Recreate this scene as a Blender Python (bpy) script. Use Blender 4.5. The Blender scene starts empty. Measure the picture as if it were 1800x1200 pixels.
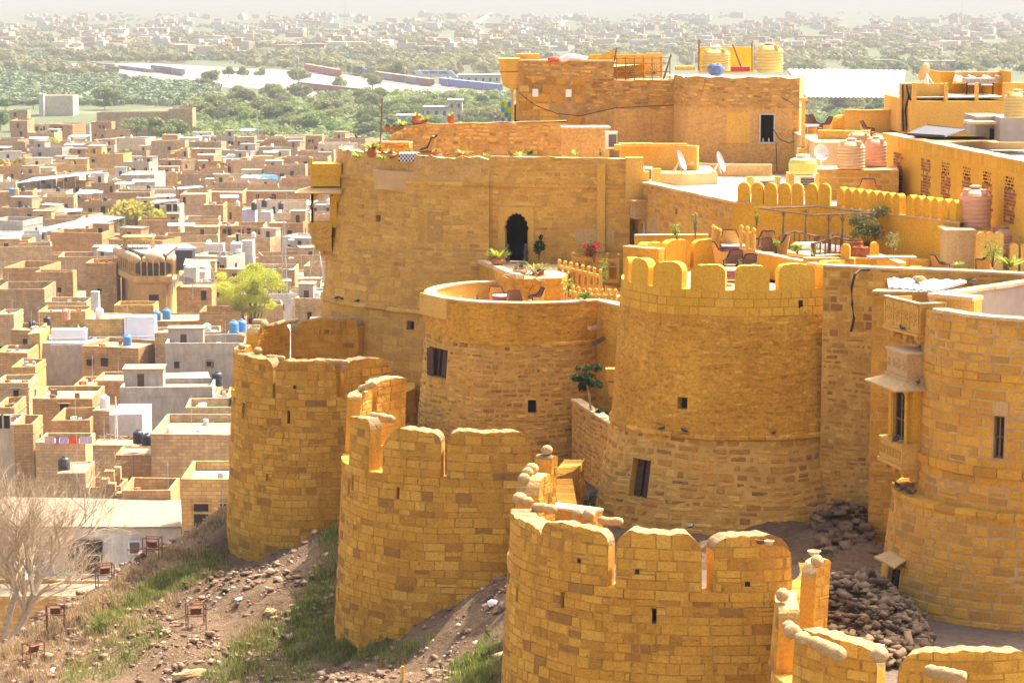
import bpy, math, random
import numpy as np
from mathutils import Vector, Matrix
D = bpy.data
SC = bpy.context.scene
COL = SC.collection
R_ = math.radians
FPX = 4500.0
PITCH = math.atan(610 / FPX)
CP, SP = math.cos(PITCH), math.sin(PITCH)
# ---------------------------------------------------------------- camera (world origin = camera; town ground at z = -58)
cam = D.cameras.new('camera')
cam.sensor_width = 36
cam.lens = 36 * FPX / 1800
cam.clip_start = 1
cam.clip_end = 60000
camo = D.objects.new('camera', cam)
camo.rotation_euler = (math.pi / 2 - PITCH, 0, 0)
COL.objects.link(camo)
SC.camera = camo
# ---------------------------------------------------------------- light: sun from behind the fort, to the right
SUN_EL, SUN_AZ = 56, 47          # azimuth measured from +Y towards +X
w = D.worlds.new('World')
SC.world = w
w.use_nodes = True
nt = w.node_tree
bg = nt.nodes['Background']
sky = nt.nodes.new('ShaderNodeTexSky')
sky.sky_type = 'NISHITA'
sky.sun_disc = False
sky.sun_elevation = R_(SUN_EL)
sky.sun_rotation = R_(SUN_AZ)
sky.air_density = 0.7
sky.dust_density = 8.0
sky.ozone_density = 0.3
nt.links.new(sky.outputs[0], bg.inputs[0])
bg.inputs[1].default_value = 0.15
sun = D.lights.new('sun', 'SUN')
sun.energy = 3.0
sun.angle = R_(0.53)
sun.color = (1.0, 0.93, 0.80)
suno = D.objects.new('sun', sun)
sd = Vector((math.sin(R_(SUN_AZ)) * math.cos(R_(SUN_EL)), math.cos(R_(SUN_AZ)) * math.cos(R_(SUN_EL)), math.sin(R_(SUN_EL))))
suno.rotation_euler = sd.to_track_quat('Z', 'Y').to_euler()
suno.location = (30, 60, 60)
COL.objects.link(suno)
SC.view_settings.view_transform = 'Standard'
SC.view_settings.look = 'None'
SC.view_settings.gamma = 1
SC.view_settings.exposure = 1.78
SC.view_settings.use_curve_mapping = False
SC.cycles.max_bounces = 6
SC.cycles.diffuse_bounces = 3
SC.cycles.glossy_bounces = 2
SC.cycles.volume_bounces = 0
SC.cycles.use_denoising = True
# ---------------------------------------------------------------- measuring helpers (photo pixels of the 1800x1200 frame -> metres)
def azl(px, py, z):
 y = (600 - py) / FPX
 t = z / (y * CP - SP)
 return ((px - 900) / FPX * t, t * (CP + y * SP), z)
def at(px, py, Y):
 y = (600 - py) / FPX
 t = Y / (CP + y * SP)
 return ((px - 900) / FPX * t, Y, t * (y * CP - SP))
# ---------------------------------------------------------------- mesh builder
ROOTLOC = {}
class MB:
 def __init__(s):
  s.v = []; s.f = []; s.m = []; s.r = []; s.n = 0; s.chunks = []
 def add(s, verts, faces, m=0, r=0.5):
  b = len(s.v)
  s.v.extend(verts)
  s.f.extend([tuple(i + b for i in f) for f in faces])
  s.m.extend([m] * len(faces)); s.r.extend([r] * len(faces))
 def box(s, x0, x1, y0, y1, z0, z1, m=0, r=0.5, rz=0.0, c=None, taper=0.0):
  cx, cy = ((x0 + x1) / 2, (y0 + y1) / 2) if c is None else c
  t = taper
  vs = [(x0, y0, z0), (x1, y0, z0), (x1, y1, z0), (x0, y1, z0),
              (x0 + t, y0 + t, z1), (x1 - t, y0 + t, z1), (x1 - t, y1 - t, z1), (x0 + t, y1 - t, z1)]
  if rz:
   ca, sa = math.cos(rz), math.sin(rz)
   vs = [(cx + (x - cx) * ca - (y - cy) * sa, cy + (x - cx) * sa + (y - cy) * ca, z) for x, y, z in vs]
  s.add(vs, [(0, 3, 2, 1), (4, 5, 6, 7), (0, 1, 5, 4), (1, 2, 6, 5), (2, 3, 7, 6), (3, 0, 4, 7)], m, r)
 def obox(s, c, size, rot=(0, 0, 0), m=0, r=0.5):     # centre, size, euler
  M = Matrix.Translation(c) @ Vector_euler(rot)
  hx, hy, hz = size[0] / 2, size[1] / 2, size[2] / 2
  vs = [tuple(M @ Vector((x, y, z))) for z in (-hz, hz) for x, y in ((-hx, -hy), (hx, -hy), (hx, hy), (-hx, hy))]
  s.add(vs, [(0, 3, 2, 1), (4, 5, 6, 7), (0, 1, 5, 4), (1, 2, 6, 5), (2, 3, 7, 6), (3, 0, 4, 7)], m, r)
 def tube(s, pts, rad, n=6, m=0, r=0.5, cap=True):
  pts = [Vector(p) for p in pts]
  if not hasattr(rad, '__len__'): rad = [rad] * len(pts)
  rings = []
  for i, p in enumerate(pts):
   a = pts[max(i - 1, 0)]; b = pts[min(i + 1, len(pts) - 1)]
   d = (b - a)
   d = d.normalized() if d.length > 1e-9 else Vector((0, 0, 1))
   u = d.cross(Vector((0, 0, 1)))
   if u.length < 1e-3: u = d.cross(Vector((0, 1, 0)))
   u.normalize(); q = d.cross(u)
   rings.append([tuple(p + (u * math.cos(k * 2 * math.pi / n) + q * math.sin(k * 2 * math.pi / n)) * rad[i]) for k in range(n)])
  vs = [v for g in rings for v in g]
  fs = []
  for i in range(len(pts) - 1):
   for k in range(n):
    k2 = (k + 1) % n
    fs.append((i * n + k, i * n + k2, (i + 1) * n + k2, (i + 1) * n + k))
  if cap:
   fs.append(tuple(range(n))[::-1]); fs.append(tuple(range((len(pts) - 1) * n, len(pts) * n)))
  s.add(vs, fs, m, r)
 def lathe(s, prof, n=16, c=(0, 0, 0), m=0, r=0.5, a0=0, a1=2 * math.pi, sx=1, sy=1):   # prof [(radius, z)]
  full = abs(a1 - a0 - 2 * math.pi) < 1e-6
  k = n if full else n + 1
  vs = []
  for rr, z in prof:
   for i in range(k):
    a = a0 + (a1 - a0) * i / n
    vs.append((c[0] + rr * sx * math.cos(a), c[1] + rr * sy * math.sin(a), c[2] + z))
  fs = []
  for j in range(len(prof) - 1):
   for i in range(n):
    i2 = (i + 1) % k
    fs.append((j * k + i, j * k + i2, (j + 1) * k + i2, (j + 1) * k + i))
  s.add(vs, fs, m, r)
 def prism(s, poly, z0, z1, m=0, r=0.5):      # plan polygon, counter-clockwise
  n = len(poly)
  vs = [(x, y, z0) for x, y in poly] + [(x, y, z1) for x, y in poly]
  s.add(vs, [tuple(range(n))[::-1], tuple(range(n, 2 * n))] + [(i, (i + 1) % n, n + (i + 1) % n, n + i) for i in range(n)], m, r)
 def extr(s, poly, o, ax, ay, d, m=0, r=0.5):      # polygon (a,b) -> o + a*ax + b*ay, extruded by vector d
  o, ax, ay, d = map(Vector, (o, ax, ay, d))
  n = len(poly)
  p = [o + ax * a + ay * b for a, b in poly]
  vs = [tuple(q) for q in p] + [tuple(q + d) for q in p]
  s.add(vs, [tuple(range(n)), tuple(range(n, 2 * n))[::-1]] + [(i, n + i, n + (i + 1) % n, (i + 1) % n) for i in range(n)], m, r)
 def ball(s, c, rad, seg=12, rings=8, m=0, r=0.5, sc=(1, 1, 1), rough=0.0, rnd=None):
  vs = [(c[0], c[1], c[2] - rad * sc[2])]
  for j in range(1, rings):
   a = -math.pi / 2 + math.pi * j / rings
   for i in range(seg):
    b = 2 * math.pi * i / seg
    q = rad * (1 + (rnd.uniform(-rough, rough) if rnd else 0))
    vs.append((c[0] + q * sc[0] * math.cos(a) * math.cos(b), c[1] + q * sc[1] * math.cos(a) * math.sin(b), c[2] + q * sc[2] * math.sin(a)))
  vs.append((c[0], c[1], c[2] + rad * sc[2]))
  fs = [(0, 1 + (i + 1) % seg, 1 + i) for i in range(seg)]
  for j in range(rings - 2):
   for i in range(seg):
    fs.append((1 + j * seg + i, 1 + j * seg + (i + 1) % seg, 1 + (j + 1) * seg + (i + 1) % seg, 1 + (j + 1) * seg + i))
  L = len(vs) - 1; o = 1 + (rings - 2) * seg
  fs += [(L, o + i, o + (i + 1) % seg) for i in range(seg)]
  s.add(vs, fs, m, r)
 def build(s, name, mats, parent=None, smooth=False, origin=None):
  if not isinstance(mats, (list, tuple)): mats = [mats]
  me = D.meshes.new(name)
  off = (0, 0, 0)
  if parent is not None: off = ROOTLOC.get(parent.name, (0, 0, 0))
  elif origin is not None: off = origin
  if any(off):
   ox, oy, oz = off
   vs = [(x - ox, y - oy, z - oz) for x, y, z in s.v]
  else: vs = s.v
  me.from_pydata(vs, [], s.f)
  for m in mats: me.materials.append(m)
  if len(mats) > 1: me.polygons.foreach_set('material_index', s.m)
  at_ = me.attributes.new('rnd', 'FLOAT', 'FACE')
  at_.data.foreach_set('value', s.r)
  if smooth: me.polygons.foreach_set('use_smooth', [True] * len(me.polygons))
  me.update()
  o = D.objects.new(name, me)
  COL.objects.link(o)
  if parent is not None:
   o.parent = parent
   ROOTLOC[o.name] = off
  elif origin is not None: o.location = origin
  return o
def Vector_euler(r):
 from mathutils import Euler
 return Euler(r).to_matrix().to_4x4()
def npmesh(name, verts, faces, mat, rnd=None, parent=None, smooth=False):
 """verts (n,3) array, faces (m,k) array"""
 me = D.meshes.new(name)
 n, (m, k) = len(verts), faces.shape
 me.vertices.add(n); me.vertices.foreach_set('co', np.ascontiguousarray(verts, dtype=np.float32).ravel())
 me.loops.add(m * k); me.loops.foreach_set('vertex_index', faces.astype(np.int32).ravel())
 me.polygons.add(m); me.polygons.foreach_set('loop_start', np.arange(0, m * k, k, dtype=np.int32))
 if rnd is not None:
  a = me.attributes.new('rnd', 'FLOAT', 'FACE'); a.data.foreach_set('value', rnd.astype(np.float32))
 me.materials.append(mat)
 me.update(calc_edges=True); me.validate()
 if smooth: me.polygons.foreach_set('use_smooth', [True] * len(me.polygons))
 o = D.objects.new(name, me); COL.objects.link(o)
 if parent is not None: o.parent = parent
 return o
def tag(o, label=None, cat=None, group=None, kind=None):
 if label: o['label'] = label
 if cat: o['category'] = cat
 if group: o['group'] = group
 if kind: o['kind'] = kind
 return o
def thing(name, label, cat, loc=(0, 0, 0), rz=0, group=None):
 o = D.objects.new(name, None)
 COL.objects.link(o)
 o.empty_display_size = 0.3
 o.location = loc
 o.rotation_euler = (0, 0, rz)
 ROOTLOC[o.name] = tuple(loc)
 return tag(o, label, cat, group)
def dup(root, loc, rz=0, label=None, group=None, scale=None):
 r = root.copy(); COL.objects.link(r)
 r.location = loc; r.rotation_euler = (0, 0, rz)
 if scale is not None: r.scale = scale if hasattr(scale, '__len__') else (scale,) * 3
 if label: r['label'] = label
 if group: r['group'] = group
 for ch in list(root.children):
  c = ch.copy(); COL.objects.link(c); c.parent = r
  for g in ch.children:
   d = g.copy(); COL.objects.link(d); d.parent = c
 return r
class Proto:
 """first placement uses the prototype itself, later ones are copies"""
 def __init__(s, fn): s.fn = fn; s.o = None
 def place(s, loc, rz=0, label=None, group=None, scale=None, cat=None):
  if s.o is None:
   s.o = s.fn(); o = s.o
   o.location = loc; o.rotation_euler = (0, 0, rz)
   if scale is not None: o.scale = scale if hasattr(scale, '__len__') else (scale,) * 3
   if label: o['label'] = label
   if group: o['group'] = group
  else: o = dup(s.o, loc, rz, label, group, scale)
  if cat: o['category'] = cat
  return o
# ---------------------------------------------------------------- materials
def nodes(name, rough=0.9):
 m = D.materials.new(name); m.use_nodes = True
 t = m.node_tree; b = t.nodes['Principled BSDF']
 b.inputs['Roughness'].default_value = rough
 b.inputs['Specular IOR Level'].default_value = 0.25
 return m, t, b
def N(t, kind, **kw):
 n = t.nodes.new(kind)
 for k, v in kw.items():
  if k in n.inputs: n.inputs[k].default_value = v
  else: setattr(n, k, v)
 return n
def ramp(t, fac, stops, mode='LINEAR'):
 r = t.nodes.new('ShaderNodeValToRGB'); r.color_ramp.interpolation = mode
 e = r.color_ramp.elements
 while len(e) > 1: e.remove(e[0])
 e[0].position = stops[0][0]; e[0].color = (*stops[0][1], 1)
 for p, c in stops[1:]:
  k = e.new(p); k.color = (*c, 1)
 t.links.new(fac, r.inputs[0])
 return r.outputs[0]
def mixc(t, a, b, fac, mode='MIX'):
 x = t.nodes.new('ShaderNodeMix'); x.data_type = 'RGBA'; x.blend_type = mode
 for sock, val in ((x.inputs[0], fac), (x.inputs[6], a), (x.inputs[7], b)):
  if hasattr(val, 'links'): t.links.new(val, sock)
  elif hasattr(val, '__len__'): sock.default_value = (*val, 1)
  else: sock.default_value = val
 return x.outputs[2]
def gpos(t, scale=(1, 1, 1), obj=False):
 mp = t.nodes.new('ShaderNodeMapping'); mp.inputs['Scale'].default_value = scale
 if obj:
  g = t.nodes.new('ShaderNodeTexCoord'); t.links.new(g.outputs['Object'], mp.inputs[0])
 else:
  g = t.nodes.new('ShaderNodeNewGeometry'); t.links.new(g.outputs['Position'], mp.inputs[0])
 return mp.outputs[0]
def noise(t, vec, scale, detail=4, rough=0.6):
 n = N(t, 'ShaderNodeTexNoise', Scale=scale, Detail=detail, Roughness=rough)
 t.links.new(vec, n.inputs['Vector']); return n.outputs['Fac']
def bumpn(t, b, h, strength, dist=0.02, prev=None):
 n = t.nodes.new('ShaderNodeBump'); n.inputs['Strength'].default_value = strength; n.inputs['Distance'].default_value = dist
 t.links.new(h, n.inputs['Height'])
 if prev is not None: t.links.new(prev, n.inputs['Normal'])
 t.links.new(n.outputs[0], b.inputs['Normal']); return n.outputs[0]
def stone(name, stops, grime=(0.62, 0.48, 0.36), gamt=0.5, fine=18, bump=0.5, obj=False, streak=0.3, big=0.35, sat=True, hs=0):
 """per-stone colour from the rnd attribute, weathering from noise in world space"""
 m, t, b = nodes(name, 0.93)
 if sat: stops = [(p, (min(.80, c[0] * 1.14), c[1] * 1.04, c[2] * .62)) for p, c in stops]
 a = N(t, 'ShaderNodeAttribute', attribute_name='rnd')
 col = ramp(t, a.outputs['Fac'], stops)
 p = gpos(t, obj=obj)
 nb = noise(t, p, big, 5, 0.62)
 g = ramp(t, nb, [(0.40, (0, 0, 0)), (0.72, (1, 1, 1))])
 gm = t.nodes.new('ShaderNodeMath'); gm.operation = 'MULTIPLY'; gm.inputs[1].default_value = gamt
 t.links.new(g, gm.inputs[0])
 col = mixc(t, col, mixc(t, col, grime, 1.0, 'MULTIPLY'), gm.outputs[0])
 st = noise(t, gpos(t, (1.6, 1.6, 0.22), obj), 1.3, 5, 0.65)
 sf = ramp(t, st, [(0.5, (0, 0, 0)), (0.78, (streak,) * 3)])
 col = mixc(t, col, mixc(t, col, (0.45, 0.36, 0.30), 1.0, 'MULTIPLY'), sf)
 fn = noise(t, p, fine, 6, 0.7)
 col = mixc(t, col, ramp(t, fn, [(0.25, (0.62, 0.60, 0.58)), (0.5, (1, 1, 1)), (0.8, (1.28, 1.25, 1.2))]), 1.0, 'MULTIPLY')
 if hs:
  hn = noise(t, gpos(t, (1, 1, 3.6), obj), 2.4, 6, 0.72)
  col = mixc(t, col, ramp(t, hn, [(0.3, (0.55, 0.50, 0.48)), (0.47, (1, 1, 1)), (0.68, (1.18, 1.16, 1.15))]), hs, 'MULTIPLY')
 t.links.new(col, b.inputs['Base Color'])
 n1 = bumpn(t, b, noise(t, p, fine * 0.6, 6, 0.7), bump, 0.05)
 bumpn(t, b, noise(t, p, 3.0, 3, 0.5), bump * 0.8, 0.12, n1)
 return m
def plain(name, c, rough=0.8, var=0.25, scale=3.0, bump=0.15, obj=True, metal=0.0, spec=None):
 m, t, b = nodes(name, rough)
 p = gpos(t, obj=obj)
 n = noise(t, p, scale, 5, 0.6)
 lo = tuple(x * (1 - var) for x in c); hi = tuple(min(1, x * (1 + var)) for x in c)
 t.links.new(ramp(t, n, [(0.3, lo), (0.7, hi)]), b.inputs['Base Color'])
 b.inputs['Metallic'].default_value = metal
 if spec is not None: b.inputs['Specular IOR Level'].default_value = spec
 if bump: bumpn(t, b, noise(t, p, scale * 6, 4, 0.6), bump, 0.01)
 return m
def leafmat(name, stops, trans=0.35):
 m, t, b = nodes(name, 0.6)
 a = N(t, 'ShaderNodeAttribute', attribute_name='rnd')
 oi = N(t, 'ShaderNodeObjectInfo')
 col = ramp(t, a.outputs['Fac'], stops)
 hs = t.nodes.new('ShaderNodeHueSaturation')
 mr = N(t, 'ShaderNodeMapRange'); mr.inputs[3].default_value = 0.47; mr.inputs[4].default_value = 0.53
 t.links.new(oi.outputs['Random'], mr.inputs[0]); t.links.new(mr.outputs[0], hs.inputs['Hue'])
 mr2 = N(t, 'ShaderNodeMapRange'); mr2.inputs[3].default_value = 0.75; mr2.inputs[4].default_value = 1.25
 ml = N(t, 'ShaderNodeMath', operation='FRACT'); m2 = N(t, 'ShaderNodeMath', operation='MULTIPLY'); m2.inputs[1].default_value = 7.3
 t.links.new(oi.outputs['Random'], m2.inputs[0]); t.links.new(m2.outputs[0], ml.inputs[0]); t.links.new(ml.outputs[0], mr2.inputs[0])
 t.links.new(mr2.outputs[0], hs.inputs['Value'])
 t.links.new(col, hs.inputs['Color'])
 t.links.new(hs.outputs[0], b.inputs['Base Color'])
 tr = t.nodes.new('ShaderNodeBsdfTranslucent'); t.links.new(hs.outputs[0], tr.inputs['Color'])
 mx = t.nodes.new('ShaderNodeMixShader'); mx.inputs[0].default_value = trans
 out = t.nodes['Material Output']
 t.links.new(b.outputs[0], mx.inputs[1]); t.links.new(tr.outputs[0], mx.inputs[2]); t.links.new(mx.outputs[0], out.inputs[0])
 return m
M = {}
Y1, Y2, Y3 = (0.56, 0.315, 0.062), (0.46, 0.245, 0.05), (0.62, 0.385, 0.10)
M['ashlar'] = stone('ashlar_sandstone', [(0, (0.30, 0.165, 0.07)), (0.05, (0.38, 0.20, 0.055)), (0.10, Y2), (0.5, Y1), (0.8, (0.58, 0.335, 0.07)), (1, Y3)], gamt=0.4, bump=0.6, streak=.55, hs=.35)
M['captop'] = stone('dimmed_merlon_top', [(0, (0.26, 0.17, 0.08)), (1, (0.36, 0.25, 0.12))], gamt=0.5, bump=0.9, sat=False, fine=8)  # shade put into the colour: darker stone dulls the sunlit merlon tops
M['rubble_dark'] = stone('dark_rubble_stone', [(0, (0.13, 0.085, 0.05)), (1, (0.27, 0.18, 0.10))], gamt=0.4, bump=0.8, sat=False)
M['joint_dark'] = plain('ashlar_joint', (0.43, 0.225, 0.035), 0.95, 0.4, 4, 0.3, obj=False)  # the joints' own colour, a little darker than most blocks
M['rubble'] = stone('rubble_sandstone', [(0, (0.27, 0.155, 0.075)), (0.15, (0.40, 0.225, 0.075)), (0.45, (0.49, 0.285, 0.08)), (0.75, (0.57, 0.345, 0.095)), (1, (0.64, 0.43, 0.15))], gamt=0.4, bump=0.6, fine=14)
M['mortar'] = plain('pale_mortar', (0.56, 0.33, 0.08), 0.95, 0.25, 2, 0.4, obj=False)
M['mortar_pink'] = plain('pinkish_mortar', (0.52, 0.33, 0.13), 0.95, 0.25, 2, 0.4, obj=False)
M['mortar_brown'] = plain('brown_mortar', (0.40, 0.245, 0.09), 0.95, 0.3, 3, 0.4, obj=False)
M['brickstone'] = stone('coursed_sandstone', [(0, (0.40, 0.23, 0.085)), (0.1, (0.48, 0.27, 0.065)), (0.5, (0.58, 0.325, 0.06)), (1, (0.62, 0.37, 0.085))], gamt=0.3, bump=0.5)
M['pinkstone'] = stone('weathered_pink_sandstone', [(0, (0.38, 0.235, 0.12)), (0.12, (0.47, 0.285, 0.115)), (0.5, (0.54, 0.33, 0.11)), (0.85, (0.57, 0.36, 0.12)), (1, (0.63, 0.43, 0.18))], hs=.4, gamt=0.3, bump=0.4)
M['yplaster'] = stone('yellow_lime_plaster', [(0, (0.40, 0.22, 0.055)), (.12, (0.50, 0.285, 0.06)), (.6, (0.57, 0.33, 0.065)), (1, (0.66, 0.42, 0.13))], hs=.9, gamt=0.6, bump=1.0, fine=9, grime=(0.55, 0.42, 0.30))
M['ypaint'] = stone('bright_yellow_limewash', [(0, (0.56, 0.335, 0.05)), (0.5, (0.60, 0.37, 0.06)), (1, (0.64, 0.41, 0.09))], gamt=0.3, bump=0.35, grime=(0.7, 0.55, 0.4), streak=0.2)
M['tplaster'] = stone('tan_mud_plaster', [(0, (0.46, 0.295, 0.16)), (1, (0.53, 0.35, 0.20))], hs=.5, gamt=0.35, bump=0.55, fine=9)
M['coping'] = stone('pale_coping_stone', [(0, (0.58, 0.40, 0.20)), (1, (0.68, 0.50, 0.28))], gamt=0.25, bump=0.3, streak=0.1, sat=False)
M['dressed'] = stone('dressed_yellow_stone', [(0, (0.54, 0.34, 0.12)), (1, (0.61, 0.41, 0.16))], gamt=0.3, bump=0.2, streak=0.25)
M['tan_dressed'] = stone('dressed_tan_stone', [(0, (0.52, 0.33, 0.13)), (1, (0.60, 0.40, 0.18))], gamt=0.3, bump=0.2, streak=0.25, sat=False)
M['whitefloor'] = plain('white_limewashed_roof', (0.66, 0.58, 0.46), 0.85, 0.08, 0.6, 0.1, obj=False)
M['terrace'] = plain('sandstone_paving', (0.55, 0.36, 0.17), 0.85, 0.15, 1.0, 0.2, obj=False)
M['dark'] = plain('dark_interior', (0.018, 0.012, 0.010), 0.9, 0.3, 2, 0)
M['greyplaster'] = plain('grey_cement_render', (0.33, 0.28, 0.24), 0.9, 0.2, 0.8, 0.3, obj=False)
M['wood'] = plain('dark_brown_wood', (0.075, 0.035, 0.022), 0.7, 0.35, 8, 0.3)
M['oldwood'] = plain('weathered_wood', (0.20, 0.12, 0.06), 0.8, 0.35, 8, 0.3)
M['wicker'] = plain('brown_wicker', (0.24, 0.12, 0.06), 0.8, 0.4, 30, 0.5)
M['cane'] = plain('golden_cane', (0.50, 0.27, 0.07), 0.75, 0.3, 30, 0.4)
M['rim'] = plain('dark_leather_rim', (0.045, 0.022, 0.018), 0.6, 0.2, 5, 0.1)
M['terracotta'] = plain('terracotta', (0.42, 0.13, 0.045), 0.8, 0.25, 5, 0.2)
M['brownpot'] = plain('brown_clay', (0.33, 0.155, 0.07), 0.8, 0.3, 5, 0.2)
M['soil'] = plain('dry_soil', (0.12, 0.07, 0.04), 0.95, 0.3, 10, 0.4)
M['white'] = plain('white_paint', (0.74, 0.72, 0.68), 0.6, 0.08, 3, 0.05)
M['greymetal'] = plain('grey_metal', (0.42, 0.42, 0.42), 0.5, 0.15, 4, 0.05, metal=0.3)
M['rust'] = plain('rusty_iron', (0.17, 0.065, 0.03), 0.8, 0.4, 10, 0.3)
M['grille'] = plain('dark_grille', (0.09, 0.08, 0.08), 0.6, 0.2, 30, 0.4)
M['cloth_w'] = plain('white_cloth', (0.75, 0.72, 0.72), 0.9, 0.06, 3, 0.1)
M['black'] = plain('black_plastic', (0.028, 0.030, 0.036), 0.45, 0.2, 3, 0.05)
M['cable'] = plain('black_rubber', (0.03, 0.022, 0.02), 0.6, 0.2, 3, 0)
M['tank_y'] = plain('yellow_plastic_tank', (0.60, 0.43, 0.14), 0.55, 0.08, 2, 0.05)
M['tank_b'] = plain('beige_plastic_tank', (0.62, 0.38, 0.19), 0.55, 0.08, 2, 0.05)
M['tank_w'] = plain('white_plastic_tank', (0.72, 0.70, 0.66), 0.5, 0.06, 2, 0.05)
M['tank_lb'] = plain('blue_plastic_tank', (0.10, 0.27, 0.50), 0.5, 0.1, 2, 0.05)
M['orange_tank'] = plain('salmon_plastic_tank', (0.62, 0.33, 0.20), 0.55, 0.06, 2, 0.05)
M['leaf'] = leafmat('agave_leaf', [(0, (0.10, 0.19, 0.02)), (0.5, (0.24, 0.32, 0.03)), (1, (0.42, 0.42, 0.06))])
M['darkleaf'] = leafmat('dark_leaf', [(0, (0.015, 0.05, 0.012)), (1, (0.04, 0.11, 0.02))])
M['greyleaf'] = leafmat('grey_green_leaf', [(0, (0.10, 0.12, 0.04)), (0.6, (0.20, 0.22, 0.08)), (1, (0.36, 0.30, 0.10))])
M['magenta'] = leafmat('magenta_bract', [(0, (0.50, 0.01, 0.10)), (1, (0.75, 0.03, 0.20))])
M['ball'] = stone('rough_boulder_stone', [(0, (0.44, 0.29, 0.12)), (1, (0.54, 0.38, 0.19))], gamt=0.35, bump=1.0, fine=14, sat=False)
M['chalk'] = plain('white_stone_fragment', (0.66, 0.60, 0.52), 0.9, 0.12, 6, 0.3)
M['sunlit_chip'] = stone('sunlit_chipped_stone', [(0, (0.50, 0.30, 0.09)), (0.5, (0.62, 0.42, 0.16)), (1, (0.70, 0.52, 0.24))], gamt=0.3, bump=1.0, fine=10, sat=False)  # sunlight put into the colour: paler tops for the merlons meant as lit
# ---------------------------------------------------------------- curved and flat wall surfaces, P(u, v, d): along, height, outward
class Cyl:
 def __init__(s, cx, cy, R, zt, bat=0.0, bump=None, prof=None):
  s.cx, s.cy, s.R, s.zt, s.bat, s.bump, s.prof = cx, cy, R, zt, bat, bump, prof
 def rad(s, th, v):
  r = s.R + (s.prof(v) if s.prof else (s.zt - v) * s.bat)
  if s.bump:
   A, t0, wd = s.bump
   r += A * math.exp(-((math.degrees(th) - t0) / wd) ** 2)
  return r
 def P(s, u, v, d=0.0):
  th = u / s.R
  r = s.rad(th, v) + d
  return (s.cx + r * math.cos(th), s.cy + r * math.sin(th), v)
 def u(s, deg): return R_(deg) * s.R
 def uv(s, px, py):       # where a photo pixel meets the near side of the wall
  y = (600 - py) / FPX
  dx, dy, dz = (px - 900) / FPX, CP + y * SP, y * CP - SP
  best = None
  for k in range(400, 1000):
   t = (s.cy - s.R * 3 + k * s.R * 6 / 1000 - 0) / dy if False else (s.cy - s.R * 2) / dy + k * s.R * 2.2 / 1000
   x, yy, z = dx * t, dy * t, dz * t
   a = math.atan2(yy - s.cy, x - s.cx)
   if a < 0: a += 2 * math.pi
   e = math.hypot(x - s.cx, yy - s.cy) - s.rad(a, z)
   if best is None or abs(e) < abs(best[0]): best = (e, a * s.R, z)
   if e < 0: break
  return best[1], best[2]
class Flat:
 def __init__(s, x0, y0, x1, y1, zt=0.0, bat=0.0, bow=0.0):
  s.x0, s.y0 = x0, y0
  s.L = math.hypot(x1 - x0, y1 - y0)
  s.dx, s.dy = (x1 - x0) / s.L, (y1 - y0) / s.L
  s.nx, s.ny = s.dy, -s.dx
  s.zt, s.bat, s.bow = zt, bat, bow
 def P(s, u, v, d=0.0):
  d = d + (s.zt - v) * s.bat + s.bow * 4 * (u / s.L) * (1 - u / s.L)
  return (s.x0 + s.dx * u + s.nx * d, s.y0 + s.dy * u + s.ny * d, v)
 def uv(s, px, py):
  y = (600 - py) / FPX
  rx, ry, rz = (px - 900) / FPX, CP + y * SP, y * CP - SP
  z = -10.0
  for _ in range(4):
   off = (s.zt - z) * s.bat
   ox, oy = s.x0 + s.nx * off, s.y0 + s.ny * off
   t = (ox * s.nx + oy * s.ny) / (rx * s.nx + ry * s.ny)
   z = rz * t
  return (rx * t - ox) * s.dx + (ry * t - oy) * s.dy, z
def wobble(seed, amp, wl=2.2):
 r = random.Random(seed); ph = [r.uniform(0, 6.28) for _ in range(4)]
 return lambda u, v: amp * (math.sin(u / wl * 2 + ph[0] + v * 0.3) + 0.6 * math.sin(u / wl * 4.7 + ph[1] - v) + 0.4 * math.sin(u * 0.35 + ph[2]))
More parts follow.
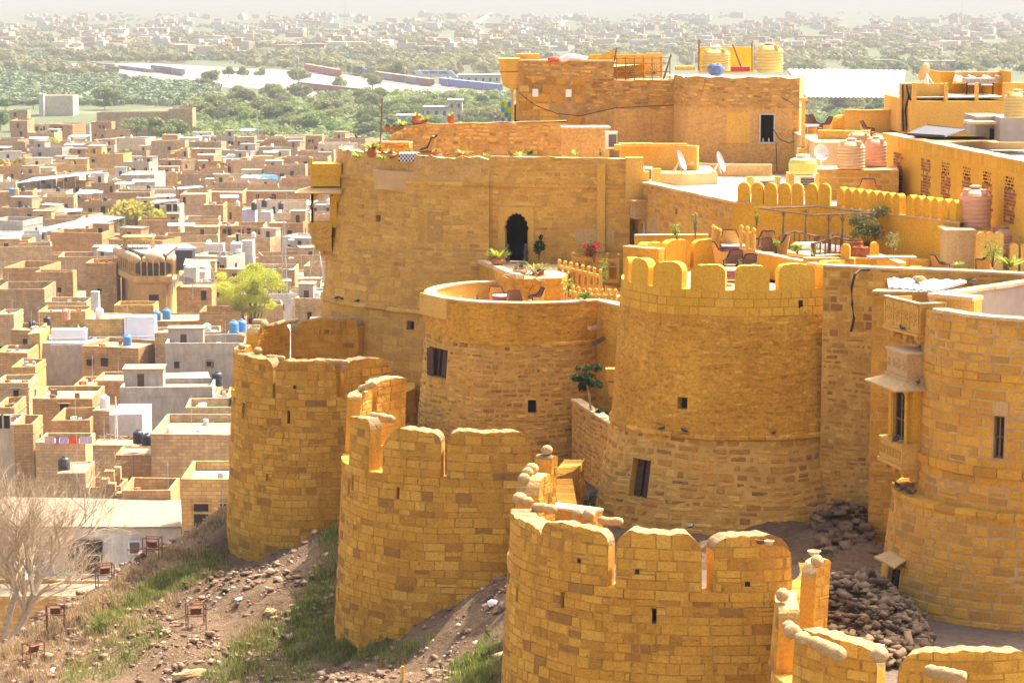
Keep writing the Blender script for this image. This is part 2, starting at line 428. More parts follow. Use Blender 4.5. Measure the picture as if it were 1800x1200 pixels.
def masonry(mb, S, u0, u1, v0, v1, ch=(.22, .34), cw=(.3, .8), holes=(), top=None, joint=.02, out=.02, rough=.02, jit=.01,
   seed=0, step=.45, wob=0.0, split=.1, bev=.022, m=0, tone=None, flip=False, skip=0.0, back=-.05, botf=None):
 rn = random.Random(seed)
 W = wobble(seed, wob) if wob else (lambda u, v: 0.0)
 verts, faces, rr, mm = [], [], [], []
 def emit(a, b, c, d):
  for (ha, hb, hc, hd) in holes:
   if a < hb - 1e-4 and b > ha + 1e-4 and c < hd - 1e-4 and d > hc + 1e-4:
    if c < hc - .03: emit(a, b, c, hc)
    if d > hd + .03: emit(a, b, hd, d)
    cc, dd = max(c, hc), min(d, hd)
    if a < ha - .03: emit(a, ha, cc, dd)
    if b > hb + .03: emit(hb, b, cc, dd)
    return
  if rn.random() < skip: return
  if top:
   t_ = max(top(a + .02), top(b - .02), top((a + b) / 2))
   if t_ < c + .05: return
  if botf and d < botf((a + b) / 2) - .2: return
  g = joint * (rn.uniform(.2, .8) if rn.random() < .88 else rn.uniform(1.2, 2.2))
  a2, b2, c2, d2 = a + g, b - g, c + g * .8, d - g * .8
  wd, ht = b2 - a2, d2 - c2
  if wd < .05 or ht < .035: return
  n = max(1, int(math.ceil(wd / step)))
  bv = min(bev * rn.uniform(.7, 1.5), wd * .28, ht * .28)
  do = out + rn.uniform(-rough, rough)
  us = [a2, a2 + bv] + [a2 + bv + (wd - 2 * bv) * i / n for i in range(1, n)] + [b2 - bv, b2]
  vs = [c2, c2 + bv, d2 - bv, d2]
  jl, jr_, jb, jt = (rn.uniform(-jit, jit) for _ in range(4))
  base = len(verts)
  for j, v in enumerate(vs):
   for i, u in enumerate(us):
    edge = i in (0, len(us) - 1) or j in (0, 3)
    k = i / (len(us) - 1)
    vv = v + (jb * (1 - k) + jl * k if j < 2 else jt * (1 - k) + jr_ * k)
    uu = u + (jl if i < 2 and j > 1 else 0) + (jr_ if i >= len(us) - 2 and j < 2 else 0)
    vv += W(uu, vv)
    if top: vv = min(vv, top(uu) - (0 if edge else bv * .3))
    dd = back if edge else do + rn.uniform(-jit, jit) * .6
    verts.append(S.P(uu, vv, -dd if flip else dd))
  k = len(us)
  tn = rn.random() if tone is None else tone(rn, (a + b) / 2, (c + d) / 2)
  for j in range(3):
   for i in range(k - 1):
    q = (base + j * k + i, base + j * k + i + 1, base + (j + 1) * k + i + 1, base + (j + 1) * k + i)
    faces.append(q[::-1] if flip else q); rr.append(tn)
 v = v0
 while v < v1 - .04:
  h = rn.uniform(*ch)
  va, vb = v, min(v + h, v1)
  if v1 - vb < ch[0] * .5: vb = v1
  u = u0 - rn.uniform(0, cw[1] * .8)
  while u < u1 - .03:
   wd = rn.uniform(*cw) * rn.choice((.7, 1, 1, 1.25))
   a, b = max(u, u0), min(u + wd, u1)
   if u1 - b < cw[0] * .4: b = u1
   if b - a > .04:
    if rn.random() < split and vb - va > .26:
     f = va + (vb - va) * rn.uniform(.35, .65)
     emit(a, b, va, f); emit(a, b, f, vb)
    else: emit(a, b, va, vb)
   u = b if b > u else u1
  v = vb
 bi = len(mb.v)
 mb.v.extend(verts); mb.f.extend([tuple(i + bi for i in f) for f in faces]); mb.m.extend([m] * len(faces)); mb.r.extend(rr)
def backing(mb, S, u0, u1, v0, v1, holes=(), m=1, step=.5, top=None, d=0.0, flip=False, r=.5, vstep=1.2):
 us = {u0, u1}; vs = {v0, v1}
 for a, b, c, e in holes:
  us |= {min(max(a, u0), u1), min(max(b, u0), u1)}; vs |= {min(max(c, v0), v1), min(max(e, v0), v1)}
 n = max(1, int((u1 - u0) / step))
 us |= {u0 + (u1 - u0) * i / n for i in range(n + 1)}
 n = max(1, int((v1 - v0) / vstep))
 vs |= {v0 + (v1 - v0) * i / n for i in range(n + 1)}
 us, vs = sorted(us), sorted(vs)
 k = len(us); b = len(mb.v)
 for v in vs:
  for u in us:
   vv = min(v, top(u) - .01) if top else v
   mb.v.append(S.P(u, vv, d))
 for j in range(len(vs) - 1):
  for i in range(k - 1):
   uc, vc = (us[i] + us[i + 1]) / 2, (vs[j] + vs[j + 1]) / 2
   if any(a < uc < bb and c < vc < e for a, bb, c, e in holes): continue
   q = (b + j * k + i, b + j * k + i + 1, b + (j + 1) * k + i + 1, b + (j + 1) * k + i)
   mb.f.append(q[::-1] if flip else q); mb.m.append(m); mb.r.append(r)
def recess(mb, S, h, depth=.5, ms=0, mb_=1, d0=.02, r=.4):
 a, b, c, e = h
 F = [S.P(a, c, d0), S.P(b, c, d0), S.P(b, e, d0), S.P(a, e, d0)]
 B = [S.P(a, c, -depth), S.P(b, c, -depth), S.P(b, e, -depth), S.P(a, e, -depth)]
 mb.add(F + B, [(0, 1, 5, 4), (1, 2, 6, 5), (2, 3, 7, 6), (3, 0, 4, 7)], ms, r)
 mb.add(B, [(0, 1, 2, 3)], mb_, r)
def patch(mb, S, u0, u1, v0, v1, d, th=.04, m=0, r=.5, step=.5):
 """a slab lying on the surface, proud by d"""
 n = max(1, int((u1 - u0) / step))
 us = [u0 + (u1 - u0) * i / n for i in range(n + 1)]
 b = len(mb.v)
 for u in us:
  mb.v += [S.P(u, v0, d - th), S.P(u, v0, d), S.P(u, v1, d), S.P(u, v1, d - th)]
 for i in range(n):
  for k in range(4):
   k2 = (k + 1) % 4
   mb.f.append((b + i * 4 + k, b + i * 4 + 4 + k, b + i * 4 + 4 + k2, b + i * 4 + k2)[::-1] if False else (b + i * 4 + k, b + (i + 1) * 4 + k, b + (i + 1) * 4 + k2, b + i * 4 + k2))
   mb.m.append(m); mb.r.append(r)
 mb.f.append((b, b + 1, b + 2, b + 3)); mb.f.append((b + n * 4 + 3, b + n * 4 + 2, b + n * 4 + 1, b + n * 4)); mb.m += [m, m]; mb.r += [r, r]
def band(mb, S, u0, u1, prof, m=0, step=.35, stone_len=None, seed=0, jit=0.0, r=None):
 """moulding: prof = [(d, v)] swept along u, cut into stones"""
 rn = random.Random(seed)
 u = u0
 while u < u1 - .02:
  L = rn.uniform(*stone_len) if stone_len else (u1 - u0)
  e = min(u + L, u1)
  g = .012 if stone_len else 0
  n = max(1, int((e - u) / step))
  du, dv = (rn.uniform(-jit, jit), rn.uniform(-jit, jit)) if jit else (0, 0)
  b = len(mb.v); k = len(prof)
  for i in range(n + 1):
   uu = u + g + (e - u - 2 * g) * i / n
   for d, v in prof: mb.v.append(S.P(uu, v + dv, d + du if d > 0 else d))
  rv = rn.random() if r is None else r
  for i in range(n):
   for q in range(k - 1):
    mb.f.append((b + i * k + q, b + (i + 1) * k + q, b + (i + 1) * k + q + 1, b + i * k + q + 1)); mb.m.append(m); mb.r.append(rv)
  mb.f.append(tuple(b + q for q in range(k))); mb.f.append(tuple(b + n * k + q for q in range(k))[::-1]); mb.m += [m, m]; mb.r += [rv, rv]
  u = e
def round_top(ua, ub, z1, rad, rl=None, rr=None, sag=0.0):
 rl = rad if rl is None else rl; rr = rad if rr is None else rr
 def f(u):
  z = z1
  x = u - ua
  if rl and x < rl: z = z1 - rl + math.sqrt(max(0, rl * rl - (rl - x) ** 2))
  x = ub - u
  if rr and x < rr: z = min(z, z1 - rr + math.sqrt(max(0, rr * rr - (rr - x) ** 2)))
  return z + sag * (math.sin(u * 3.1) + .6 * math.sin(u * 8.3 + z1 * 50) + .4 * math.sin(u * 19))
 return f
def merlon_mesh(S, ua, ub, z0, z1, rad, thick, mats, seed=0, ch=(.26, .36), cw=(.35, .75), inner=True, rl=None, rr=None, stones=True, slot=None, sag=.028, out=.012, joint=.018, hollow=False):
 """a rounded merlon of real thickness following the wall: mats = [stone, joint, top]"""
 mb = MB()
 T = round_top(ua, ub, z1, rad, rl, rr, sag)
 n = max(6, int((ub - ua) / .09))
 us = [ua + (ub - ua) * i / n for i in range(n + 1)]
 ex = [ua + rad * (1 - math.cos(k * math.pi / 12)) for k in range(1, 6)] + [ub - rad * (1 - math.cos(k * math.pi / 12)) for k in range(1, 6)]
 us = sorted(set(us + [e for e in ex if ua < e < ub]))
 holes = [slot] if slot else []
 b = len(mb.v); k = 4
 rn = random.Random(seed)
 for u in us:
  t = T(u)
  mb.v += [S.P(u, z0 - .05, -thick), S.P(u, t, -thick + rn.uniform(-.015, .015)), S.P(u, t, 0), S.P(u, z0 - .05, 0)]
 for i in range(len(us) - 1):
  for q in range(3):
   if q == 2 and not True: continue
   mb.f.append((b + (i + 1) * k + q, b + i * k + q, b + i * k + q + 1, b + (i + 1) * k + q + 1)[::1]); mb.m.append([0 if inner else 1, 2, 1 if stones else 0][q]); mb.r.append(rn.random() if q == 1 else .5)
 e = b + (len(us) - 1) * k
 mb.f += [(b, b + 3, b + 2, b + 1), (e, e + 1, e + 2, e + 3)]; mb.m += [0, 0]; mb.r += [.55, .6]
 if stones:
  masonry(mb, S, ua, ub, z0, z1 + .02, ch=ch, cw=cw, top=T, seed=seed, joint=joint, out=out, rough=.008, jit=.006, holes=holes, step=.3, split=.05, bev=.018, back=-.03)
  if inner:
   S2 = Off(S, -thick)
   masonry(mb, S2, ua, ub, z0, z1 + .02, ch=ch, cw=cw, top=T, seed=seed + 7, joint=joint, out=out, rough=.012, jit=.006, step=.3, split=.05, bev=.018, back=-.03, flip=True)
 if slot:
  patch(mb, S, slot[0], slot[1], slot[2], slot[3], .004, .03, 3, .5)
 return mb
class Off:
 def __init__(s, S, o): s.S, s.o = S, o; s.R = getattr(S, 'R', 1)
 def P(s, u, v, d=0.0): return s.S.P(u, v, s.o + d)
def slab(mb, S, u0, u1, z, th, d0, d1, m=0, seed=0, step=.4, jit=.012, top=None, lens=(.5, 1.1)):
 """coping stones laid on a wall: from depth d0 (outside) to d1 (inside)"""
 rn = random.Random(seed); u = u0
 while u < u1 - .02:
  e = min(u + rn.uniform(*lens), u1)
  n = max(1, int((e - u) / step)); b = len(mb.v)
  o, zz = rn.uniform(-jit, jit), rn.uniform(-jit, jit) * .6
  for i in range(n + 1):
   uu = u + .004 + (e - u - .008) * i / n
   z_ = (top(uu) if top else z) + zz
   mb.v += [S.P(uu, z_, d0 + o), S.P(uu, z_ + th, d0 + o), S.P(uu, z_ + th, d1), S.P(uu, z_, d1)]
  rv = rn.random()
  for i in range(n):
   for q in range(4):
    q2 = (q + 1) % 4
    mb.f.append((b + i * 4 + q, b + (i + 1) * 4 + q, b + (i + 1) * 4 + q2, b + i * 4 + q2)); mb.m.append(m); mb.r.append(rv)
  mb.f.append((b, b + 1, b + 2, b + 3)); mb.f.append((b + n * 4 + 3, b + n * 4 + 2, b + n * 4 + 1, b + n * 4)); mb.m += [m, m]; mb.r += [rv, rv]
  u = e
def hole_px(S, x0, y0, x1, y1):
 a = S.uv(x0, (y0 + y1) / 2)[0]; b = S.uv(x1, (y0 + y1) / 2)[0]
 xm = (x0 + x1) / 2
 return (a, b, S.uv(xm, y1)[1], S.uv(xm, y0)[1])
def ring_u(S, px, z):     # angle (as u) of the near side at a given height under photo column px
 best = None
 for k in range(0, 901):
  a = R_(170 + k * 200 / 900)
  x, y, _ = S.P(a * S.R, z)
  d = y * CP - z * SP
  p = 900 + FPX * x / d
  e = abs(p - px)
  if y < S.cy + .6 and (best is None or e < best[0]): best = (e, a * S.R)
 return best[1]
# ================================================================ FORT: the outer line of low bastions
ASH = dict(ch=(.2, .36), cw=(.22, .8), joint=.011, out=.012, rough=.011, jit=.009, split=.10, step=.45, bev=.013)
FLOOR = -18.5
LEDGE = -16.9
MTOP = -15.25
def outer_bastion(label, cx, cy, R, zb, bump, merlons, slits, seed, a0=165, a1=375, bat=.055):
 S = Cyl(cx, cy, R, LEDGE, bat, bump)
 root = thing('outer_bastion', label, 'bastion', (cx, cy, zb), group='low outer bastions of the fort wall')
 u0, u1 = S.u(a0), S.u(a1)
 holes = []
 for (x0, y0, x1, y1) in slits: holes.append(hole_px(S, x0, y0, x1, y1))
 mb = MB()
 def tone(r, u, v):
  k = r.random()
  if v < zb + 3.5 and r.random() < .12: return r.uniform(0, .1)
  return max(.06, k) if r.random() < .93 else .02
 masonry(mb, S, u0, u1, zb, LEDGE - .25, holes=holes, seed=seed, tone=tone, wob=.028, **ASH)
 backing(mb, S, u0, u1, zb, LEDGE - .25, holes=holes, m=1)
 band(mb, S, u0, u1, [(0, LEDGE - .27), (.05, LEDGE - .25), (.05, LEDGE), (-.7, LEDGE)], m=0, stone_len=(.4, 1.0), seed=seed + 1, jit=.012)
 backing(mb, Off(S, -.68), u0, u1, FLOOR - 1, LEDGE - .01, m=0, flip=True)
 mb.build('wall', [M['ashlar'], M['joint_dark']], root)
 for h in holes:
  q = MB(); recess(q, S, h, .45, 0, 1, d0=.0)
  q.build('arrow_slit', [M['ashlar'], M['dark']], root)
 for i, ml in enumerate(merlons):
  a, b, top, rl, rr, th = ml[:6]
  o = merlon_mesh(S, a if a > 400 else S.u(a), S.u(b), LEDGE, top, .45, th, None, seed=seed + 20 + i, rl=rl, rr=rr,
      slot=ml[6](S) if len(ml) > 6 and ml[6] else None)
  o.build('merlon', [M['ashlar'], M['joint_dark'], M['captop'] if not (len(ml) > 7) else M['sunlit_chip'], M['dark']], root)
 return S, root
def deg_px(cx, cy, R, bump, px):
 S = Cyl(cx, cy, R, LEDGE, .0, bump)
 return math.degrees(ring_u(S, px, LEDGE) / R)
def slot_at(px, py, w=.12, h=.14):
 def f(S):
  u, v = S.uv(px, py); return (u - w / 2, u + w / 2, v - h / 2, v + h / 2)
 return f
def bastion(label, cx, cy, R, zb, bump, pxm, extra, slits, seed, **kw):
 ms = []
 for (x0, x1, top, rl, rr, th, *s) in pxm:
  ms.append((deg_px(cx, cy, R, bump, x0), deg_px(cx, cy, R, bump, x1), top, rl, rr, th, *s))
 return outer_bastion(label, cx, cy, R, zb, bump, ms + extra, slits, seed, **kw)
T1 = (-8.2, 110.2, 3.95)
S1, o1 = bastion('leftmost low bastion with rounded merlons, rising straight from the weedy slope', *T1, -27.0, None,
  [(412, 479, MTOP, .1, .5, .72), (484, 592, MTOP, .5, .5, .72, slot_at(518, 680)), (606, 690, MTOP, .5, .7, .72)],
  [(121, 156, MTOP + .75, .5, .35, .6, None, 1), (66, 116, MTOP + .85, .3, .6, .55), (160, 182, MTOP + .05, .4, .3, .5, None, 1)],
  [(505, 722, 510, 745), (427, 708, 430, 735), (468, 832, 471, 845)], 11, a0=58)
T2 = (-1.8, 93.2, 4.45)
S2, o2 = bastion('second low bastion from the left, between two rubble slopes', *T2, -26.5, (.9, 303, 26),
  [(613, 648, MTOP + .15, .05, .3, .5), (672, 775, MTOP, .9, .45, .72), (785, 936, MTOP + .05, .55, .55, .72)],
  [(153, 173, MTOP + .55, .25, .1, .5, None, 1), (126, 150, MTOP + .85, .1, .1, .55, None, 1)],
  [(697, 855, 702, 877), (619, 835, 622, 862), (612, 843, 615, 870)], 23, a0=120, a1=350)
T3 = (4.6, 76.4, 4.7)
S3, o3 = bastion('third low bastion from the left, with two stone balls side by side on its parapet', *T3, -28.0, (1.1, 308, 26),
  [(884, 950, MTOP - .25, .1, .4, .72), (948, 1068, MTOP, .45, .5, .5, slot_at(1018, 985)), (1082, 1234, MTOP, .5, .55, .72, slot_at(1120, 1004)), (1256, 1392, MTOP, .5, .75, .72, slot_at(1314, 1026))],
  [(149, 166, MTOP + .5, .5, .5, .72, None, 1), (143, 148.5, MTOP + 1.0, .1, .1, .6)],
  [(986, 1040, 992, 1068), (1146, 1069, 1154, 1096), (907, 1032, 911, 1058), (892, 1004, 896, 1030)], 37, a0=135, a1=345)
T4 = (11.2, 65.4, 4.4); LEDGE -= .6; MTOP -= .6
S4, o4 = outer_bastion('rightmost low bastion, cut by the lower edge of the picture, carrying balls and stone rollers', T4[0], T4[1], T4[2], -27.0, None,
  [(203, 240, MTOP - .1, .2, .6, .55), (247, 290, MTOP - .1, .7, .3, .55), (296, 335, MTOP - .1, .5, .5, .72),
         (160, 188, MTOP + .15, .45, .45, .55, None, 1), (131, 141, MTOP + .65, .2, .5, .45, None, 1)], [], 53, a0=120)
LEDGE += .6; MTOP += .6
def curtain(label, p0, p1, zb, seed, name='curtain_wall'):
 S = Flat(*p0, *p1)
 mb = MB()
 masonry(mb, S, 0, S.L, zb, LEDGE, seed=seed, **ASH)
 backing(mb, S, 0, S.L, zb, LEDGE, m=1)
 backing(mb, Off(S, -.6), 0, S.L, zb, LEDGE, m=0)
 slab(mb, S, 0, S.L, LEDGE, .02, .03, -.62, 0, seed)
 o = mb.build(name, [M['ashlar'], M['joint_dark']], origin=S.P(S.L / 2, zb))
 tag(o, label, 'wall', 'short curtain walls between the low bastions')
curtain('short stone wall joining the leftmost low bastion to the second', (-5.6, 107.2), (-5.2, 96.3), -25, 61)
curtain('short stone wall joining the second low bastion to the third', (1.5, 88.6), (1.6, 80.0), -25, 62)
curtain('short stone wall joining the third low bastion to the rightmost', (7.9, 72.6), (7.9, 68.4), -27, 63)
mb = MB()
mb.prism([(-11.5, 112), (-8.2, 108.6), (-4.9, 104.4), (-4.8, 95), (-1.8, 91.5), (1.8, 88.6), (2.6, 79), (4.6, 74.8), (8.4, 72.8), (8.6, 66), (11.2, 63.2), (24, 62), (24, 92), (8, 96), (-1, 112), (-9, 122)], FLOOR - 12, FLOOR)
o = mb.build('passage_ground', stone('packed_earth', [(0, (0.12, 0.085, 0.06)), (1, (0.17, 0.12, 0.085))], gamt=.5, bump=1.0, fine=7, sat=False), origin=(0, 90, FLOOR))
tag(o, 'packed earth passage between the low bastions and the tall towers', kind='structure')
BALLS = 'round stone balls lying on the parapets'
ROLL = 'long stone rollers lying on the parapets'
def ball(px, py, top, r, label, sx=1.0):
 """centre of the ball under photo pixel, resting at height top"""
 x, y, z = azl(px, py, top + r * .9)
 mb = MB(); rn = random.Random(px * 7 + py); r *= .9
 mb.ball((x, y, z), r, 14, 9, sc=(sx * rn.uniform(.9, 1.12), 1, rn.uniform(.8, .95)), rough=.075, rnd=rn)
 tag(mb.build('stone_ball', M['ball'], smooth=True, origin=(x, y, z - r * .9)), label, 'stone ball', BALLS)
def ballS(S, deg, top, r, label, d=-.3):
 x, y, z = S.P(S.u(deg), top + r * .8, d); mb = MB(); rn = random.Random(int(deg * 10))
 mb.ball((x, y, z), r, 14, 9, sc=(1.05, 1, .9), rough=.07, rnd=rn)
 tag(mb.build('stone_ball', M['ball'], smooth=True, origin=(x, y, z - r * .9)), label, 'stone ball', BALLS)
def roller(x0, y0, x1, y1, z0, z1, r, label, r2=None):
 r *= .86; a, b = Vector(azl(x0, y0, z0)), Vector(azl(x1, y1, z1))
 mb = MB(); rn = random.Random(x0 * 3 + y0); n = 9
 pts = [a.lerp(b, i / n) + Vector((rn.uniform(-.015, .015), 0, rn.uniform(-.02, .02))) for i in range(n + 1)]
 rs = [(r if r2 is None else r + (r2 - r) * i / n) * rn.uniform(.93, 1.05) for i in range(n + 1)]
 rs[0] *= .72; rs[-1] *= .78
 mb.tube(pts, rs, 12)
 tag(mb.build('stone_roller', M['ball'], smooth=True, origin=tuple((a + b) / 2 - Vector((0, 0, r)))), label, 'stone roller', ROLL)
t = MTOP
ball(424, 591, t + .3, .20, 'small stone ball at the far left end of the leftmost bastion parapet')
ball(425, 609, t, .18, 'small stone ball tucked below another at the left end of the leftmost bastion')
ball(453, 616, t, .19, 'flattened stone ball on the left front merlon of the leftmost bastion', 1.1)
ball(465, 571, t + .75, .24, 'pale stone ball on the back merlon of the leftmost bastion')
roller(444, 565, 468, 566, t + .95, t + .95, .15, 'short stone roller lying against a ball on the leftmost bastion back merlon')
roller(484, 570, 522, 562, t + .95, t + 1.0, .14, 'long tapering stone roller spanning two back merlons of the leftmost bastion')
roller(467, 628, 500, 630, t - .05, t - .05, .14, 'stone roller bridging two front merlons of the leftmost bastion')
roller(570, 634, 613, 637, t - .02, t - .02, .13, 'flat stone roller across the right front gap of the leftmost bastion')
roller(651, 731, 690, 737, t + .05, t + .1, .19, 'thick stone roller in the corner of the second bastion')
roller(632, 684, 660, 674, t + .65, t + .95, .15, 'angular stone bar on the back corner of the second bastion')
ballS(S3, 145.7, t + 1.0, .18, 'stone ball on the tall post at the seam of the second and third bastions')
for dg, dz, r_, lb in [(155, .5, .2, 'topmost cobble of the stack at the back left of the third bastion'), (159.5, .47, .17, 'second cobble down the stack at the back left of the third bastion'), (164, .33, .18, 'third cobble down the stack, at the left rim of the third bastion'), (170, -.25, .22, 'lowest cobble of the stack at the left rim of the third bastion')]: ballS(S3, dg, t + dz, r_, lb, -.18)
for px_, py_, dz, r_, lb in [(927, 881, -.3, .19, 'stone ball beside a fallen roller at the left of the third bastion'),
                             (1016, 902, 0, .20, 'left one of two stone balls side by side on the third bastion'), (1035, 904, 0, .23, 'right one of two stone balls side by side on the third bastion'),
                             (1375, 1045, -.45, .22, 'pale stone ball alone on the sunlit merlon between the third and rightmost bastions'), (1386, 1100, -.65, .19, 'back one of three stone balls on the rightmost bastion'), (1393, 1109, -.65, .24, 'middle one of three stone balls on the rightmost bastion'), (1411, 1121, -.65, .23, 'front one of three stone balls on the rightmost bastion'),
                             (1436, 986, .05, .21, 'stone ball at the top of the seam merlon beside a clay bowl'), (1546, 1150, -.7, .26, 'stone ball on the front merlon of the rightmost bastion')]:
 ball(px_, py_, t + dz, r_, lb)
roller(938, 889, 978, 896, t - .12, t - .18, .17, 'stone roller fallen across the gap left of the third bastion front merlons')
roller(1052, 914, 1094, 917, t - .02, t - .02, .15, 'stone roller bridging the gap between two front merlons of the third bastion')
roller(1425, 1126, 1480, 1150, t - .7, t - .75, .19, 'long stone roller beside three balls on the rightmost bastion', .2)
roller(1628, 1177, 1696, 1190, t - .7, t - .7, .19, 'stone roller near the lower right corner of the picture')
# ================================================================ FORT: tall towers and houses
RUB = dict(ch=(.13, .24), cw=(.2, .55), joint=.035, out=.02, rough=.02, jit=.022, wob=.05, split=.15, bev=.045, step=.4)
RUBB = dict(ch=(.2, .34), cw=(.3, .75), joint=.035, out=.022, rough=.02, jit=.025, wob=.05, split=.12, bev=.05, step=.4)
CRS = dict(ch=(.17, .25), cw=(.3, .75), joint=.022, out=.014, rough=.012, jit=.010, wob=.02, split=.06, bev=.022, step=.5)
BRK = dict(ch=(.22, .27), cw=(.35, .7), joint=.03, out=.018, rough=.01, jit=.008, wob=.012, split=.04, bev=.025, step=.4)
def addwin(root, S, h, depth=.35, frame=None, shutter=None, ms=None, name='window', bars=0, lintel=False):
 q = MB(); recess(q, S, h, depth, 0, 1, d0=.0)
 w_ = q.build(name, [ms or M['tplaster'], M['dark']], root)
 if frame:
  f = MB(); a, b, c, d = h; t = .05
  for (x0, x1, z0, z1) in ((a, a + t, c, d), (b - t, b, c, d), (a + t, b - t, c, c + t), (a + t, b - t, d - t, d), ((a + b) / 2 - t / 2, (a + b) / 2 + t / 2, c + t, d - t)):
   patch(f, S, x0, x1, z0, z1, -.1, .06, 0)
  for k in range(bars):
   z = c + (d - c) * (k + 1) / (bars + 1)
   patch(f, S, a + t, b - t, z - .02, z + .02, -.11, .03, 0)
  fo = f.build('frame', frame, root); fo.parent = root
 if shutter:
  f = MB(); a, b, c, d = h; patch(f, S, a + .04, a + (b - a) * .42, c + .03, d - .03, -.22, .04, 0); patch(f, S, b - (b - a) * .42, b - .04, c + .03, d - .03, -.2, .04, 0)
  f.build('shutter', shutter, root)
 return w_
def wall(name, label, p0, p1, z0, z1, th=.45, mat='yplaster', jm=None, style=None, coping=None, holes=(), cat='wall', seed=1, group=None, top=None, cop_over=.05, cop_th=.08, root=None, part='wall', back_mat=None, bat=0.0):
 S = Flat(*p0, *p1, zt=z1, bat=bat)
 mb = MB()
 if style:
  masonry(mb, S, 0, S.L, z0, z1, holes=holes, seed=seed, top=top, **style)
  backing(mb, S, 0, S.L, z0, z1, holes=holes, m=1, top=top)
 else:
  backing(mb, S, 0, S.L, z0, z1, holes=holes, m=0, top=top, step=.8)
 b = len(mb.v)
 n = max(1, int(S.L / .6)); k = 0
 us = [S.L * i / n for i in range(n + 1)]
 for u in us:
  t = (top(u) - .01 if top else z1)
  mb.v += [S.P(u, z0, -th), S.P(u, t, -th), S.P(u, t, 0)]
 for i in range(n):
  q = b + i * 3
  mb.f += [(q + 3, q, q + 1, q + 4), (q + 4, q + 1, q + 2, q + 5)]; mb.m += [2 if back_mat else (1 if style else 0), 1 if style else 0]; mb.r += [.5, .5]
 mb.add([S.P(0, z0, -th), S.P(0, z0, 0), S.P(0, (top(0) - .01 if top else z1), 0), S.P(0, (top(0) - .01 if top else z1), -th)], [(0, 1, 2, 3)], 0, .5)
 mb.add([S.P(S.L, z0, 0), S.P(S.L, z0, -th), S.P(S.L, (top(S.L) - .01 if top else z1), -th), S.P(S.L, (top(S.L) - .01 if top else z1), 0)], [(0, 1, 2, 3)], 0, .5)
 mats = [M[mat], M[jm] if jm else M[mat], M[back_mat] if back_mat else M[mat]]
 own = root is None
 if own: root = thing(name, label, cat, S.P(S.L / 2, z0, -th / 2), group=group)
 mb.build(part, mats, root)
 if coping:
  c = MB(); slab(c, S, -.0, S.L, z1 + .003, cop_th, cop_over, -th - cop_over, 0, seed, top=(lambda u: top(u)) if top else None)
  c.build('coping', M[coping], root)
 return S, root
# ---------------------------------------------------------------- the great round tower in the middle
def bigprof(v): return (-9.1 - v) * .065 if v > -15 else .384 + (-15 - v) * .17
SB = Cyl(8.08, 90.7, 4.12, -9.1, prof=bigprof)
rt = thing('round_tower', 'tallest round tower in the middle, rough tan plaster under a bright yellow battlement', 'tower', (8.08, 90.7, FLOOR), group='inner round towers of the fort')
CR = -10.0
u0, u1 = SB.u(165), SB.u(375)
hs = [hole_px(SB, 1191, 698, 1208, 719), hole_px(SB, 1108, 806, 1141, 876)]
mb = MB()
masonry(mb, SB, u0, u1, FLOOR - .4, -15.05, holes=hs, seed=101, **{**RUBB, 'out': .012, 'rough': .014})
backing(mb, SB, u0, u1, FLOOR - .4, -15.05, holes=hs, m=1)
masonry(mb, SB, u0, u1, -15.05, -10.9, holes=hs, seed=102, m=2, **{**RUB, 'out': .006, 'rough': .012, 'skip': .3, 'bev': .05, 'joint': .02, 'step': .35})
backing(mb, SB, u0, u1, -15.05, -10.88, holes=hs, m=2, step=.3, vstep=.5)
masonry(mb, SB, u0, u1, -10.88, CR, seed=103, m=3, ch=(.26, .31), cw=(.4, .7), joint=.008, out=.008, rough=.006, jit=.005, wob=.015, split=0, bev=.012, step=.3, back=-.02)
backing(mb, SB, u0, u1, -10.88, CR, m=4)
backing(mb, SB, u1, SB.u(525), FLOOR, CR, m=2)
backing(mb, Off(SB, -.42), 0, SB.u(360), CR - .2, CR, m=3, flip=True)
band(mb, SB, u0, u1, [(-.4, CR - .001), (.01, CR - .001), (.01, CR), (-.42, CR)][1:], m=3, step=.3)
mb.build('wall', [M['rubble'], M['mortar'], M['yplaster'], M['ypaint'], plain('yellow_joint', (.45, .22, .02), .95, .2, 3, .2, obj=False)], rt)
b2 = MB(); band(b2, SB, u0, u1, [(0, -15.13), (.05, -15.12), (.11, -15.06), (.11, -14.97), (.0, -14.93)], stone_len=(.5, 1.1), seed=9, jit=.015)
b2.build('moulding', M['yplaster'], rt)
for i, (x0, x1) in enumerate([(1096.5, 1103), (1108.5, 1138), (1147, 1198), (1213, 1274.5), (1291, 1353), (1369, 1433), (1447, 1495)]):
 ua, ub = ring_u(SB, x0, CR), ring_u(SB, x1, CR)
 o = merlon_mesh(SB, ua, ub, CR, -9.13, .32, .36, None, seed=i, stones=False, sag=.02)
 o.build('merlon', [M['ypaint'], M['ypaint'], M['ypaint']], rt)
for i, (a, b) in enumerate([(131, 150), (113, 130), (93, 111)]):
 o = merlon_mesh(SB, SB.u(a), SB.u(b), CR - .2, -8.98, .3, .36, None, seed=30 + i, stones=False, sag=.02)
 o.build('merlon', [M['ypaint'], M['ypaint'], M['ypaint']], rt)
addwin(rt, SB, hs[0], .3, ms=M['yplaster'], bars=0)
addwin(rt, SB, hs[1], .5, ms=M['rubble'], shutter=M['wood'])
fl = MB(); fl.lathe([(0.0, 0), (3.9, 0)], 40, (8.08, 90.7, -10.12)); fl.build('floor', M['terrace'], rt)
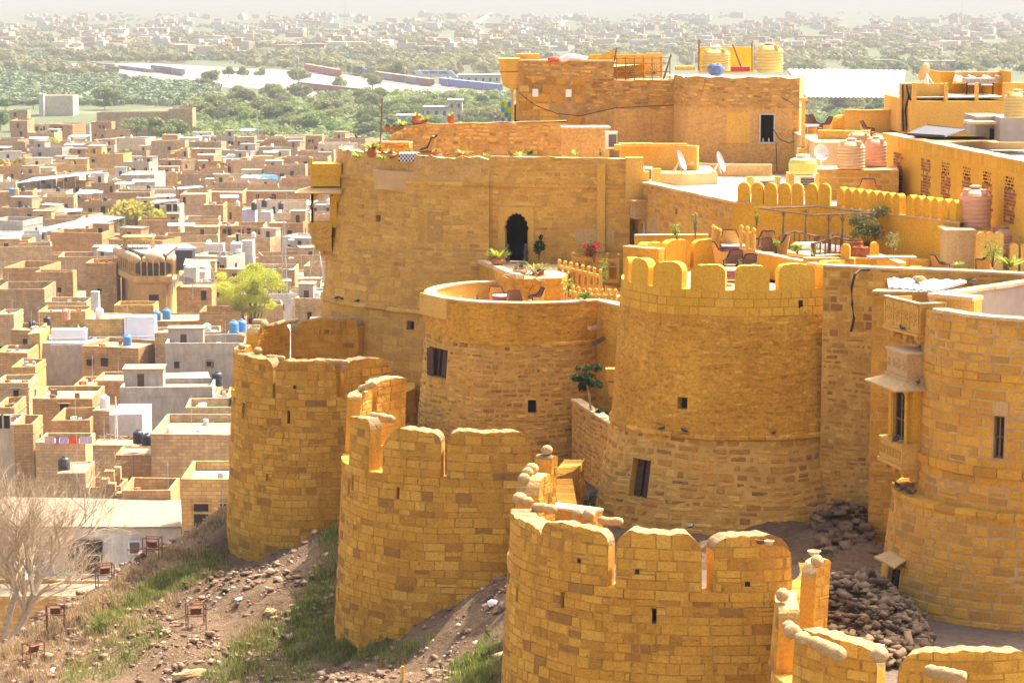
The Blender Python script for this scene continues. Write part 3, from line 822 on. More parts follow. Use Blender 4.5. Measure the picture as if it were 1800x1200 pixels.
def spout(label, px, py, Y, ang, L=.55, mat='dressed', pitch=-.25):
 x, y, z = at(px, py, Y); mb = MB()
 d = Vector((math.cos(ang), math.sin(ang), pitch)).normalized(); q = Vector((-math.sin(ang), math.cos(ang), 0)); up = d.cross(q)
 o = Vector((x, y, z)) - d * .35
 mb.extr([(-.09, 0), (.09, 0), (.09, .12), (.06, .12), (.06, .03), (-.06, .03), (-.06, .12), (-.09, .12)], o, q, up if up.z > 0 else -up, d * (L + .35))
 tag(mb.build('water_spout', M[mat], origin=(x, y, z)), label, 'water spout', 'stone water spouts')
spout('stone water spout sticking out of the yellow band of the great round tower', 1404, 540, 87.4, R_(-62))
hb = MB(); patch(hb, SB, ring_u(SB, 1404, -10.5), ring_u(SB, 1411, -10.5), -10.62, -10.36, .012, .02); tag(hb.build('drain_opening', M['dark'], rt))
# ---------------------------------------------------------------- middle round tower with the small dining terrace
def mprof(v): return 0 if v > -13.6 else (-13.6 - v) * .09
SM = Cyl(.62, 103.8, 4.15, -12, prof=mprof)
rm = thing('round_tower', 'broad round tower of coursed rubble carrying a small dining terrace with white coping', 'tower', (.62, 103.8, FLOOR), group='inner round towers of the fort')
u0, u1 = SM.u(165), SM.u(345)
hs = [hole_px(SM, 928, 703, 943, 726), hole_px(SM, 753, 612, 786, 664)]
mb = MB()
masonry(mb, SM, u0, u1, FLOOR - .4, -13.62, holes=hs, seed=111, **RUB)
backing(mb, SM, u0, u1, FLOOR - .4, -13.62, holes=hs, m=1)
backing(mb, SM, u0, u1, -13.62, -12.05, m=2, step=.3); masonry(mb, SM, u0, u1, -13.62, -12.1, seed=113, m=2, **{**RUB, 'out': .004, 'rough': .01, 'skip': .4, 'bev': .05})
backing(mb, SM, u1, SM.u(525), FLOOR, -12.05, m=2)
backing(mb, Off(SM, -.38), 0, SM.u(360), -13, -12.05, m=3, flip=True)
mb.build('wall', [M['rubble'], M['mortar'], M['yplaster'], M['dressed']], rm)
b2 = MB(); band(b2, SM, SM.u(205), u1, [(0, -13.7), (.05, -13.68), (.05, -13.58), (0, -13.55)], seed=3, stone_len=(.4, 1.2), jit=.02); b2.build('moulding', M['yplaster'], rm)
c = MB(); slab(c, SM, SM.u(100), SM.u(338), -12.05, .07, .04, -.42, 0, 3, step=.25); c.build('coping', M['coping'], rm)
addwin(rm, SM, hs[0], .3)
addwin(rm, SM, hs[1], .55, shutter=M['wood'], ms=M['rubble'])
fl = MB(); fl.lathe([(0.0, 0), (3.8, 0)], 40, (.62, 103.8, -12.85)); fl.build('floor', M['terrace'], rm)
sh = MB(); a = Vector(SM.P(hs[1][0] - .02, -15, .03)); sh.extr([(0, 0), (.5, .0), (.5, 1.1), (0, 1.1)], (a.x, a.y, hs[1][2]), (.55, -.83, 0), (0, 0, 1), (.03, .02, 0)); sh.build('open_shutter', M['wood'], rm)
cb = MB(); x, y, z = at(770, 540, 101.6)
Q = [(-3.75, 103.0), (-2.62, 100.95), (-2.2, 101.2), (-3.3, 103.3)]
for a, b in ((0, 1), (1, 2), (3, 0)):
 (xa, ya), (xb, yb) = Q[a], Q[b]
 w_ = Vector((xb - xa, yb - ya, 0)); n_ = Vector((w_.y, -w_.x, 0)).normalized() * .06
 cb.extr([(0, 0), (1, 0), (1, 1), (0, 1)], (xa, ya, -12.75), w_, (0, 0, .78), n_ * -1)
cb.prism(Q, -12.82, -12.75)
for f in (.12, .88):
 px_, py_ = Q[0][0] + (Q[1][0] - Q[0][0]) * f, Q[0][1] + (Q[1][1] - Q[0][1]) * f
 cb.box(px_ - .02, px_ + .3, py_, py_ + .35, -13.1, -12.8, taper=.05)
cb.build('corner_box', M['dressed'], rm)
S, _ = wall('parapet_wall', 'short angled parapet between the dining terrace and the great round tower', (3.35, 100.5), (4.75, 97.6), FLOOR, -12.05, .4, 'yplaster', 'mortar', None, 'coping', seed=4)
spout('grey pipe spout under the right end of the dining terrace coping', 1052, 577, 100.1, R_(-140), .5, 'coping', -.05)
spout('wooden spout poking out low beside the great round tower', 1062, 597, 99.9, R_(-150), .6, 'oldwood', -.35)
S, _ = wall('retaining_wall', 'low curved retaining wall with a papaya plant behind it', (2.35, 99.0), (3.75, 92.6), FLOOR, -15.75, .3, 'rubble', 'mortar', RUB, 'coping', seed=8)
mb = MB(); mb.prism([(2.5, 99), (3.9, 92.8), (6, 94), (6, 100), (3.5, 101)], FLOOR, -16.3); tag(mb.build('planting_ground', M['soil'], origin=(4, 97, FLOOR)), 'packed soil behind the low retaining wall', kind='structure')
# ---------------------------------------------------------------- big left building: a round bastion and a straight wing
SL = Cyl(-1.0, 118.0, 7.03, -7.0, .115, (-1.0, 226, 26))
rl = thing('fort_mansion', 'large battered sandstone mansion with a scalloped arched doorway and potted roof terrace', 'mansion', (-1.0, 118.0, FLOOR))
def Ltop(u):
 a = math.degrees(u / SL.R)
 return -7.02 + .10 * math.sin(a * .9) * .5 + .05 * math.sin(a * 2.3) - (.07 if 250 < a < 258 else 0)
u0, u1 = SL.u(168), SL.u(270)
hs = [hole_px(SL, 660, 378, 669, 390), hole_px(SL, 715, 564, 728, 580)]
mb = MB()
masonry(mb, SL, u0, u1, -8.15, -6.9, top=Ltop, seed=120, m=2, **{**CRS, 'ch': (.3, .4), 'cw': (.5, 1.2), 'joint': .012, 'out': .006})
masonry(mb, SL, u0, u1, -12.1, -8.2, holes=hs, seed=121, **CRS)
masonry(mb, SL, u0, u1, FLOOR - .5, -12.1, holes=hs, seed=122, **{**CRS, 'ch': (.3, .46), 'cw': (.4, 1.0)})
backing(mb, SL, u0, u1, FLOOR - .5, -6.9, holes=hs, m=1, top=Ltop)
backing(mb, Off(SL, -.5), u0, u1, -7.9, -6.9, m=1, flip=True, top=lambda u: Ltop(u))
n = 24
b = len(mb.v)
for i in range(n + 1):
 u = u0 + (u1 - u0) * i / n; mb.v += [SL.P(u, Ltop(u) - .01, 0), SL.P(u, Ltop(u) - .01, -.5)]
for i in range(n): mb.f.append((b + 2 * i, b + 2 * i + 2, b + 2 * i + 3, b + 2 * i + 1)); mb.m.append(3); mb.r.append(.6)
mb.build('round_wall', [M['pinkstone'], M['mortar'], M['tplaster'], M['coping']], rl)
FL = Flat(-1.0, 110.98, 5.05, 109.35, zt=-7.0)
da, db = FL.uv(884.5, 420)[0], FL.uv(931, 420)[0]
door = (da, db, -11.5, FL.uv(907, 372)[1])
fh = [door, (FL.uv(845, 400)[0] - .02, FL.uv(845, 400)[0], -12, -12)]
mb = MB()
Lt2 = lambda u: -6.95 + .03 * math.sin(u * 3) + .02 * math.sin(u * 7.7)
masonry(mb, FL, 0, FL.L, -8.2, -6.85, top=Lt2, seed=125, **{**RUB, 'cw': (.25, .6)})
masonry(mb, FL, 0, FL.L, -12.9, -8.25, holes=[(door[0] - .22, door[1] + .22, door[2], door[3] + .22)], seed=126, **CRS)
backing(mb, FL, 0, FL.L, FLOOR, -6.85, holes=[door], m=1, top=Lt2)
mb.add([FL.P(0, -6.97, 0), FL.P(FL.L, -6.97, 0), FL.P(FL.L, -6.97, -.5), FL.P(0, -6.97, -.5)], [(0, 1, 2, 3)], 2)
backing(mb, Off(FL, -.5), 0, FL.L, -7.9, -6.97, m=1, flip=True)
mb.build('straight_wall', [M['pinkstone'], M['mortar'], M['coping']], rl)
b2 = MB(); prof = [(0, -8.3), (.05, -8.27), (.09, -8.21), (.09, -8.14), (0, -8.09)]
band(b2, SL, u0, u1, prof, stone_len=(.7, 1.6), seed=5, jit=.01); band(b2, FL, 0, FL.L, prof, stone_len=(.7, 1.6), seed=6, jit=.01)
b2.build('cornice', M['pinkstone'], rl)
b2 = MB(); band(b2, SL, u0, u1, [(0, -13.98), (.06, -13.95), (.13, -13.86), (.10, -13.78), (0, -13.72)], stone_len=(.7, 1.6), seed=5, jit=.012)
b2.build('moulding', M['pinkstone'], rl)
b2 = MB(); patch(b2, FL, .0, .1, -12.9, -8.3, .05, .08); patch(b2, FL, 4.85, 5.2, -12.9, -7.2, .12, .2); b2.build('pilaster', M['dressed'], rl)
addwin(rl, SL, hs[0], .3); addwin(rl, SL, hs[1], .4)
for i, (x0, y0, x1, y1) in enumerate([(735, 372, 752, 424), (752, 372, 778, 424), (1012, 402, 1080, 430)]):
 S_ = SL if x1 < 845 else FL
 b2 = MB(); h = hole_px(S_, x0, y0, x1, y1); patch(b2, S_, *h, .03, .05, r=(.2, .05, .6)[i]); b2.build('blind_panel', M['pinkstone'] if i < 2 else M['tan_dressed'], rl)
def scallop(w_, h_, n=9, spring=.55):
 """outline of an arched opening in a unit frame: points from the left spring over the top to the right"""
 pts = []
 for k in range(n):
  a0, a1 = math.pi * (1 - k / n), math.pi * (1 - (k + 1) / n)
  for j in range(5):
   a = a0 + (a1 - a0) * j / 5
   f = 1 + .10 * math.sin(math.pi * j / 5)
   pts.append((w_ / 2 + math.cos(a) * w_ / 2 * .86 * f, spring * h_ + math.sin(a) * (1 - spring) * h_ * .86 * f))
 pts.append((w_ / 2 + w_ / 2 * .86, spring * h_))
 return pts
def arch_panel(mb, S, h, d=.03, th=.18, n=9, spring=.6, m=0):
 a, b, c, e = h; w_, hh = b - a, e - c
 pts = scallop(w_, hh, n, spring)
 loop = [(0, 0), (0, hh), (w_ / 2, hh), (w_, hh), (w_, 0), (w_ * .93, 0)]
 base = len(mb.v)
 inner = [(w_ * .07, 0)] + pts + [(w_ * .93, 0)]
 outer = []
 for (x, y) in inner:
  if y <= spring * hh + 1e-6: outer.append((0 if x < w_ / 2 else w_, y))
  else:
   cx, cy = w_ / 2, spring * hh
   dx, dy = x - cx, y - cy
   k = min((w_ / 2) / abs(dx) if abs(dx) > 1e-6 else 9, (hh - cy) / dy if dy > 1e-6 else 9)
   outer.append((cx + dx * k, cy + dy * k))
 for (x, y), (X, Z) in zip(inner, outer):
  mb.v += [S.P(a + x, c + y, d), S.P(a + X, c + Z, d), S.P(a + x, c + y, d - th)]
 for i in range(len(inner) - 1):
  q = base + i * 3
  mb.f += [(q, q + 3, q + 4, q + 1), (q + 2, q + 5, q + 3, q)]; mb.m += [m, m]; mb.r += [.5, .5]
dm = MB(); recess(dm, FL, door, 2.2, 1, 1, d0=-.25); arch_panel(dm, FL, door, .02, .3, 9, .62)
g = .2
for h in ((door[0] - g, door[0], door[2], door[3] + g), (door[1], door[1] + g, door[2], door[3] + g), (door[0], door[1], door[3], door[3] + g)): patch(dm, FL, *h, .05, .08)
dm.build('doorway', [M['dressed'], M['dark']], rl)
fl = MB(); fl.prism([(-7.4, 118), (-6, 113.8), (-3, 111.7), (-1, 111.4), (4.8, 109.8), (9, 112), (9, 122), (-7, 124)], -8.6, -7.75); fl.build('roof', M['terrace'], rl)
fl = MB(); fl.box(-1.2, 5, 111.2, 116, FLOOR, -12.95, rz=-.26); fl.build('foundation', M['dark'], rl)
mb = MB(); P4 = [(-1.98, 112.6), (.2, 104.2), (.55, 104.4), (2.05, 104.7), (2.7, 108.2), (5.0, 109.3), (-.9, 111)]
mb.prism(P4, -12.9, -11.58)
o = mb.build('landing', M['yplaster'], origin=(.5, 108, -12.9)); tag(o, 'raised triangular landing with white paving in front of the arched doorway', 'landing')
mb = MB(); mb.prism([(-1.9, 112.4), (.2, 104.6), (2.0, 104.75), (2.6, 108.2), (4.9, 109.2), (-.9, 110.9)], -11.576, -11.56); p = mb.build('paving', M['coping']); p.location = (-.5, -108, 12.9); p.parent = o;
mb = MB(); Sx = Flat(-2.0, 112.7, .24, 104.2); slab(mb, Sx, 0, Sx.L, -11.56, .16, .06, -.28, 0, 4); c = mb.build('coping', M['coping']); c.location = (-.5, -108, 12.9); c.parent = o
mb = MB(); mb.prism([(2.2, 101.6), (3.8, 101), (5.2, 98.5), (7, 99.5), (5.2, 109.3), (2.8, 108.2), (2.0, 104.7)], FLOOR, -12.6); tag(mb.build('terrace_ground', M['terrace'], origin=(4, 104, FLOOR)), 'paved ground of the small planted court', kind='structure')
# ---------------------------------------------------------------- roof things on the left building
LW = lambda u: -6.45 + .52 * min(1, u / 1.1) + .02 * math.sin(u * 4) + .012 * u
S, _ = wall('garden_wall', 'long low rubble wall behind the roof terrace, its top sloping at the left', (-5.6, 117.6), (2.6, 119.4), -7.8, -5.9, .4, 'rubble', 'mortar_brown', RUB, None, seed=15, top=lambda u: LW(u))
S, _ = wall('garden_wall', 'short dry stone wall piece carrying flower pots at the terrace corner', (-6.2, 117.4), (-4.7, 116.9), -7.8, -6.75, .5, 'rubble', 'joint_dark', RUB, 'coping', seed=16)
mb = MB(); mb.box(2.25, 4.3, 114, 115.4, -7.75, -5.92, rz=.05); r = thing('stair_hut', 'plain tan stair hut with a pale flat top behind the mansion parapet', 'hut', (3.3, 114.7, -7.75))
mb.build('wall', M['tplaster'], r); mb = MB(); mb.box(2.2, 4.36, 113.95, 115.5, -5.92, -5.85, rz=.05); mb.build('roof', M['coping'], r)
mb = MB(); mb.box(4.85, 5.6, 109.1, 109.7, -9, -6.9, 0); mb.box(5.6, 5.85, 109.2, 109.6, -9, -7.5)
tag(mb.build('gate_post', M['dressed'], origin=(5.2, 109.4, -9)), 'thick yellow end post where the mansion wall meets the white roof', 'post')
jb = thing('hanging_balcony', 'yellow stone balcony with an open arch hanging from the far left corner of the mansion', 'balcony', (-8.8, 116.6, -12))
def bx_px(mb, x0, x1, y0, y1, Y0, dep, m=0, sh=0):
 """a box whose near face covers the photo rectangle at distance Y0"""
 a, b = at(x0, y1, Y0), at(x1, y0, Y0)
 mb.box(a[0], b[0], Y0, Y0 + dep, a[2], b[2], m, .5)
Yb = 116.2
mb = MB()
bx_px(mb, 548, 600, 288, 305, Yb, 1.4); bx_px(mb, 546, 600, 305, 310, Yb - .06, 1.5); bx_px(mb, 546, 598, 310, 328, Yb - .02, 1.45)
for x in (546, 549): pass
bx_px(mb, 545, 549, 282, 306, Yb - .05, .12); mb.ball(at(547, 279, Yb), .09)
mb.build('parapet', M['ypaint'], jb)
mb = MB(); a = at(548, 331, Yb); mb.add([(a[0] - .75, Yb - .5, a[2] - .18), (a[0] + 1.4, Yb - .5, a[2] - .18), (a[0] + 1.4, Yb + 1.5, a[2] + .02), (a[0], Yb + .05, a[2] + .02), (a[0] - .75, Yb + 1.6, a[2] - .18), (a[0] + 1.4, Yb - .0, a[2] + .02), (a[0], Yb + 1.5, a[2] + .02)],
 [(0, 1, 5, 3), (0, 3, 6, 4), (3, 5, 2, 6)]); mb.add([(a[0] - .75, Yb - .5, a[2] - .22), (a[0] + 1.4, Yb - .5, a[2] - .22), (a[0] + 1.4, Yb + 1.6, a[2] - .22), (a[0] - .75, Yb + 1.6, a[2] - .22), (a[0] - .75, Yb - .5, a[2] - .18), (a[0] + 1.4, Yb - .5, a[2] - .18), (a[0] - .75, Yb + 1.6, a[2] - .18)], [(3, 2, 1, 0), (0, 1, 5, 4), (3, 0, 4, 6)])
mb.build('awning_slab', M['tan_dressed'], jb)
JF = Flat(*at(547, 380, Yb)[:2], *at(598, 380, Yb)[:2])
h = (0, JF.L, at(547, 392, Yb)[2], at(547, 337, Yb)[2])
mb = MB(); arch_panel(mb, JF, h, 0, .12, 5, .45)
JF2 = Flat(*at(547, 380, Yb + 1.3)[:2], *at(598, 380, Yb + 1.3)[:2]); arch_panel(mb, JF2, h, 0, .1, 5, .45)
bx_px(mb, 547, 551, 337, 392, Yb, .12); bx_px(mb, 580, 592, 345, 400, Yb + .05, 1.2)
mb.build('arch', M['ypaint'], jb)
mb = MB(); bx_px(mb, 544, 583, 391, 412, Yb - .05, 1.4); bx_px(mb, 546, 582, 412, 417, Yb - .08, 1.4)
for k in (0, 1):
 c_ = at(555 + 16 * k, 403, Yb - .07)
 for j in range(6):
  a_ = j * math.pi / 3; mb.ball((c_[0] + .11 * math.cos(a_), c_[1], c_[2] + .11 * math.sin(a_)), .05, 6, 4, sc=(1, .5, 1))
mb.build('railing', M['dressed'], jb)
mb = MB(); z0_ = at(550, 417, Yb)[2]
xa, xb = at(547, 417, Yb)[0], at(583, 417, Yb)[0]
for i, (t0, t1, dz0, dz1) in enumerate(((0, .28, 0, .35), (.15, .5, .35, .65), (.4, .75, .65, .85))):
 mb.box(xa + t0, xb, Yb + t0 * .6, Yb + 1.3, z0_ - dz1, z0_ - dz0, taper=.0)
mb.tube([(xa + .2, Yb + .1, z0_ - .3), (xa + .2, Yb + .1, z0_ - .62)], [.09, .02], 8); mb.tube([(xa + .5, Yb + .1, z0_ - .6), (xa + .5, Yb + .1, z0_ - .95)], [.09, .02], 8)
mb.build('bracket', M['dressed'], jb)
# ---------------------------------------------------------------- upper house
uh = thing('upper_house', 'high tan house with rubble upper walls, roof tanks and one open window', 'house', (7, 122, -8.4))
A0, A1 = at(911, 160, 125.3), at(1184, 160, 122.8)
SW = Flat(A0[0], A0[1], A1[0], A1[1])
ub = SW.uv(1079, 120)[0]
zt = SW.uv(1000, 108)[1]; zm = SW.uv(1130, 142)[1]
wt = lambda u: zt if u < ub else zm
mb = MB()
zr = SW.uv(1100, 192)[1]
rb = SW.uv(1030, 190)[0]
masonry(mb, SW, 0, ub, zt - .72, zt, seed=131, **RUB); masonry(mb, SW, ub, SW.L, zr, zm - .02, seed=132, **{**RUB, 'ch': (.1, .2)})
masonry(mb, SW, rb, ub, zr, zt - .72, seed=133, **{**RUB, 'ch': (.1, .2)})
masonry(mb, SW, 0, rb, -6.7, zt - .72, seed=134, **{**CRS, 'ch': (.25, .5), 'cw': (.3, 1.3), 'jit': .03, 'joint': .03, 'skip': .25})
backing(mb, SW, 0, ub, -8.4, zt - .01, m=1); backing(mb, SW, ub, SW.L, -8.4, zr, m=2); backing(mb, SW, ub, SW.L, zr, zm - .01, m=1)
patch(mb, SW, .3, 1.95, zt - 1.15, zt - .75, .03, .05, 0, .1)
wing = mb.build('wing_wall', [M['rubble'], M['mortar_brown'], M['tplaster'], M['pinkstone']], uh)
mb = MB(); mb.add([SW.P(0, -8.4, 0), SW.P(0, -8.4, -5), SW.P(0, zt, -5), SW.P(0, zt, 0)], [(0, 1, 2, 3)])
mb.add([SW.P(0, zt - .25, 0), SW.P(ub, zt - .25, 0), SW.P(ub, zt - .25, -5), SW.P(0, zt - .25, -5)], [(0, 1, 2, 3)])
mb.add([SW.P(ub, zm - .02, 0), SW.P(SW.L, zm - .02, 0), SW.P(SW.L, zm - .02, -5), SW.P(ub, zm - .02, -5)], [(0, 1, 2, 3)])
mb.add([SW.P(0, -8.4, -5), SW.P(SW.L, -8.4, -5), SW.P(SW.L, zm, -5), SW.P(0, zm, -5)], [(3, 2, 1, 0)])
mb.build('wing_roof', M['tplaster'], uh)
mb = MB(); slab(mb, SW, 0, ub, zt, .06, .04, -.4, 0, 3); slab(mb, SW, ub, SW.L, zm, .05, .04, -.3, 0, 4); mb.build('coping', M['coping'], uh)
B0, B1, B2, B3 = at(1184, 200, 122.4), at(1209, 200, 119.2), at(1405, 200, 118.4), at(1412, 200, 124)
zb_ = -3.80
SA, SBk, SC_ = Flat(B0[0], B0[1], B1[0], B1[1]), Flat(B1[0], B1[1], B2[0], B2[1]), Flat(B2[0], B2[1], B3[0], B3[1])
win = hole_px(SBk, 1337, 202, 1360, 250); win = (win[0], win[1], win[2], win[3])
zp = SBk.uv(1300, 190)[1]
tp = lambda u: zb_ + .04 * math.sin(u * 5) + .03 * math.sin(u * 2.1)
mb = MB()
for S_, sd in ((SA, 141), (SBk, 142)):
 masonry(mb, S_, 0, S_.L, zp, zb_ + .1, top=tp, seed=sd, **{**RUB, 'ch': (.13, .2), 'cw': (.2, .45)})
 backing(mb, S_, 0, S_.L, zp, zb_ + .1, m=1, top=tp); backing(mb, S_, 0, S_.L, -8.5, zp, holes=[win] if S_ is SBk else [], m=2, step=.4)
masonry(mb, SBk, SBk.L - .35, SBk.L - .05, -6.9, zp, seed=147, **{**RUB, 'out': .03})
backing(mb, SC_, 0, SC_.L, -8.5, zb_, m=2)
mb.add([SA.P(0, zb_ - .12, 0), SBk.P(0, zb_ - .12, 0), SBk.P(SBk.L, zb_ - .12, 0), SC_.P(SC_.L, zb_ - .12, 0), (7.6, 127, zb_ - .12)], [(0, 1, 2, 3, 4)], 3)
patch(mb, SBk, *hole_px(SBk, 1277, 198, 1318, 252), .02, .04, 4)
mb.build('block_wall', [M['rubble'], M['mortar_brown'], M['tplaster'], M['whitefloor'], M['dressed']], uh)
addwin(uh, SBk, win, .5, frame=None, ms=M['greyplaster'])
mb = MB()
for h in ((win[0] - .06, win[0], win[2], win[3]), (win[1], win[1] + .06, win[2], win[3]), (win[0] - .06, win[1] + .06, win[3], win[3] + .06), (win[0] - .1, win[1] + .1, win[2] - .07, win[2])): patch(mb, SBk, *h, .05, .1)
mb.build('window_frame', M['greymetal'], uh)
mb = MB()
for dx in (.12, .38): mb.lathe([(0, 0), (.035, 0), (.035, .12), (.02, .15), (.02, .18), (0, .18)], 8, tuple(Vector(SBk.P(win[0] + dx, win[2], -.12))))
tag(mb.build('bottles', M['white'], uh))
orl = thing('corner_oriel', 'flared yellow oriel box on the left corner of the high house', 'oriel', (at(895, 200, 126)[0], 126, -6.2))
Yo = 125.4; mb = MB()
def frust(mb, x0, x1, xa, xb, yt, yb, Y, dep, m=0):
 a, b, c, d = at(x0, yt, Y), at(x1, yt, Y), at(xa, yb, Y), at(xb, yb, Y)
 vs = [(c[0], Y, c[2]), (d[0], Y, d[2]), (d[0], Y + dep, d[2]), (c[0], Y + dep, c[2]), (a[0], Y - .1, a[2]), (b[0], Y - .1, b[2]), (b[0], Y + dep, b[2]), (a[0], Y + dep, a[2])]
 mb.add(vs, [(0, 3, 2, 1), (4, 5, 6, 7), (0, 1, 5, 4), (1, 2, 6, 5), (2, 3, 7, 6), (3, 0, 4, 7)], m)
frust(mb, 876, 914, 879, 914, 103, 126, Yo, 1.6); frust(mb, 879, 912, 884, 912, 127, 150, Yo + .05, 1.5); frust(mb, 884, 912, 893, 912, 150, 156, Yo + .1, 1.4)
mb.build('flared_box', M['dressed'], orl)
mb = MB(); bx_px(mb, 898, 903, 156, 212, Yo + .2, .15); bx_px(mb, 907, 911, 156, 212, Yo + .1, .2); bx_px(mb, 896, 912, 153, 158, Yo + .1, .4); mb.build('post', M['dressed'], orl)
mb = MB(); rn = random.Random(4)
cols = [plain('glass_' + n, c, .3, .1, 3, 0) for n, c in (('blue', (.02, .22, .75)), ('green', (.16, .42, .04)), ('lime', (.42, .50, .03)), ('yellow', (.65, .38, .03)))]
for j in range(4):
 for i in range(3):
  q = [[1, 2, 0], [0, 1, 2], [2, 0, 1], [0, 3, 0]][j][i]
  bx_px(mb, 881 + i * 6, 886.7 + i * 6, 180 + j * 9, 188.6 + j * 9, Yo + .3, .03, q)
bx_px(mb, 880, 899, 179, 217, Yo + .34, .05, 3)
tag(mb.build('glass_screen', cols, origin=at(889, 215, Yo)), 'small screen of blue, green and yellow glass squares below the oriel', 'screen')
mb = MB(); bx_px(mb, 904, 911, 184, 216, Yo + .3, .05); tag(mb.build('green_door', plain('dark_green_paint', (.03, .09, .03)), origin=at(908, 216, Yo)), 'narrow dark green door beside the glass squares', 'door')
def pbox(name, label, cat, x0, x1, y0, y1, Y, dep, mat, group=None):
 mb = MB(); bx_px(mb, x0, x1, y0, y1, Y, dep); a = at((x0 + x1) / 2, y1, Y)
 return tag(mb.build(name, M[mat], origin=a), label, cat, group)
pbox('roof_wall', 'low yellow back wall of the high roof terrace behind the metal railing', 'wall', 1035, 1136, 96, 136, 128.5, .3, 'ypaint')
pbox('roof_wall', 'yellow end pier of the high roof terrace back wall', 'wall', 1136, 1165, 94, 134, 128, .3, 'dressed')
pbox('roof_wall', 'small yellow parapet block at the left end of the high roof', 'wall', 908, 948, 95, 108, 127, .8, 'dressed')
pbox('roof_wall', 'yellow brick wall with water tanks before it on the high roof', 'wall', 1229, 1325, 83, 128, 125.2, .3, 'ypaint')
pbox('roof_wall', 'short brick pier between the water tank and the pipe', 'wall', 1228, 1234, 84, 126, 124.8, .4, 'brickstone')
pbox('roof_slab', 'pile of yellow slabs at the left edge of the tank roof', 'slabs', 1188, 1222, 117, 124, 121.6, .6, 'dressed')
S, _ = wall('parapet_wall', 'long pale yellow parapet with slab coping in front of the tan block', (4.8, 114.6), (8.2, 113.6), -8.3, -6.75, .4, 'dressed', None, None, 'dressed', seed=31)
S, _ = wall('parapet_wall', 'low patched parapet at the foot of the tan block behind two dishes', (6.4, 117.4), (11.8, 116.4), -8.3, -7.75, .3, 'tan_dressed', None, None, 'coping', seed=32)
# ---------------------------------------------------------------- wing with two arched openings, white roof
cw_ = thing('side_wing', 'side wing in mortared yellow blocks with two small arched openings under a white flat roof', 'house', (7, 105, -12.9))
SC1 = Flat(4.85, 111.6, 8.58, 98.8)
h1 = hole_px(SC1, 1099.5, 388, 1114, 432); h2 = hole_px(SC1, 1123, 388, 1136, 420)
h1 = (h1[0], h1[1], -12.6, h1[3]); h2 = (h2[0], h2[1], -12.6, h2[3])
mb = MB(); zc = -8.02
dz = h1[3] + .35
masonry(mb, SC1, 0, SC1.L, dz, zc, seed=151, **BRK)
masonry(mb, SC1, SC1.uv(1160, 420)[0], SC1.L, -12.9, dz, seed=152, **BRK)
backing(mb, SC1, 0, SC1.L, -12.9, zc, holes=[h1, h2], m=1)
patch(mb, SC1, 0, h1[0] - .25, -12.9, dz, .03, .05, 2);
mb.build('wall', [M['brickstone'], M['mortar_pink'], M['dressed']], cw_)
for h in (h1, h2):
 q = MB(); recess(q, SC1, h, .5, 0, 1, d0=0); arch_panel(q, SC1, h, .03, .15, 5, .8); q.build('arched_window', [M['dressed'], M['dark']], cw_)
q = MB(); slab(q, SC1, 0, SC1.L, zc, .1, .08, -.45, 0, 5, lens=(1, 2)); q.build('coping', M['coping'], cw_)
q = MB(); q.prism([(5, 111.5), (8.8, 98.9), (12.6, 97.8), (15.6, 107.5), (14.5, 118), (5, 119)], FLOOR, -8.25); q.build('roof', M['whitefloor'], cw_)
q = MB(); ua = SC1.uv(1112, 365)[0]; ubb = SC1.uv(1137, 365)[0]; zt_, zb2 = SC1.uv(1125, 352)[1], SC1.uv(1125, 378)[1]
for (d, ex, z0, z1) in ((.55, .1, zb2 - .08, zb2), (.5, .0, zb2, zt_), (.65, .15, zt_, zt_ + .07)):
 P_ = [SC1.P(ua - ex, z0, 0), SC1.P(ubb + ex, z0, 0), SC1.P(ubb + ex, z0, d), SC1.P(ua - ex, z0, d)]
 q.add(P_ + [(x, y, z1) for x, y, _ in P_], [(0, 1, 2, 3), (7, 6, 5, 4), (0, 4, 5, 1), (1, 5, 6, 2), (2, 6, 7, 3), (3, 7, 4, 0)])
for k in range(6):
 u = ua + .06 + (ubb - ua - .12) * k / 5; patch(q, SC1, u - .02, u + .02, zb2 + .05, zt_ - .05, .53, .05)
q.build('balcony', M['tan_dressed'], cw_)
q = MB(); S_ = SC1; u, v = SC1.uv(1190, 372)
for a_, r_ in ((0, 0), (72, .09), (144, .09), (216, .09), (288, .09)): q.ball(S_.P(u + r_ * math.cos(R_(a_)), v + r_ * 1.1 * math.sin(R_(a_)), .02), .035, 6, 4)
q.build('carved_rosette', M['rust'], cw_)
# ---------------------------------------------------------------- yellow terrace walls with rows of rounded merlons
yw = thing('battlement_wall', 'bright yellow terrace wall topped by two rows of rounded merlons', 'wall', (12.4, 97.5, -10.4))
SY1, SY2 = Flat(8.5, 98.6, 12.45, 97.45), Flat(12.45, 97.45, 15.95, 90.9)
mb = MB()
for S_, z in ((SY1, -8.0), (SY2, -8.05)):
 backing(mb, S_, 0, S_.L, -10.6, z, m=0, step=.4); backing(mb, Off(S_, -.35), 0, S_.L, -10.6, z, m=0, flip=True)
 mb.add([S_.P(0, z, 0), S_.P(S_.L, z, 0), S_.P(S_.L, z, -.35), S_.P(0, z, -.35)], [(0, 1, 2, 3)], 0)
mb.add([SY1.P(0, -10.6, -.35), SY1.P(0, -10.6, 0), SY1.P(0, -8, 0), SY1.P(0, -8, -.35)], [(0, 1, 2, 3)])
mb.build('wall', M['ypaint'], yw)
mb = MB(); slab(mb, SY1, 0, .9, -8.0, .05, .04, -.4); mb.build('coping', M['coping'], yw)
mb = MB(); band(mb, SY2, 0, SY2.L, [(0, -8.12), (.04, -8.1), (.04, -8.03), (0, -8.02)]); mb.build('moulding', M['tan_dressed'], yw)
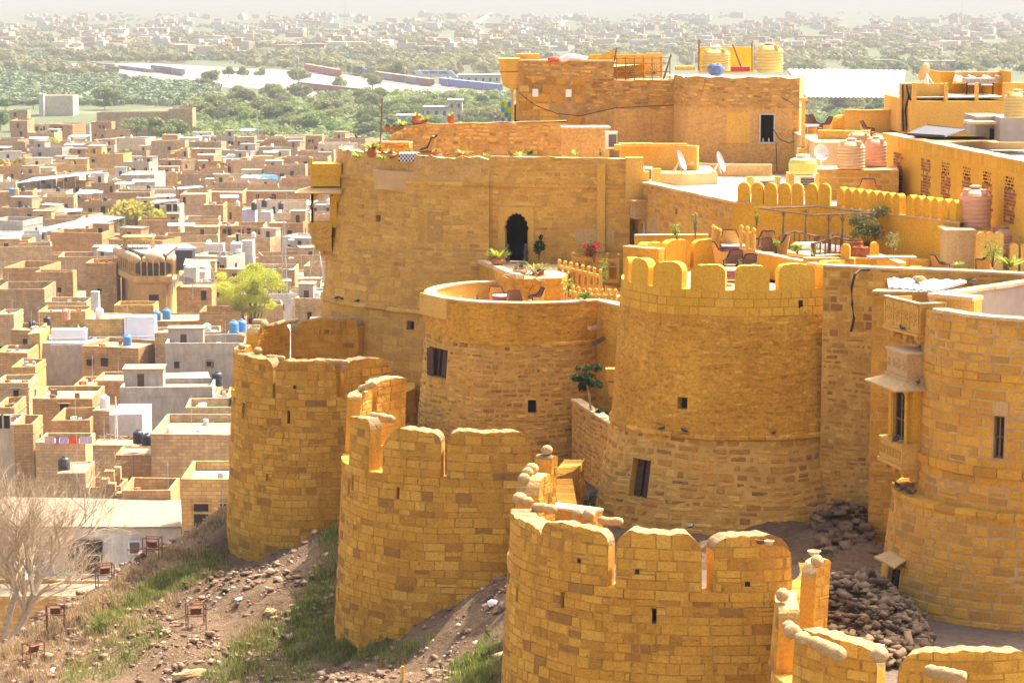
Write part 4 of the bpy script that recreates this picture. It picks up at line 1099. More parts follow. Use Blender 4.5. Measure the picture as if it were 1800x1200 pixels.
def small_merlon(S, a, b, z0, z1, name='merlon', mat='ypaint', root=yw, th=.3, d=-.02):
 n = 8; r = (b - a) / 2; poly = [(a, z0), (b, z0)] + [((a + b) / 2 + r * math.cos(math.pi * k / n), z1 - r + r * math.sin(math.pi * k / n)) for k in range(n + 1)]
 q = MB(); m_ = len(poly)
 vs = [S.P(u, v, d) for u, v in poly] + [S.P(u, v, d - th) for u, v in poly]
 q.add(vs, [tuple(range(m_)), tuple(range(m_, 2 * m_))[::-1]] + [(i, m_ + i, m_ + (i + 1) % m_, (i + 1) % m_) for i in range(m_)])
 return q.build(name, M[mat], root)
for x0, x1 in [(1296, 1317), (1320, 1341), (1343, 1364), (1367, 1388.5), (1391, 1411), (1415, 1436), (1438, 1459)]:
 small_merlon(SY1, SY1.uv(x0, 340)[0], SY1.uv(x1, 340)[0], -8.02, SY1.uv(1340, 321)[1])
for k, x0 in enumerate([1470, 1484.5, 1499, 1513.5, 1528, 1541.5, 1555, 1569.5, 1592, 1607, 1622, 1637.5, 1654, 1669]):
 w_ = 10.8
 small_merlon(SY2, SY2.uv(x0, 350)[0], SY2.uv(x0 + w_, 350)[0], -8.1, -7.28)
mb = MB(); mb.prism([(8.5, 98.5), (7.9, 94.6), (8.5, 91.0), (11.5, 87.3), (19, 84.4), (24, 84), (24, 96), (16, 98), (12.5, 97.4)], FLOOR, -10.12)
tag(mb.build('terrace_ground', M['terrace'], origin=(12, 93, FLOOR)), 'paved upper terrace behind the great round tower', kind='structure')
S, _ = wall('terrace_wall', 'yellow low wall slanting across the terrace behind the round battlement', (8.55, 92.9), (10.75, 87.7), -10.12, -9.3, .3, 'ypaint', None, None, 'coping', seed=41, cop_over=.03, cop_th=.06)
S, _ = wall('terrace_wall', 'low yellow wall with a single rounded post beside the carved bed', (10.15, 88.9), (11.9, 88.5), -10.12, -9.15, .25, 'ypaint', None, None, 'coping', seed=42, cop_over=.03, cop_th=.05)
small_merlon(Flat(10.15, 88.9, 11.9, 88.5), 1.3, 1.62, -9.1, -8.6, 'post', 'ypaint', _)
S, _ = wall('terrace_wall', 'yellow wall at the back left of the round terrace with shrubs before it', (4.6, 95.2), (7.35, 95.4), -12, -8.95, .3, 'ypaint', None, None, 'coping', seed=43, cop_over=.03, cop_th=.05)
S, _ = wall('terrace_wall', 'short stepped yellow wall at the left rim of the round terrace', (4.05, 93.0), (5.3, 92.0), -12, -9.15, .35, 'yplaster', None, None, 'coping', seed=44, cop_over=.03, cop_th=.05)
bw = thing('connecting_wall', 'tall rubble wall between the great round tower and the right tower', 'wall', (13.5, 85.5, FLOOR))
SW2 = Flat(10.6, 86.75, 17.6, 83.9)
mb = MB(); zt = -9.2
hp = hole_px(SW2, 1536, 815, 1640, 925)
masonry(mb, SW2, 0, SW2.L, -11.6, zt, seed=161, **{**BRK, 'ch': (.25, .32)}); masonry(mb, SW2, 0, SW2.L, FLOOR, -11.6, seed=162, **RUB)
backing(mb, SW2, 0, SW2.L, FLOOR, zt, m=1); mb.add([SW2.P(0, zt, 0), SW2.P(SW2.L, zt, 0), SW2.P(SW2.L, zt, -.5), SW2.P(0, zt, -.5)], [(0, 1, 2, 3)], 1)
mb.build('wall', [M['rubble'], M['mortar']], bw)
mb = MB(); slab(mb, SW2, 0, SW2.L, zt, .07, .03, -.45, 0, 6); mb.build('coping', M['coping'], bw)
mb = MB(); patch(mb, SW2, *hole_px(SW2, 1536, 812, 1600, 930), .03, .05); patch(mb, SW2, *hole_px(SW2, 1542, 605, 1580, 690), .03, .05); mb.build('plaster_panel', M['tplaster'], bw)
S, _ = wall('buttress_wall', 'lower stepped block wall in front of the connecting wall by the carved box', (12.0, 84.7), (14.6, 83.6), FLOOR, -9.85, .5, 'brickstone', 'mortar', BRK, 'coping', seed=45)
# ---------------------------------------------------------------- brick panelled wall at the right
SR = Flat(15.62, 107.7, 17.9, 89.0)
rw = thing('panelled_wall', 'long yellow wall set with patches of small red and brown bricks and pierced screens', 'wall', SR.P(SR.L / 2, -10.2, -.2))
mb = MB(); zt = -5.85; zl = -8.35
backing(mb, SR, 0, SR.L, zl, zt, m=0, step=.5, vstep=.4); backing(mb, Off(SR, -.4), 0, SR.L, zl, zt, m=0, flip=True)
mb.add([SR.P(0, zt, 0), SR.P(SR.L, zt, 0), SR.P(SR.L, zt, -.4), SR.P(0, zt, -.4)], [(0, 1, 2, 3)], 0)
mb.add([SR.P(0, zl, -.4), SR.P(0, zl, 0), SR.P(0, zt, 0), SR.P(0, zt, -.4)], [(0, 1, 2, 3)], 0)
masonry(mb, SR, 0, SR.L, -10.6, zl - .05, seed=171, m=1, **BRK); backing(mb, SR, 0, SR.L, -10.6, zl, m=2)
u = 0
rn = random.Random(5)
while u < SR.L: patch(mb, SR, u + .01, min(u + .36, SR.L), zt - .38, zt + .03, .04, .06, 0, rn.random()); u += .38
mb.build('wall', [M['ypaint'], M['brickstone'], M['mortar_pink']], rw)
mb = MB(); slab(mb, SR, 0, SR.L, zt + .035, .05, .08, -.5, 0, 7, lens=(.8, 1.6)); mb.build('coping', M['coping'], rw)
bm = MB(); sm = MB()
bricks = [plain('red_brick', (.30, .09, .03)), plain('brown_brick', (.22, .08, .05)), plain('purple_brick', (.28, .14, .09)), plain('orange_brick', (.42, .16, .04))]
for k, px_ in enumerate([1578, 1627, 1663, 1700, 1736, 1776]):
 uc = SR.uv(px_, 290)[0]; hw = .62 * (.95 if k else 1)
 for row in range(13):
  v = zt - .62 - row * .125
  uu = uc - hw
  while uu < uc + hw:
   w_ = rn.choice((.16, .2, .26))
   dens = .55 * (1 if row > 2 or k < 2 else 0)
   if rn.random() < dens * 1.9 * (.5 + .5 * abs(math.sin(row * 1.3 + k))): patch(bm, SR, uu, uu + w_, v - .1, v, .012, .03, rn.choice((0, 0, 1, 2, 3)))
   uu += w_ + .05
 if k >= 2:
  for row in range(4):
   for j in range(9):
    v = zt - .58 - row * .12; uu = uc - hw * .8 + j * hw * 1.6 / 9
    if (row + j) % 2 == 0 or rn.random() < .3: patch(sm, SR, uu, uu + .07, v - .07, v, .01, .02)
bm.build('brick_patch', bricks, rw); sm.build('pierced_screen', M['dark'], rw)
# ---------------------------------------------------------------- right tower
def rprof(v): return (-9.4 - v) * .022
SRU = Cyl(16.32, 77.45, 3.74, -9.4, prof=rprof)
SRL = Cyl(16.15, 77.8, 4.3, -15.1, .12)
rr_ = thing('round_tower', 'yellow brick tower at the right edge with two carved stone balconies on its side', 'tower', (16.2, 77.7, FLOOR - 3), group='inner round towers of the fort')
u0, u1 = SRU.u(168), SRU.u(300)
hs = [hole_px(SRU, 1746, 731, 1765, 806)]
mb = MB()
Z = [-9.45, -11.15, -13.75, -15.1]
TW = {**BRK, 'ch': (.24, .34), 'cw': (.35, .75), 'joint': .028}
masonry(mb, SRU, u0, u1, -11.05, Z[0], seed=181, holes=hs, **TW); masonry(mb, SRU, u0, u1, -13.85, -11.25, seed=182, holes=hs, **{**TW, 'cw': (.35, 1.1)}); masonry(mb, SRU, u0, u1, -15.2, -14.1, seed=183, **{**TW, 'cw': (.4, 1.0)})
backing(mb, SRU, u0, u1, -15.3, Z[0], holes=hs, m=1)
backing(mb, SRU, u1, SRU.u(528), -15.3, -10.5, m=0); backing(mb, Off(SRU, -.35), u0, u1, -10.6, Z[0], m=2, flip=True)
mb.build('upper_wall', [M['brickstone'], M['mortar_pink'], M['greyplaster']], rr_)
mb = MB(); ul0, ul1 = SRL.u(165), SRL.u(300)
h3 = hole_px(SRL, 1560, 994, 1582, 1062)
masonry(mb, SRL, ul0, ul1, FLOOR - 3, -15.25, seed=184, holes=[h3], **TW); backing(mb, SRL, ul0, ul1, FLOOR - 3, -15.2, holes=[h3], m=1); backing(mb, SRL, ul1, SRL.u(525), FLOOR - 3, -15.2, m=0)
n = 40; ring = [SRL.P(2 * math.pi * i / n * SRL.R, -15.16, 0) for i in range(n)]; mb.add(ring, [tuple(range(n))], 0, .7)
mb.build('lower_wall', [M['brickstone'], M['mortar_pink']], rr_)
for nm, S_, a, b, prof in (('lower_moulding', SRL, ul0, ul1, [(0, -15.35), (.03, -15.33), (.07, -15.24), (.07, -15.12), (-.7, -15.1)]), ('middle_moulding', SRU, u0, u1, [(0, -14.1), (.08, -14.1), (.12, -13.85), (.0, -13.82)]), ('upper_moulding', SRU, u0, u1, [(0, -11.25), (.04, -11.25), (.05, -11.06), (0, -11.04)])):
 q = MB(); band(q, S_, a, b, prof, stone_len=(.4, .75), seed=8, jit=.01); q.build(nm, M['brickstone'], rr_)
q = MB(); slab(q, SRU, SRU.u(195), u1, -9.45, .1, .06, -.42, 0, 8, step=.25); q.build('coping', M['coping'], rr_)
fl = MB(); fl.lathe([(0.0, 0), (3.5, 0)], 40, (16.4, 77.6, -10.55)); fl.build('floor', M['terrace'], rr_)
addwin(rr_, SRU, hs[0], .25, frame=M['oldwood'], bars=1)
q = MB(); h = hs[0]; patch(q, SRU, h[0] + .0, h[1] - .0, h[2], h[3], -.2, .03); q.build('shutter', M['wood'], rr_)
q = MB(); h = hs[0]; arc = (h[0] - .04, h[1] + .1, h[3] + .02, h[3] + .42); patch(q, SRU, *arc, .03, .05); q.build('lintel', M['tan_dressed'], rr_)
addwin(rr_, SRL, h3, .25, frame=M['wood'], bars=2, ms=M['dressed'])
q = MB(); t = .1
for h in ((h3[0] - t, h3[0], h3[2] - t, h3[3] + t), (h3[1], h3[1] + t, h3[2] - t, h3[3] + t), (h3[0], h3[1], h3[3], h3[3] + t), (h3[0], h3[1], h3[2] - t, h3[2])): patch(q, SRL, *h, .05, .08)
q.build('window_surround', M['dressed'], rr_)
q = MB(); P_ = [SRL.P(h3[0] - .22, h3[3] + .32, 0), SRL.P(h3[1] + .2, h3[3] + .32, 0), SRL.P(h3[1] + .25, h3[3] + .12, .45), SRL.P(h3[0] - .3, h3[3] + .12, .45)]
q.add(P_ + [(x, y, z + .05) for x, y, z in P_], [(0, 1, 2, 3), (7, 6, 5, 4), (0, 4, 5, 1), (1, 5, 6, 2), (2, 6, 7, 3), (3, 7, 4, 0)]); q.build('awning_slab', M['tan_dressed'], rr_)
S, _ = wall('parapet_wall', 'grey rendered back parapet of the right tower, pale coping with one pigeon', (13.35, 79.7), (17.6, 84.2), -12, -9.42, .35, 'greyplaster', None, None, 'coping', seed=46, cop_th=.1)
S, _ = wall('parapet_wall', 'short front parapet pier with overhanging coping beside the carved box', (12.95, 77.9), (14.0, 77.0), -10.5, -9.2, .45, 'dressed', None, None, 'coping', seed=47, cop_th=.12, cop_over=.1)
def flank(y0, y1, out, x=12.9): return [(x - out, y1), (x - out, y0), (x + .5, y0), (x + .5, y1)]
def pbox3(mb, y0, y1, xo, xi, z0, z1, m=0): mb.box(xo, xi, y0, y1, z0, z1, m)
cbx = thing('carved_box_balcony', 'open stone box with flower carved panels on brackets at the top of the right tower', 'balcony', (12.4, 78.4, -10.3), R_(18))
def flower(mb, c, ax, up, r, n=8):
 c, ax, up = Vector(c), Vector(ax), Vector(up)
 for k in range(n):
  a = 2 * math.pi * k / n; d = ax * math.cos(a) + up * math.sin(a)
  mb.tube([c + d * r * .2, c + d * r * .65, c + d * r], [r * .06, r * .2, r * .08], 5)
 mb.ball(c, r * .16, 6, 4)
X0 = 12.0
mb = MB(); z1, z0 = -9.35, -10.25
mb.box(X0, X0 + .08, 77.3, 79.6, z0, z1); mb.box(X0 + .08, 12.95, 77.3, 77.38, z0, z1); mb.box(X0 + .08, 12.9, 79.52, 79.6, z0, z1)
mb.box(X0 - .04, 13.0, 77.26, 79.64, z0 - .09, z0)
mb.build('box', M['dressed'], cbx)
mb = MB()
for k in range(4): flower(mb, (X0 - .01, 77.6 + k * .56, z0 + .45), (0, 1, 0), (0, 0, 1), .24)
for k in range(5): mb.box(X0 - .03, X0, 77.29 + k * .56, 77.35 + k * .56, z0 + .03, z1 - .03)
flower(mb, (X0 + .5, 77.29, z0 + .45), (1, 0, 0), (0, 0, 1), .27)
for x in (X0 + .05, X0 + .88): mb.box(x - .03, x + .03, 77.26, 77.3, z0 + .03, z1 - .03)
for z in (z0 + .05, z1 - .06): mb.box(X0 - .03, X0, 77.3, 79.6, z - .03, z + .03); mb.box(X0, X0 + .9, 77.27, 77.3, z - .03, z + .03)
mb.build('carved_panel', M['dressed'], cbx)
mb = MB(); slab(mb, Flat(X0 - .03, 79.6, X0 - .03, 77.25), 0, 2.35, z1, .05, .02, -.14); slab(mb, Flat(X0, 77.27, 12.95, 77.27), .1, .95, z1 + .002, .05, .02, -.14); mb.build('coping', M['coping'], cbx)
mb = MB()
for y in (77.5, 78.4, 79.3):
 for j in range(4): mb.box(X0 + .1 + j * .22, 13.1, y - .13, y + .13, z0 - .25 - j * .14, z0 - .1 - j * .14, taper=.02)
 mb.ball((X0 + .15, y, z0 - .25), .1, 8, 6)
for j in range(4): mb.box(X0 + .1 + j * .22, 13.1, 77.4, 77.8, z0 - .25 - j * .14, z0 - .1 - j * .14, taper=.02)
mb.build('bracket', M['dressed'], cbx)
jh = thing('carved_bay_balcony', 'enclosed carved bay with a shuttered arch, sloping eave and small balcony on the right tower', 'balcony', (12.2, 77.9, -15), R_(14))
def zf(py, Y=77.4): return at(1600, py, Y)[2]
Xb = 11.75; ya, yb_ = 77.15, 78.85
mb = MB(); zt_, ze = zf(622), zf(668)
mb.box(Xb + .1, 13.0, ya + .05, yb_ - .05, ze, zt_)
for k in range(4): flower(mb, (Xb + .09, ya + .28 + k * .4, (zt_ + ze) / 2 + .05), (0, 1, 0), (0, 0, 1), .17, 6)
mb.box(Xb + .05, 13.0, ya, yb_, ze - .03, ze + .1); mb.box(Xb + .35, Xb + .95, ya + .02, ya + .05, ze + .2, zt_ - .08)
mb.build('carved_top', M['tan_dressed'], jh)
mb = MB(); mb.box(Xb + .06, 13.1, ya, yb_, zt_, zt_ + .06); mb.build('roof', M['coping'], jh)
mb = MB(); E = [(Xb - .45, ya - .4, ze - .2), (13.3, ya - .4, ze - .2), (13.3, ya + .05, ze), (Xb + .08, ya + .05, ze), (Xb + .08, yb_, ze), (Xb - .45, yb_ + .4, ze - .2)]
mb.add(E + [(x, y, z - .05) for x, y, z in E], [(0, 1, 2, 3), (0, 3, 4, 5), (9, 8, 7, 6), (11, 10, 9, 6), (0, 6, 7, 1), (5, 11, 6, 0)]); mb.build('eave', M['tan_dressed'], jh)
zw0, zw1 = zf(795), ze - .1
SJ = Flat(Xb + .2, yb_ - .1, Xb + .2, ya + .05)
mb = MB(); hw = (.2, SJ.L - .3, zw0 - .1, zw1 - .12)
arch_panel(mb, SJ, hw, .0, .1, 5, .78); recess(mb, SJ, hw, .16, 0, 1, d0=-.02)
patch(mb, SJ, 0, .2, zw0 - .3, zw1, .03, .15); patch(mb, SJ, SJ.L - .3, SJ.L, zw0 - .3, zw1, .03, .15); patch(mb, SJ, 0, SJ.L, zw1 - .12, zw1, .04, .1)
mb.box(Xb + .18, 13.1, ya + .05, ya + .2, zw0 - .3, zw1); mb.box(Xb + .2, 13.1, yb_ - .15, yb_, zw0 - .3, zw1)
mb.tube([(Xb + .13, ya + .1, zw0 - .2), (Xb + .13, ya + .1, zw0 + .3), (Xb + .13, ya + .1, zw1 - .35), (Xb + .13, ya + .1, zw1)], [.07, .05, .045, .1], 8)
mb.build('arched_bay', [M['ypaint'], M['dark']], jh)
mb = MB(); a, b, c_, d_ = hw
for (p, q, r_, s_) in ((a + .05, a + .1, c_, d_ - .1), (b - .1, b - .05, c_, d_ - .1), ((a + b) / 2 - .03, (a + b) / 2 + .03, c_, d_ - .1), (a + .1, b - .1, c_ + .45, c_ + .5), (a + .1, b - .1, c_ + 1.0, c_ + 1.05)): patch(mb, SJ, p, q, r_, s_, -.1, .05)
mb.build('shutter', M['oldwood'], jh)
mb = MB(); zr0, zr1 = zf(815), zf(785)
for P_ in ([(Xb - .05, ya - .05), (Xb + .03, ya - .05), (Xb + .03, yb_ + .05), (Xb - .05, yb_ + .05)], [(Xb + .03, ya - .05), (13.0, ya - .05), (13.0, ya + .03), (Xb + .03, ya + .03)], [(Xb + .03, yb_), (13.0, yb_), (13.0, yb_ + .05), (Xb + .03, yb_ + .05)]): mb.prism(P_, zr0, zr1 + .1)
mb.box(Xb - .1, 13.0, ya - .1, yb_ + .1, zr0 - .12, zr0); mb.box(Xb - .08, 13.0, ya - .08, yb_ + .08, zr1 + .1, zr1 + .14)
for k in range(7):
 c_ = (Xb - .06, ya + .12 + k * .25, (zr0 + zr1) / 2 + .05)
 for s_ in (-1, 1): mb.tube([(c_[0], c_[1] - .08 * s_, c_[2] - .14), (c_[0] - .01, c_[1], c_[2]), (c_[0], c_[1] - .08 * s_, c_[2] + .14)], .02, 4)
mb.build('balcony_rail', M['dressed'], jh)
mb = MB()
for y in (ya + .15, ya + .85, yb_ - .15):
 for j in range(4): mb.box(Xb + .05 + j * .2, 13.2, y - .14, y + .14, zr0 - .27 - j * .13, zr0 - .12 - j * .13)
 mb.ball((Xb + .12, y, zr0 - .26), .11, 8, 6)
for j in range(4): mb.box(Xb + .3 + j * .2, 13.2, ya - .02 + j * .03, ya + .4, zr0 - .27 - j * .15, zr0 - .12 - j * .15)
mb.build('bracket', M['dressed'], jh)
# ================================================================ terrain
CTRL = [(-12.6, 112, -22.5), (-12, 108, -24.3), (-9, 106, -23.2), (-7, 104.5, -22), (-6.9, 101, -21.7), (-6.5, 94, -23.5), (-3.6, 89.6, -22.9), (-.8, 88, -20.2), (-3, 84, -22.6), (1.5, 85, -19.2), (-.5, 77, -20.8), (2, 70, -23),
  (-14.4, 108, -23.3), (-16.3, 105, -24.15), (-18.1, 102, -24.8), (-20, 100, -25.6), (-23.5, 97, -27), (-19, 95, -25.6), (-12, 90, -24.3), (-5.6, 84, -22.7), (-15.6, 100, -24.8), (-10, 84, -25.0), (-14.3, 105.8, -24.1),
  (-15.5, 118, -29), (-21, 111, -30), (-26, 105, -32), (-30, 125, -42), (-40, 110, -46), (-12, 128, -32), (-5, 150, -46), (-50, 150, -57), (0, 185, -58), (-60, 90, -58), (-45, 80, -50), (-26, 85, -31), (-15, 75, -28.5), (0, 62, -27), (10, 50, -34), (35, 50, -42), (20, 135, -32), (32, 110, -26), (35, 185, -58), (-60, 180, -59), (-30, 55, -45), (32, 80, -24), (4, 92, -19.5), (6, 120, -20)]
_c = np.array(CTRL); _n = len(_c)
_r = np.hypot(_c[:, None, 0] - _c[None, :, 0], _c[:, None, 1] - _c[None, :, 1])
_K = np.where(_r > 0, _r ** 2 * np.log(_r + 1e-9), 0) + np.eye(_n) * 4.0
_Pm = np.c_[np.ones(_n), _c[:, :2]]
_A = np.r_[np.c_[_K, _Pm], np.c_[_Pm.T, np.zeros((3, 3))]]
_w = np.linalg.solve(_A, np.r_[_c[:, 2], np.zeros(3)])
def hz(X, Y):
 X, Y = np.asarray(X, float), np.asarray(Y, float)
 r = np.hypot(X[..., None] - _c[:, 0], Y[..., None] - _c[:, 1])
 z = (np.where(r > 0, r ** 2 * np.log(r + 1e-9), 0) * _w[:_n]).sum(-1) + _w[_n] + _w[_n + 1] * X + _w[_n + 2] * Y
 b = .18 * np.sin(X * 1.1 + Y * .7) + .12 * np.sin(X * 2.3 - Y * 1.9) + .06 * np.sin(X * 5.1 + Y * 4.3) + .07 * np.sin(Y * 3.7 - X * .9)
 return z + b
def terr_px(px, py, strict=False):
 y = (600 - py) / FPX
 d = np.array([(px - 900) / FPX, CP + y * SP, y * CP - SP])
 t = np.arange(70, 200, .15)
 P = d[None] * t[:, None]
 h = hz(P[:, 0], P[:, 1])
 k = np.argmax(P[:, 2] < h)
 if P[k, 2] < h[k]: return P[k]
 return terr_px(px, py + 8) if strict is False and py < 1300 else None
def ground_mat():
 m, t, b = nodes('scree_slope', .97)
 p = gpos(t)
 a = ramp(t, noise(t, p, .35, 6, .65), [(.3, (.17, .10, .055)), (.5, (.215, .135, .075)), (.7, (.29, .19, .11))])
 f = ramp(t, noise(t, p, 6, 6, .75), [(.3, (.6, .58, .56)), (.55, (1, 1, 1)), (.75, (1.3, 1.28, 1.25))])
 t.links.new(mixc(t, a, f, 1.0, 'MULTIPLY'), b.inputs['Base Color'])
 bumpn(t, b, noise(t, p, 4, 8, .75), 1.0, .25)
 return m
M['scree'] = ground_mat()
xs, ys = np.arange(-62, 36.1, .5), np.arange(48, 188.1, .5)
XX, YY = np.meshgrid(xs, ys)
ZZ = hz(XX, YY)
rs_ = np.random.RandomState(3)
ZZ += rs_.uniform(-.07, .07, ZZ.shape)
V = np.c_[XX.ravel(), YY.ravel(), ZZ.ravel()]
nx, ny = len(xs), len(ys)
I, J = np.meshgrid(np.arange(nx - 1), np.arange(ny - 1)); q = (J * nx + I).ravel()
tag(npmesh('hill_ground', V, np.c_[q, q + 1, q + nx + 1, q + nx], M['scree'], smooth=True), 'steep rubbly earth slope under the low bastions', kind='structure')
def valley_mat():
 m, t, b = nodes('valley_ground', .97)
 p = gpos(t, (.001, .001, .001))
 sand = ramp(t, noise(t, p, 8, 8, .7), [(.3, (.19, .145, .09)), (.7, (.27, .21, .14))])
 green = ramp(t, noise(t, p, 60, 8, .75), [(.3, (.055, .075, .03)), (.6, (.09, .11, .045)), (.75, (.17, .155, .09))])
 msk = ramp(t, noise(t, gpos(t, (.002, .0012, .001)), 4.0, 7, .65), [(.28, (0, 0, 0)), (.42, (1, 1, 1))])
 sp = N(t, 'ShaderNodeSeparateXYZ'); g = t.nodes.new('ShaderNodeNewGeometry'); t.links.new(g.outputs['Position'], sp.inputs[0])
 far = N(t, 'ShaderNodeMapRange'); far.inputs[1].default_value = 800; far.inputs[2].default_value = 1000; t.links.new(sp.outputs[1], far.inputs[0])
 mm = N(t, 'ShaderNodeMath', operation='MULTIPLY'); t.links.new(msk, mm.inputs[0]); t.links.new(far.outputs[0], mm.inputs[1])
 t.links.new(mixc(t, sand, green, mm.outputs[0]), b.inputs['Base Color'])
 return m
mb = MB(); L = 60000
mb.add([(-L, -3000, -58), (L, -3000, -58), (L, L, -58), (-L, L, -58)], [(0, 1, 2, 3)])
tag(mb.build('valley_ground', valley_mat()), 'flat dusty plain below the fort reaching the horizon', kind='structure')
# ---------------------------------------------------------------- scree stones and grass on the slope (uncountable)
def rock_protos(rs):
 out = []
 base = np.array([(x, y, z) for x in (-1, 1) for y in (-1, 1) for z in (-1, 1)], float)
 F = np.array([(0, 1, 3, 2), (4, 6, 7, 5), (0, 4, 5, 1), (2, 3, 7, 6), (0, 2, 6, 4), (1, 5, 7, 3)])
 for _ in range(12):
  out.append(base * .5 * (1 + rs.uniform(-.45, .35, base.shape)))
 return out, F
def in_poly(px, py, poly):
 c = False; n = len(poly); j = n - 1
 for i in range(n):
  if (poly[i][1] > py) != (poly[j][1] > py) and px < (poly[j][0] - poly[i][0]) * (py - poly[i][1]) / (poly[j][1] - poly[i][1]) + poly[i][0]: c = not c
  j = i
 return c
rs = np.random.RandomState(8)
PR, RF = rock_protos(rs)
def rocks(name, label, pts, size, mat):
 """pts (n,3)"""
 n = len(pts); vs = []; rr = []
 for k in range(n):
  s = size(rs); P = PR[rs.randint(12)] * np.array([s * rs.uniform(.8, 1.7), s * rs.uniform(.7, 1.2), s * rs.uniform(.3, .7)])
  a = rs.uniform(0, 6.28); ca, sa = math.cos(a), math.sin(a); tl = rs.uniform(-.5, .5)
  P = P @ np.array([[ca, -sa, 0], [sa, ca, 0], [0, 0, 1]]).T @ np.array([[1, 0, 0], [0, math.cos(tl), -math.sin(tl)], [0, math.sin(tl), math.cos(tl)]]).T
  vs.append(P + pts[k]); rr += [rs.uniform()] * 6
 V = np.concatenate(vs); F = (RF[None] + 8 * np.arange(n)[:, None, None]).reshape(-1, 4)
 return tag(npmesh(name, V, F, mat, np.array(rr)), label, kind='stuff')
n = 24000
X = rs.uniform(-24, 3, n); Y = rs.uniform(78, 114, n)
keep = (Y < 118 + X * .2)
for (cx, cy, R) in ((-8.2, 110.2, 4.6), (-1.8, 93.2, 5.3), (4.6, 76.4, 5.4)): keep &= np.hypot(X - cx, Y - cy) > R
cl = np.sin(X * .8 + 1) * np.sin(Y * .6) + rs.uniform(-.6, .9, n)
keep &= cl > -.1
X, Y = X[keep], Y[keep]
M['scree_rock'] = stone('scree_stone', [(0, (.18, .11, .07)), (.5, (.28, .18, .115)), (.85, (.38, .26, .16)), (1, (.60, .46, .32))], gamt=.3, bump=.4, sat=False)
rocks('scree', 'broken stones scattered over the slope below the bastions', np.c_[X, Y, hz(X, Y) + .02], lambda r: .04 + .2 * r.uniform() ** 4, M['scree_rock'])
def grass(name, label, polys, mat, hgt=(.1, .3), spread=.25, blades=14):
 vs = []; rr = []
 for poly, num in polys:
  xs_ = [p[0] for p in poly]; ys_ = [p[1] for p in poly]; k = 0; tries = 0
  while k < num and tries < num * 6:
   tries += 1
   px, py = rs.uniform(min(xs_), max(xs_)), rs.uniform(min(ys_), max(ys_))
   if not in_poly(px, py, poly): continue
   P = terr_px(px, py, True)
   if P is None: continue
   k += 1
   m_ = blades; h = rs.uniform(*hgt, m_); a = rs.uniform(0, 6.28, m_); o = rs.normal(0, spread, (m_, 2))
   bx, by = P[0] + o[:, 0], P[1] + o[:, 1]; bz = hz(bx, by) - .03
   dx, dy = np.cos(a), np.sin(a); w_ = .018; ln = rs.uniform(.1, .6, m_) * h
   b1 = np.c_[bx - dy * w_, by + dx * w_, bz]; b2 = np.c_[bx + dy * w_, by - dx * w_, bz]
   t1 = np.c_[bx + dx * ln + dy * w_ * .3, by + dy * ln - dx * w_ * .3, bz + h]; t2 = np.c_[bx + dx * ln - dy * w_ * .3, by + dy * ln + dx * w_ * .3, bz + h]
   vs.append(np.stack([b1, b2, t1, t2], 1).reshape(-1, 3)); rr.append(rs.uniform(0, 1, m_))
 V = np.concatenate(vs); F = np.arange(len(V)).reshape(-1, 4)
 return tag(npmesh(name, V, F, mat, np.concatenate(rr)), label, kind='stuff')
M['grass'] = leafmat('green_grass', [(0, (.10, .15, .03)), (.6, (.19, .24, .045)), (1, (.36, .35, .10))], .45)
M['drygrass'] = leafmat('dry_grass', [(0, (.35, .25, .10)), (1, (.62, .48, .24))], .3)
grass('green_grass', 'green grass tufts growing in streaks on the slope', [
 ([(300, 1000), (394, 965), (394, 1000), (330, 1030), (230, 1075), (160, 1120), (150, 1100), (230, 1050)], 480),
 ([(350, 1190), (430, 1110), (480, 1080), (520, 1120), (560, 1160), (560, 1200), (360, 1200)], 260),
 ([(560, 1000), (592, 980), (592, 1090), (640, 1130), (720, 1140), (760, 1130), (700, 1165), (580, 1170), (530, 1130), (515, 1080)], 430),
 ([(800, 1180), (850, 1130), (870, 1140), (870, 1200), (790, 1200)], 160), ([(575, 940), (592, 925), (592, 975), (570, 970)], 50),
 ([(170, 1130), (250, 1080), (300, 1100), (200, 1200), (100, 1200)], 130)], M['grass'])
grass('dry_grass', 'pale dry grass along the crest of the slope', [
 ([(395, 893), (360, 920), (300, 962), (200, 1027), (0, 1142), (0, 1165), (200, 1055), (300, 1000), (394, 915)], 620), ([(0, 1150), (150, 1070), (350, 960), (380, 1000), (200, 1150), (100, 1200), (0, 1200)], 330),
 ([(430, 1120), (470, 1085), (480, 1095), (440, 1135)], 40)], M['drygrass'], (.1, .32))
def rock_thing(px, py, size, label, name='boulder', mat='ball', sc=(1, 1, .6), rz=0):
 P = terr_px(px, py); rn = random.Random(px); mb = MB(); mb.ball((0, 0, size * sc[2] * .3), size, 9, 6, sc=sc, rough=.16, rnd=rn)
 o = mb.build(name, M[mat]); o.location = P; o.rotation_euler = (0, 0, rz); return tag(o, label, 'rock', None)
rock_thing(335, 1188, .75, 'long tan slab of rock at the bottom of the slope', sc=(1.1, .3, .25), rz=.5)
rock_thing(475, 1078, .28, 'tan boulder in the middle of the rubble slope')
rock_thing(383, 983, .14, 'small white stone near the leftmost bastion foot', mat='chalk')
rock_thing(420, 1054, .17, 'narrow white stone lying on the rubble slope', mat='chalk', sc=(1.4, .4, .5), rz=.9)
rock_thing(866, 1062, .22, 'white rag like lump beside the foot of the third bastion', mat='cloth_w')
